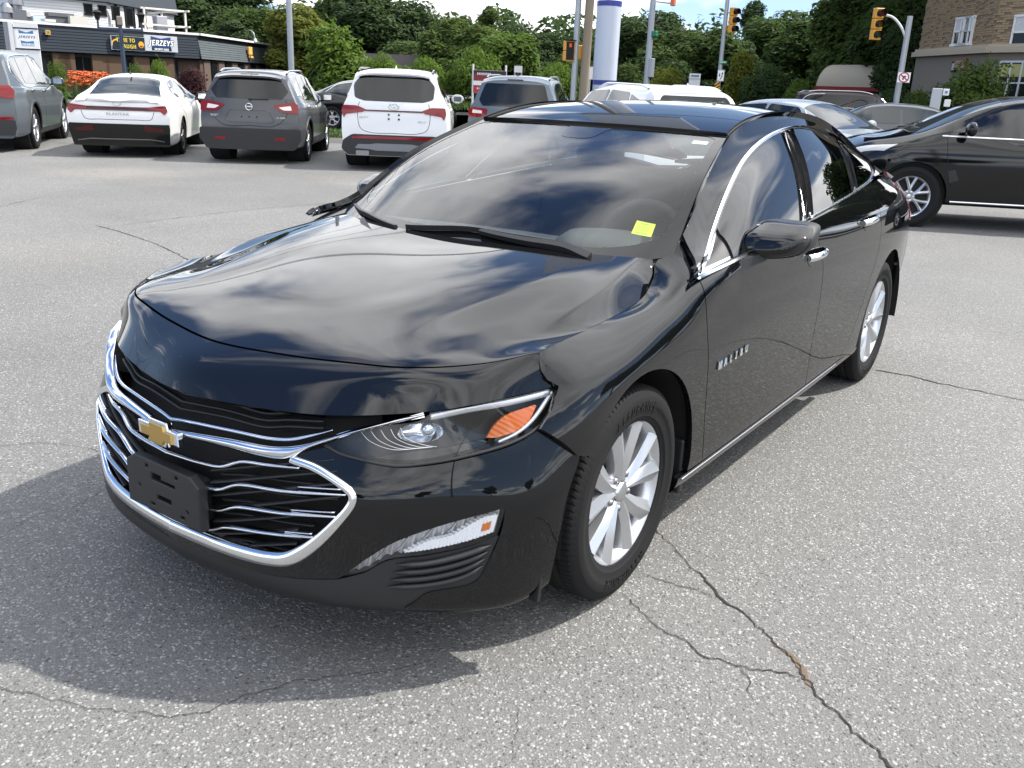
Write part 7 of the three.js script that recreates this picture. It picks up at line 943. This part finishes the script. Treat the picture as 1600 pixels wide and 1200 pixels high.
{ // black crossover at the right, side on
  const o = { W: .94, H: 1.61, wr: .64, wb: 2.825, fo: .97, ro: 1.05, yb: 1.07, yh: 1.12, yk: .26, R: .375, rf: 1.55, ws: 2.45, tail: y => .05 * sstep(.6, .95, y) + .4 * Math.max(0, y - 1.0) ** 1.1, paint: paint([.003, .0033, .004], .05), belt: z => 1.06 + .05 * sstep(1.2, -.5, z), tf: .20, R: .37, rim: .25, wheel: 'y', spokes: 6 };
  o.top = [[-1.05, 1.46], [-.9, 1.52], [0, 1.585], [.9, 1.61], [1.6, 1.59], [2.0, 1.50], [2.82, 1.15], [3.05, 1.09], [3.4, 1.02], [3.65, .90], [3.795, .75]];
  o.windows = [[[1.85, 1.43], [1.12, 1.48], [1.12, 1.12], [2.42, 1.105], [2.50, 1.13]], [[1.05, 1.48], [.1, 1.46], [-.02, 1.14], [1.05, 1.13]], [[-.08, 1.45], [-.5, 1.36], [-.6, 1.25], [-.2, 1.16]]]; o.glassMat = M.tint; o.trim = [[[2.56, 1.105], [1.6, 1.10], [.9, 1.115], [-.2, 1.15]]];
  o.shield = [[1.80, 0], [2.84, 0], [2.86, 1.0], [2.78, 1.75], [1.88, 1.8]]; o.shieldMat = M.midGlass; o.rails = [1.25, -.55]; o.railMat = M.gloss; o.mirror = [2.28, 1.20]; o.mirrorMat = M.gloss; o.handles = [[1.1, 1.38, 1.0], [-.05, .2, 1.02]]; o.handleMat = M.chrome; o.sill = .335;
  o.gaps = [[[2.5, 1.09], [2.46, .8], [2.32, .36]], [[1.1, 1.11], [1.12, .8], [1.12, .36]]];
  const c = makeCar(o, 'black_crossover', 'black crossover with chrome sill strip, side on at the right edge', 'car', null, [1.72, 0, -11.75], [-.907, .421]), g = c.car;
  const hl = c.S(c.zy2([[3.05, .985], [3.45, .93], [3.62, .86], [3.55, .82], [3.2, .90]]), { flange: .01, lift: .006 }); c.m2('headlight', hl, phys([.5, .5, .48], .08, { clearcoat: 1 }));
  const fl = c.S(c.zy2([[2.36, .72], [2.44, .70], [2.40, .56], [2.30, .60]]), { lift: .006 }); c.m2('fender_scrape', fl, M.plastic);
  for (const x of [.38, -.38]) { part(g, 'seat', [rbox(.5, .65, .16, .07, [x, 1.02, 1.0], [-.25, 0, 0], 4)], M.seat); part(g, 'headrest', rbox(.27, .18, .1, .045, [x, 1.42, .88], [-.2, 0, 0], 4), M.seat); }
  part(g, 'wiper', [bar([-.55, 1.16, 2.78], [.1, 1.19, 2.72], .012), bar([.05, 1.19, 2.75], [.60, 1.15, 2.70], .012)], M.plastic);
}
{ // silver sedan nose to the right behind the black sedan
  const o = { W: .91, H: 1.44, wr: .57, wb: 2.75, fo: .9, ro: 1.0, yb: .95, yh: .98, yk: .2, R: .33, tail: y => .02 * sstep(.6, .95, y), paint: paint([.24, .27, .30], .15), belt: z => .95 };
  o.top = [[-1.0, .98], [-.9, 1.02], [-.6, 1.06], [-.1, 1.24], [.35, 1.39], [.7, 1.43], [1.1, 1.44], [1.5, 1.41], [1.75, 1.34], [2.55, 1.0], [2.8, .97], [3.4, .88], [3.55, .80], [3.65, .7]];
  o.windows = [[[1.62, 1.31], [.98, 1.35], [.95, 1.01], [2.05, .99]], [[.92, 1.35], [.3, 1.31], [-.1, 1.14], [-.15, 1.05], [.88, 1.01]]]; o.shield = [[1.62, 0], [2.5, 0], [2.5, 1.0], [2.42, 1.7], [1.7, 1.8]]; o.shieldMat = M.midGlass; o.mirror = [1.95, 1.05];
  o.trim = [[[2.1, .985], [1.62, 1.34], [.98, 1.38], [.3, 1.34], [-.18, 1.06]]];
  makeCar(o, 'silver_sedan', 'silver sedan with pale windshield showing over the black sedan roof', 'car', null, [-4.57, 0, -14.83], [.93, .37]);
}
{ // burgundy suv
  const o = { W: .98, H: 1.74, wr: .68, wb: 3.0, fo: .95, ro: 1.15, yb: 1.12, yh: 1.12, yk: .26, R: .38, rf: 1.9, ws: 2.75, tail: y => .05 * sstep(.6, .95, y) + .45 * Math.max(0, y - 1.0) ** 1.1, paint: paint([.022, .012, .014], .12), belt: z => 1.10 };
  o.top = suvTop(o); o.rails = [1.8, -.5]; o.mirror = [2.15, 1.22]; o.mirrorMat = M.chrome; o.handles = [[1.05, 1.3, 1.03], [.0, .25, 1.05]]; o.handleMat = M.chrome;
  o.windows = [[[1.85, 1.56], [1.05, 1.60], [1.05, 1.15], [2.3, 1.13]], [[1.0, 1.60], [.1, 1.58], [.0, 1.16], [1.0, 1.15]], [[.04, 1.57], [-.5, 1.5], [-.68, 1.3], [-.4, 1.18], [-.06, 1.16]]]; o.trim = [[[2.35, 1.115], [1, 1.125], [-.4, 1.145], [-.74, 1.3], [-.5, 1.53], [.1, 1.62]]]; o.shield = [[1.95, 0], [2.7, 0], [2.7, 1.6], [2.0, 1.85]];
  o.rear = [['rear_glass', mx([[0, 1.60], [.55, 1.58], [.68, 1.28], [.5, 1.18], [0, 1.17]]), M.midGlass, .004], ['tail_light', [[.55, 1.06], [.86, 1.08], [.9, .98], [.85, .90], [.55, .93]], M.red, .016, true]];
  makeCar(o, 'burgundy_suv', 'dark burgundy sport utility vehicle with chrome window trim, in the road behind', 'car', null, [-9.24, 0, -34.1], [.94, -.34]);
}
{ // dark sedan behind the black crossover
  const o = { W: .9, H: 1.43, wr: .56, wb: 2.7, fo: .9, ro: 1.0, yb: .95, yh: .97, yk: .2, R: .33, tail: y => .02, paint: paint([.05, .055, .06], .15), belt: z => .95 };
  o.top = [[-1.0, .98], [-.9, 1.02], [-.5, 1.06], [-.1, 1.22], [.3, 1.37], [.7, 1.42], [1.1, 1.43], [1.5, 1.40], [1.75, 1.33], [2.5, 1.0], [2.8, .96], [3.4, .86], [3.6, .7]]; o.windows = [[[1.6, 1.31], [.98, 1.34], [.95, 1.01], [2.1, .99]], [[.92, 1.34], [.3, 1.30], [-.1, 1.14], [-.15, 1.05], [.88, 1.01]]]; o.glassMat = M.midGlass; o.mirror = [2.0, 1.06]; o.shield = [[1.62, 0], [2.45, 0], [2.45, 1.6], [1.7, 1.8]];
  makeCar(o, 'dark_sedan', 'dark grey sedan half hidden behind the black crossover windshield', 'car', null, [-2.1, 0, -19.9], [-.95, .30]);
}
{ // black sedan glimpsed between the crossover and the white suv
  const o = { W: .9, H: 1.45, wr: .56, wb: 2.75, fo: .92, ro: 1.05, yb: .97, yh: .99, yk: .2, R: .33, tail: y => .02, paint: paint([.005, .005, .006], .06), belt: z => .97 };
  o.top = [[-1.05, 1.0], [-.9, 1.03], [-.5, 1.08], [-.1, 1.24], [.3, 1.39], [.7, 1.44], [1.1, 1.45], [1.5, 1.42], [1.75, 1.35], [2.5, 1.02], [2.8, .98], [3.4, .88], [3.6, .72]]; o.windows = [[[1.6, 1.33], [.98, 1.36], [.95, 1.03], [2.1, 1.01]], [[.92, 1.36], [.3, 1.32], [-.1, 1.16], [-.15, 1.07], [.88, 1.03]]]; o.glassMat = M.midGlass; o.trim = [[[2.1, 1.0], [1.6, 1.36], [.98, 1.40], [.3, 1.36], [-.18, 1.07]]]; o.trimMat = M.chrome; o.mirror = [2.0, 1.08]; o.shield = [[1.62, 0], [2.45, 0], [2.45, 1.6], [1.7, 1.8]];
  makeCar(o, 'black_sedan', 'black sedan passing behind, glimpsed between the grey crossover and the white suv', 'car', null, [-19.2, 0, -18.1], [.75, -.66]);
}
{ // far traffic
  const o = { W: .9, H: 1.42, wr: .56, wb: 2.7, fo: .9, ro: 1.0, yb: .95, yh: .97, yk: .2, R: .33, tail: y => .02, paint: paint([.02, .022, .026], .12), belt: z => .95 };
  o.top = [[-1.0, .98], [-.9, 1.02], [-.5, 1.06], [-.1, 1.22], [.3, 1.37], [.7, 1.41], [1.1, 1.42], [1.5, 1.39], [1.75, 1.33], [2.5, 1.0], [2.8, .96], [3.4, .86], [3.6, .7]]; o.windows = [[[1.6, 1.31], [.98, 1.34], [.95, 1.01], [2.1, .99]], [[.92, 1.34], [.3, 1.30], [-.1, 1.14], [-.15, 1.05], [.88, 1.01]]]; o.glassMat = M.midGlass;
  makeCar({ ...o }, 'far_sedan', 'small dark sedan far off on the road beside the tan pickup', 'car', null, [-19.5, 0, -60.5], [.93, .37]);
  const u = { W: .95, H: 1.75, wr: .66, wb: 2.8, fo: .9, ro: 1.0, yb: 1.1, yh: 1.1, yk: .25, R: .37, rf: 1.8, ws: 2.5, tail: y => .3 * Math.max(0, y - 1), paint: paint([.16, .02, .025], .2), belt: z => 1.09 }; u.top = suvTop(u); u.windows = [[[1.75, 1.58], [.95, 1.62], [.92, 1.15], [2.05, 1.12]], [[.89, 1.62], [-.4, 1.55], [-.5, 1.2], [.86, 1.15]]];
  makeCar(u, 'maroon_suv', 'maroon sport utility vehicle far off, left of the pale pylon', 'car', null, [-34.5, 0, -63.0], [.8, -.6]);
  const u2 = { ...u, paint: paint([.30, .31, .33], .2) }; makeCar(u2, 'grey_far_suv', 'grey sport utility vehicle far off, just right of the pale pylon', 'car', null, [-30.4, 0, -57.6], [.85, -.52]);
}
{ // tan pickup far away
  const t = thing('pickup_truck', 'tan pickup truck with open bed far off on the road', 'pickup truck', null, [-23.4, 0, -63.4], Math.atan2(.93, .37)), tan = paint([.36, .31, .24], .3);
  part(t, 'cargo_bed', [rbox(1.85, .55, .06, .02, [0, .98, -1.05]), rbox(.07, .55, 2.1, .02, [.9, .98, 0]), rbox(.07, .55, 2.1, .02, [-.9, .98, 0]), rbox(1.8, .08, 2.1, .02, [0, .72, 0])], tan);
  const cabP = extrude([[1.05, .62], [4.1, .62], [4.15, .95], [4.0, 1.12], [2.95, 1.22], [2.35, 1.80], [1.25, 1.82], [1.08, 1.2]], 1.8, .05); cabP.rotateY(-Math.PI / 2); cabP.translate(.9, 0, 0); part(t, 'cab', cabP, tan);
  for (const s of [1, -1]) { const g = extrude([[1.2, 1.25], [2.75, 1.25], [2.28, 1.74], [1.32, 1.76]], .02, .004); g.rotateY(-Math.PI / 2); part(t, 'window', xf(g, { p: [s > 0 ? .975 : -.955, 0, 0] }), M.darkGlass); }
  part(t, 'rear_window', rbox(1.4, .42, .02, .005, [0, 1.5, 1.0]), M.midGlass); part(t, 'bumper', rbox(1.8, .2, .12, .03, [0, .62, -1.18]), M.chrome); part(t, 'tail_light', rbox(.14, .35, .04, .01, [.82, 1.02, -1.1]), M.red); part(t, 'tail_light', rbox(.14, .35, .04, .01, [-.82, 1.02, -1.1]), M.red);
  const wp = makeWheel({ R: .39, rim: .22, blocks: 20 }); for (const [s, z] of [[1, -.05], [-1, -.05], [1, 3.2], [-1, 3.2]]) placeWheel(t, wp, s * .82, .39, z);
}

renderer.render(scene, camera);
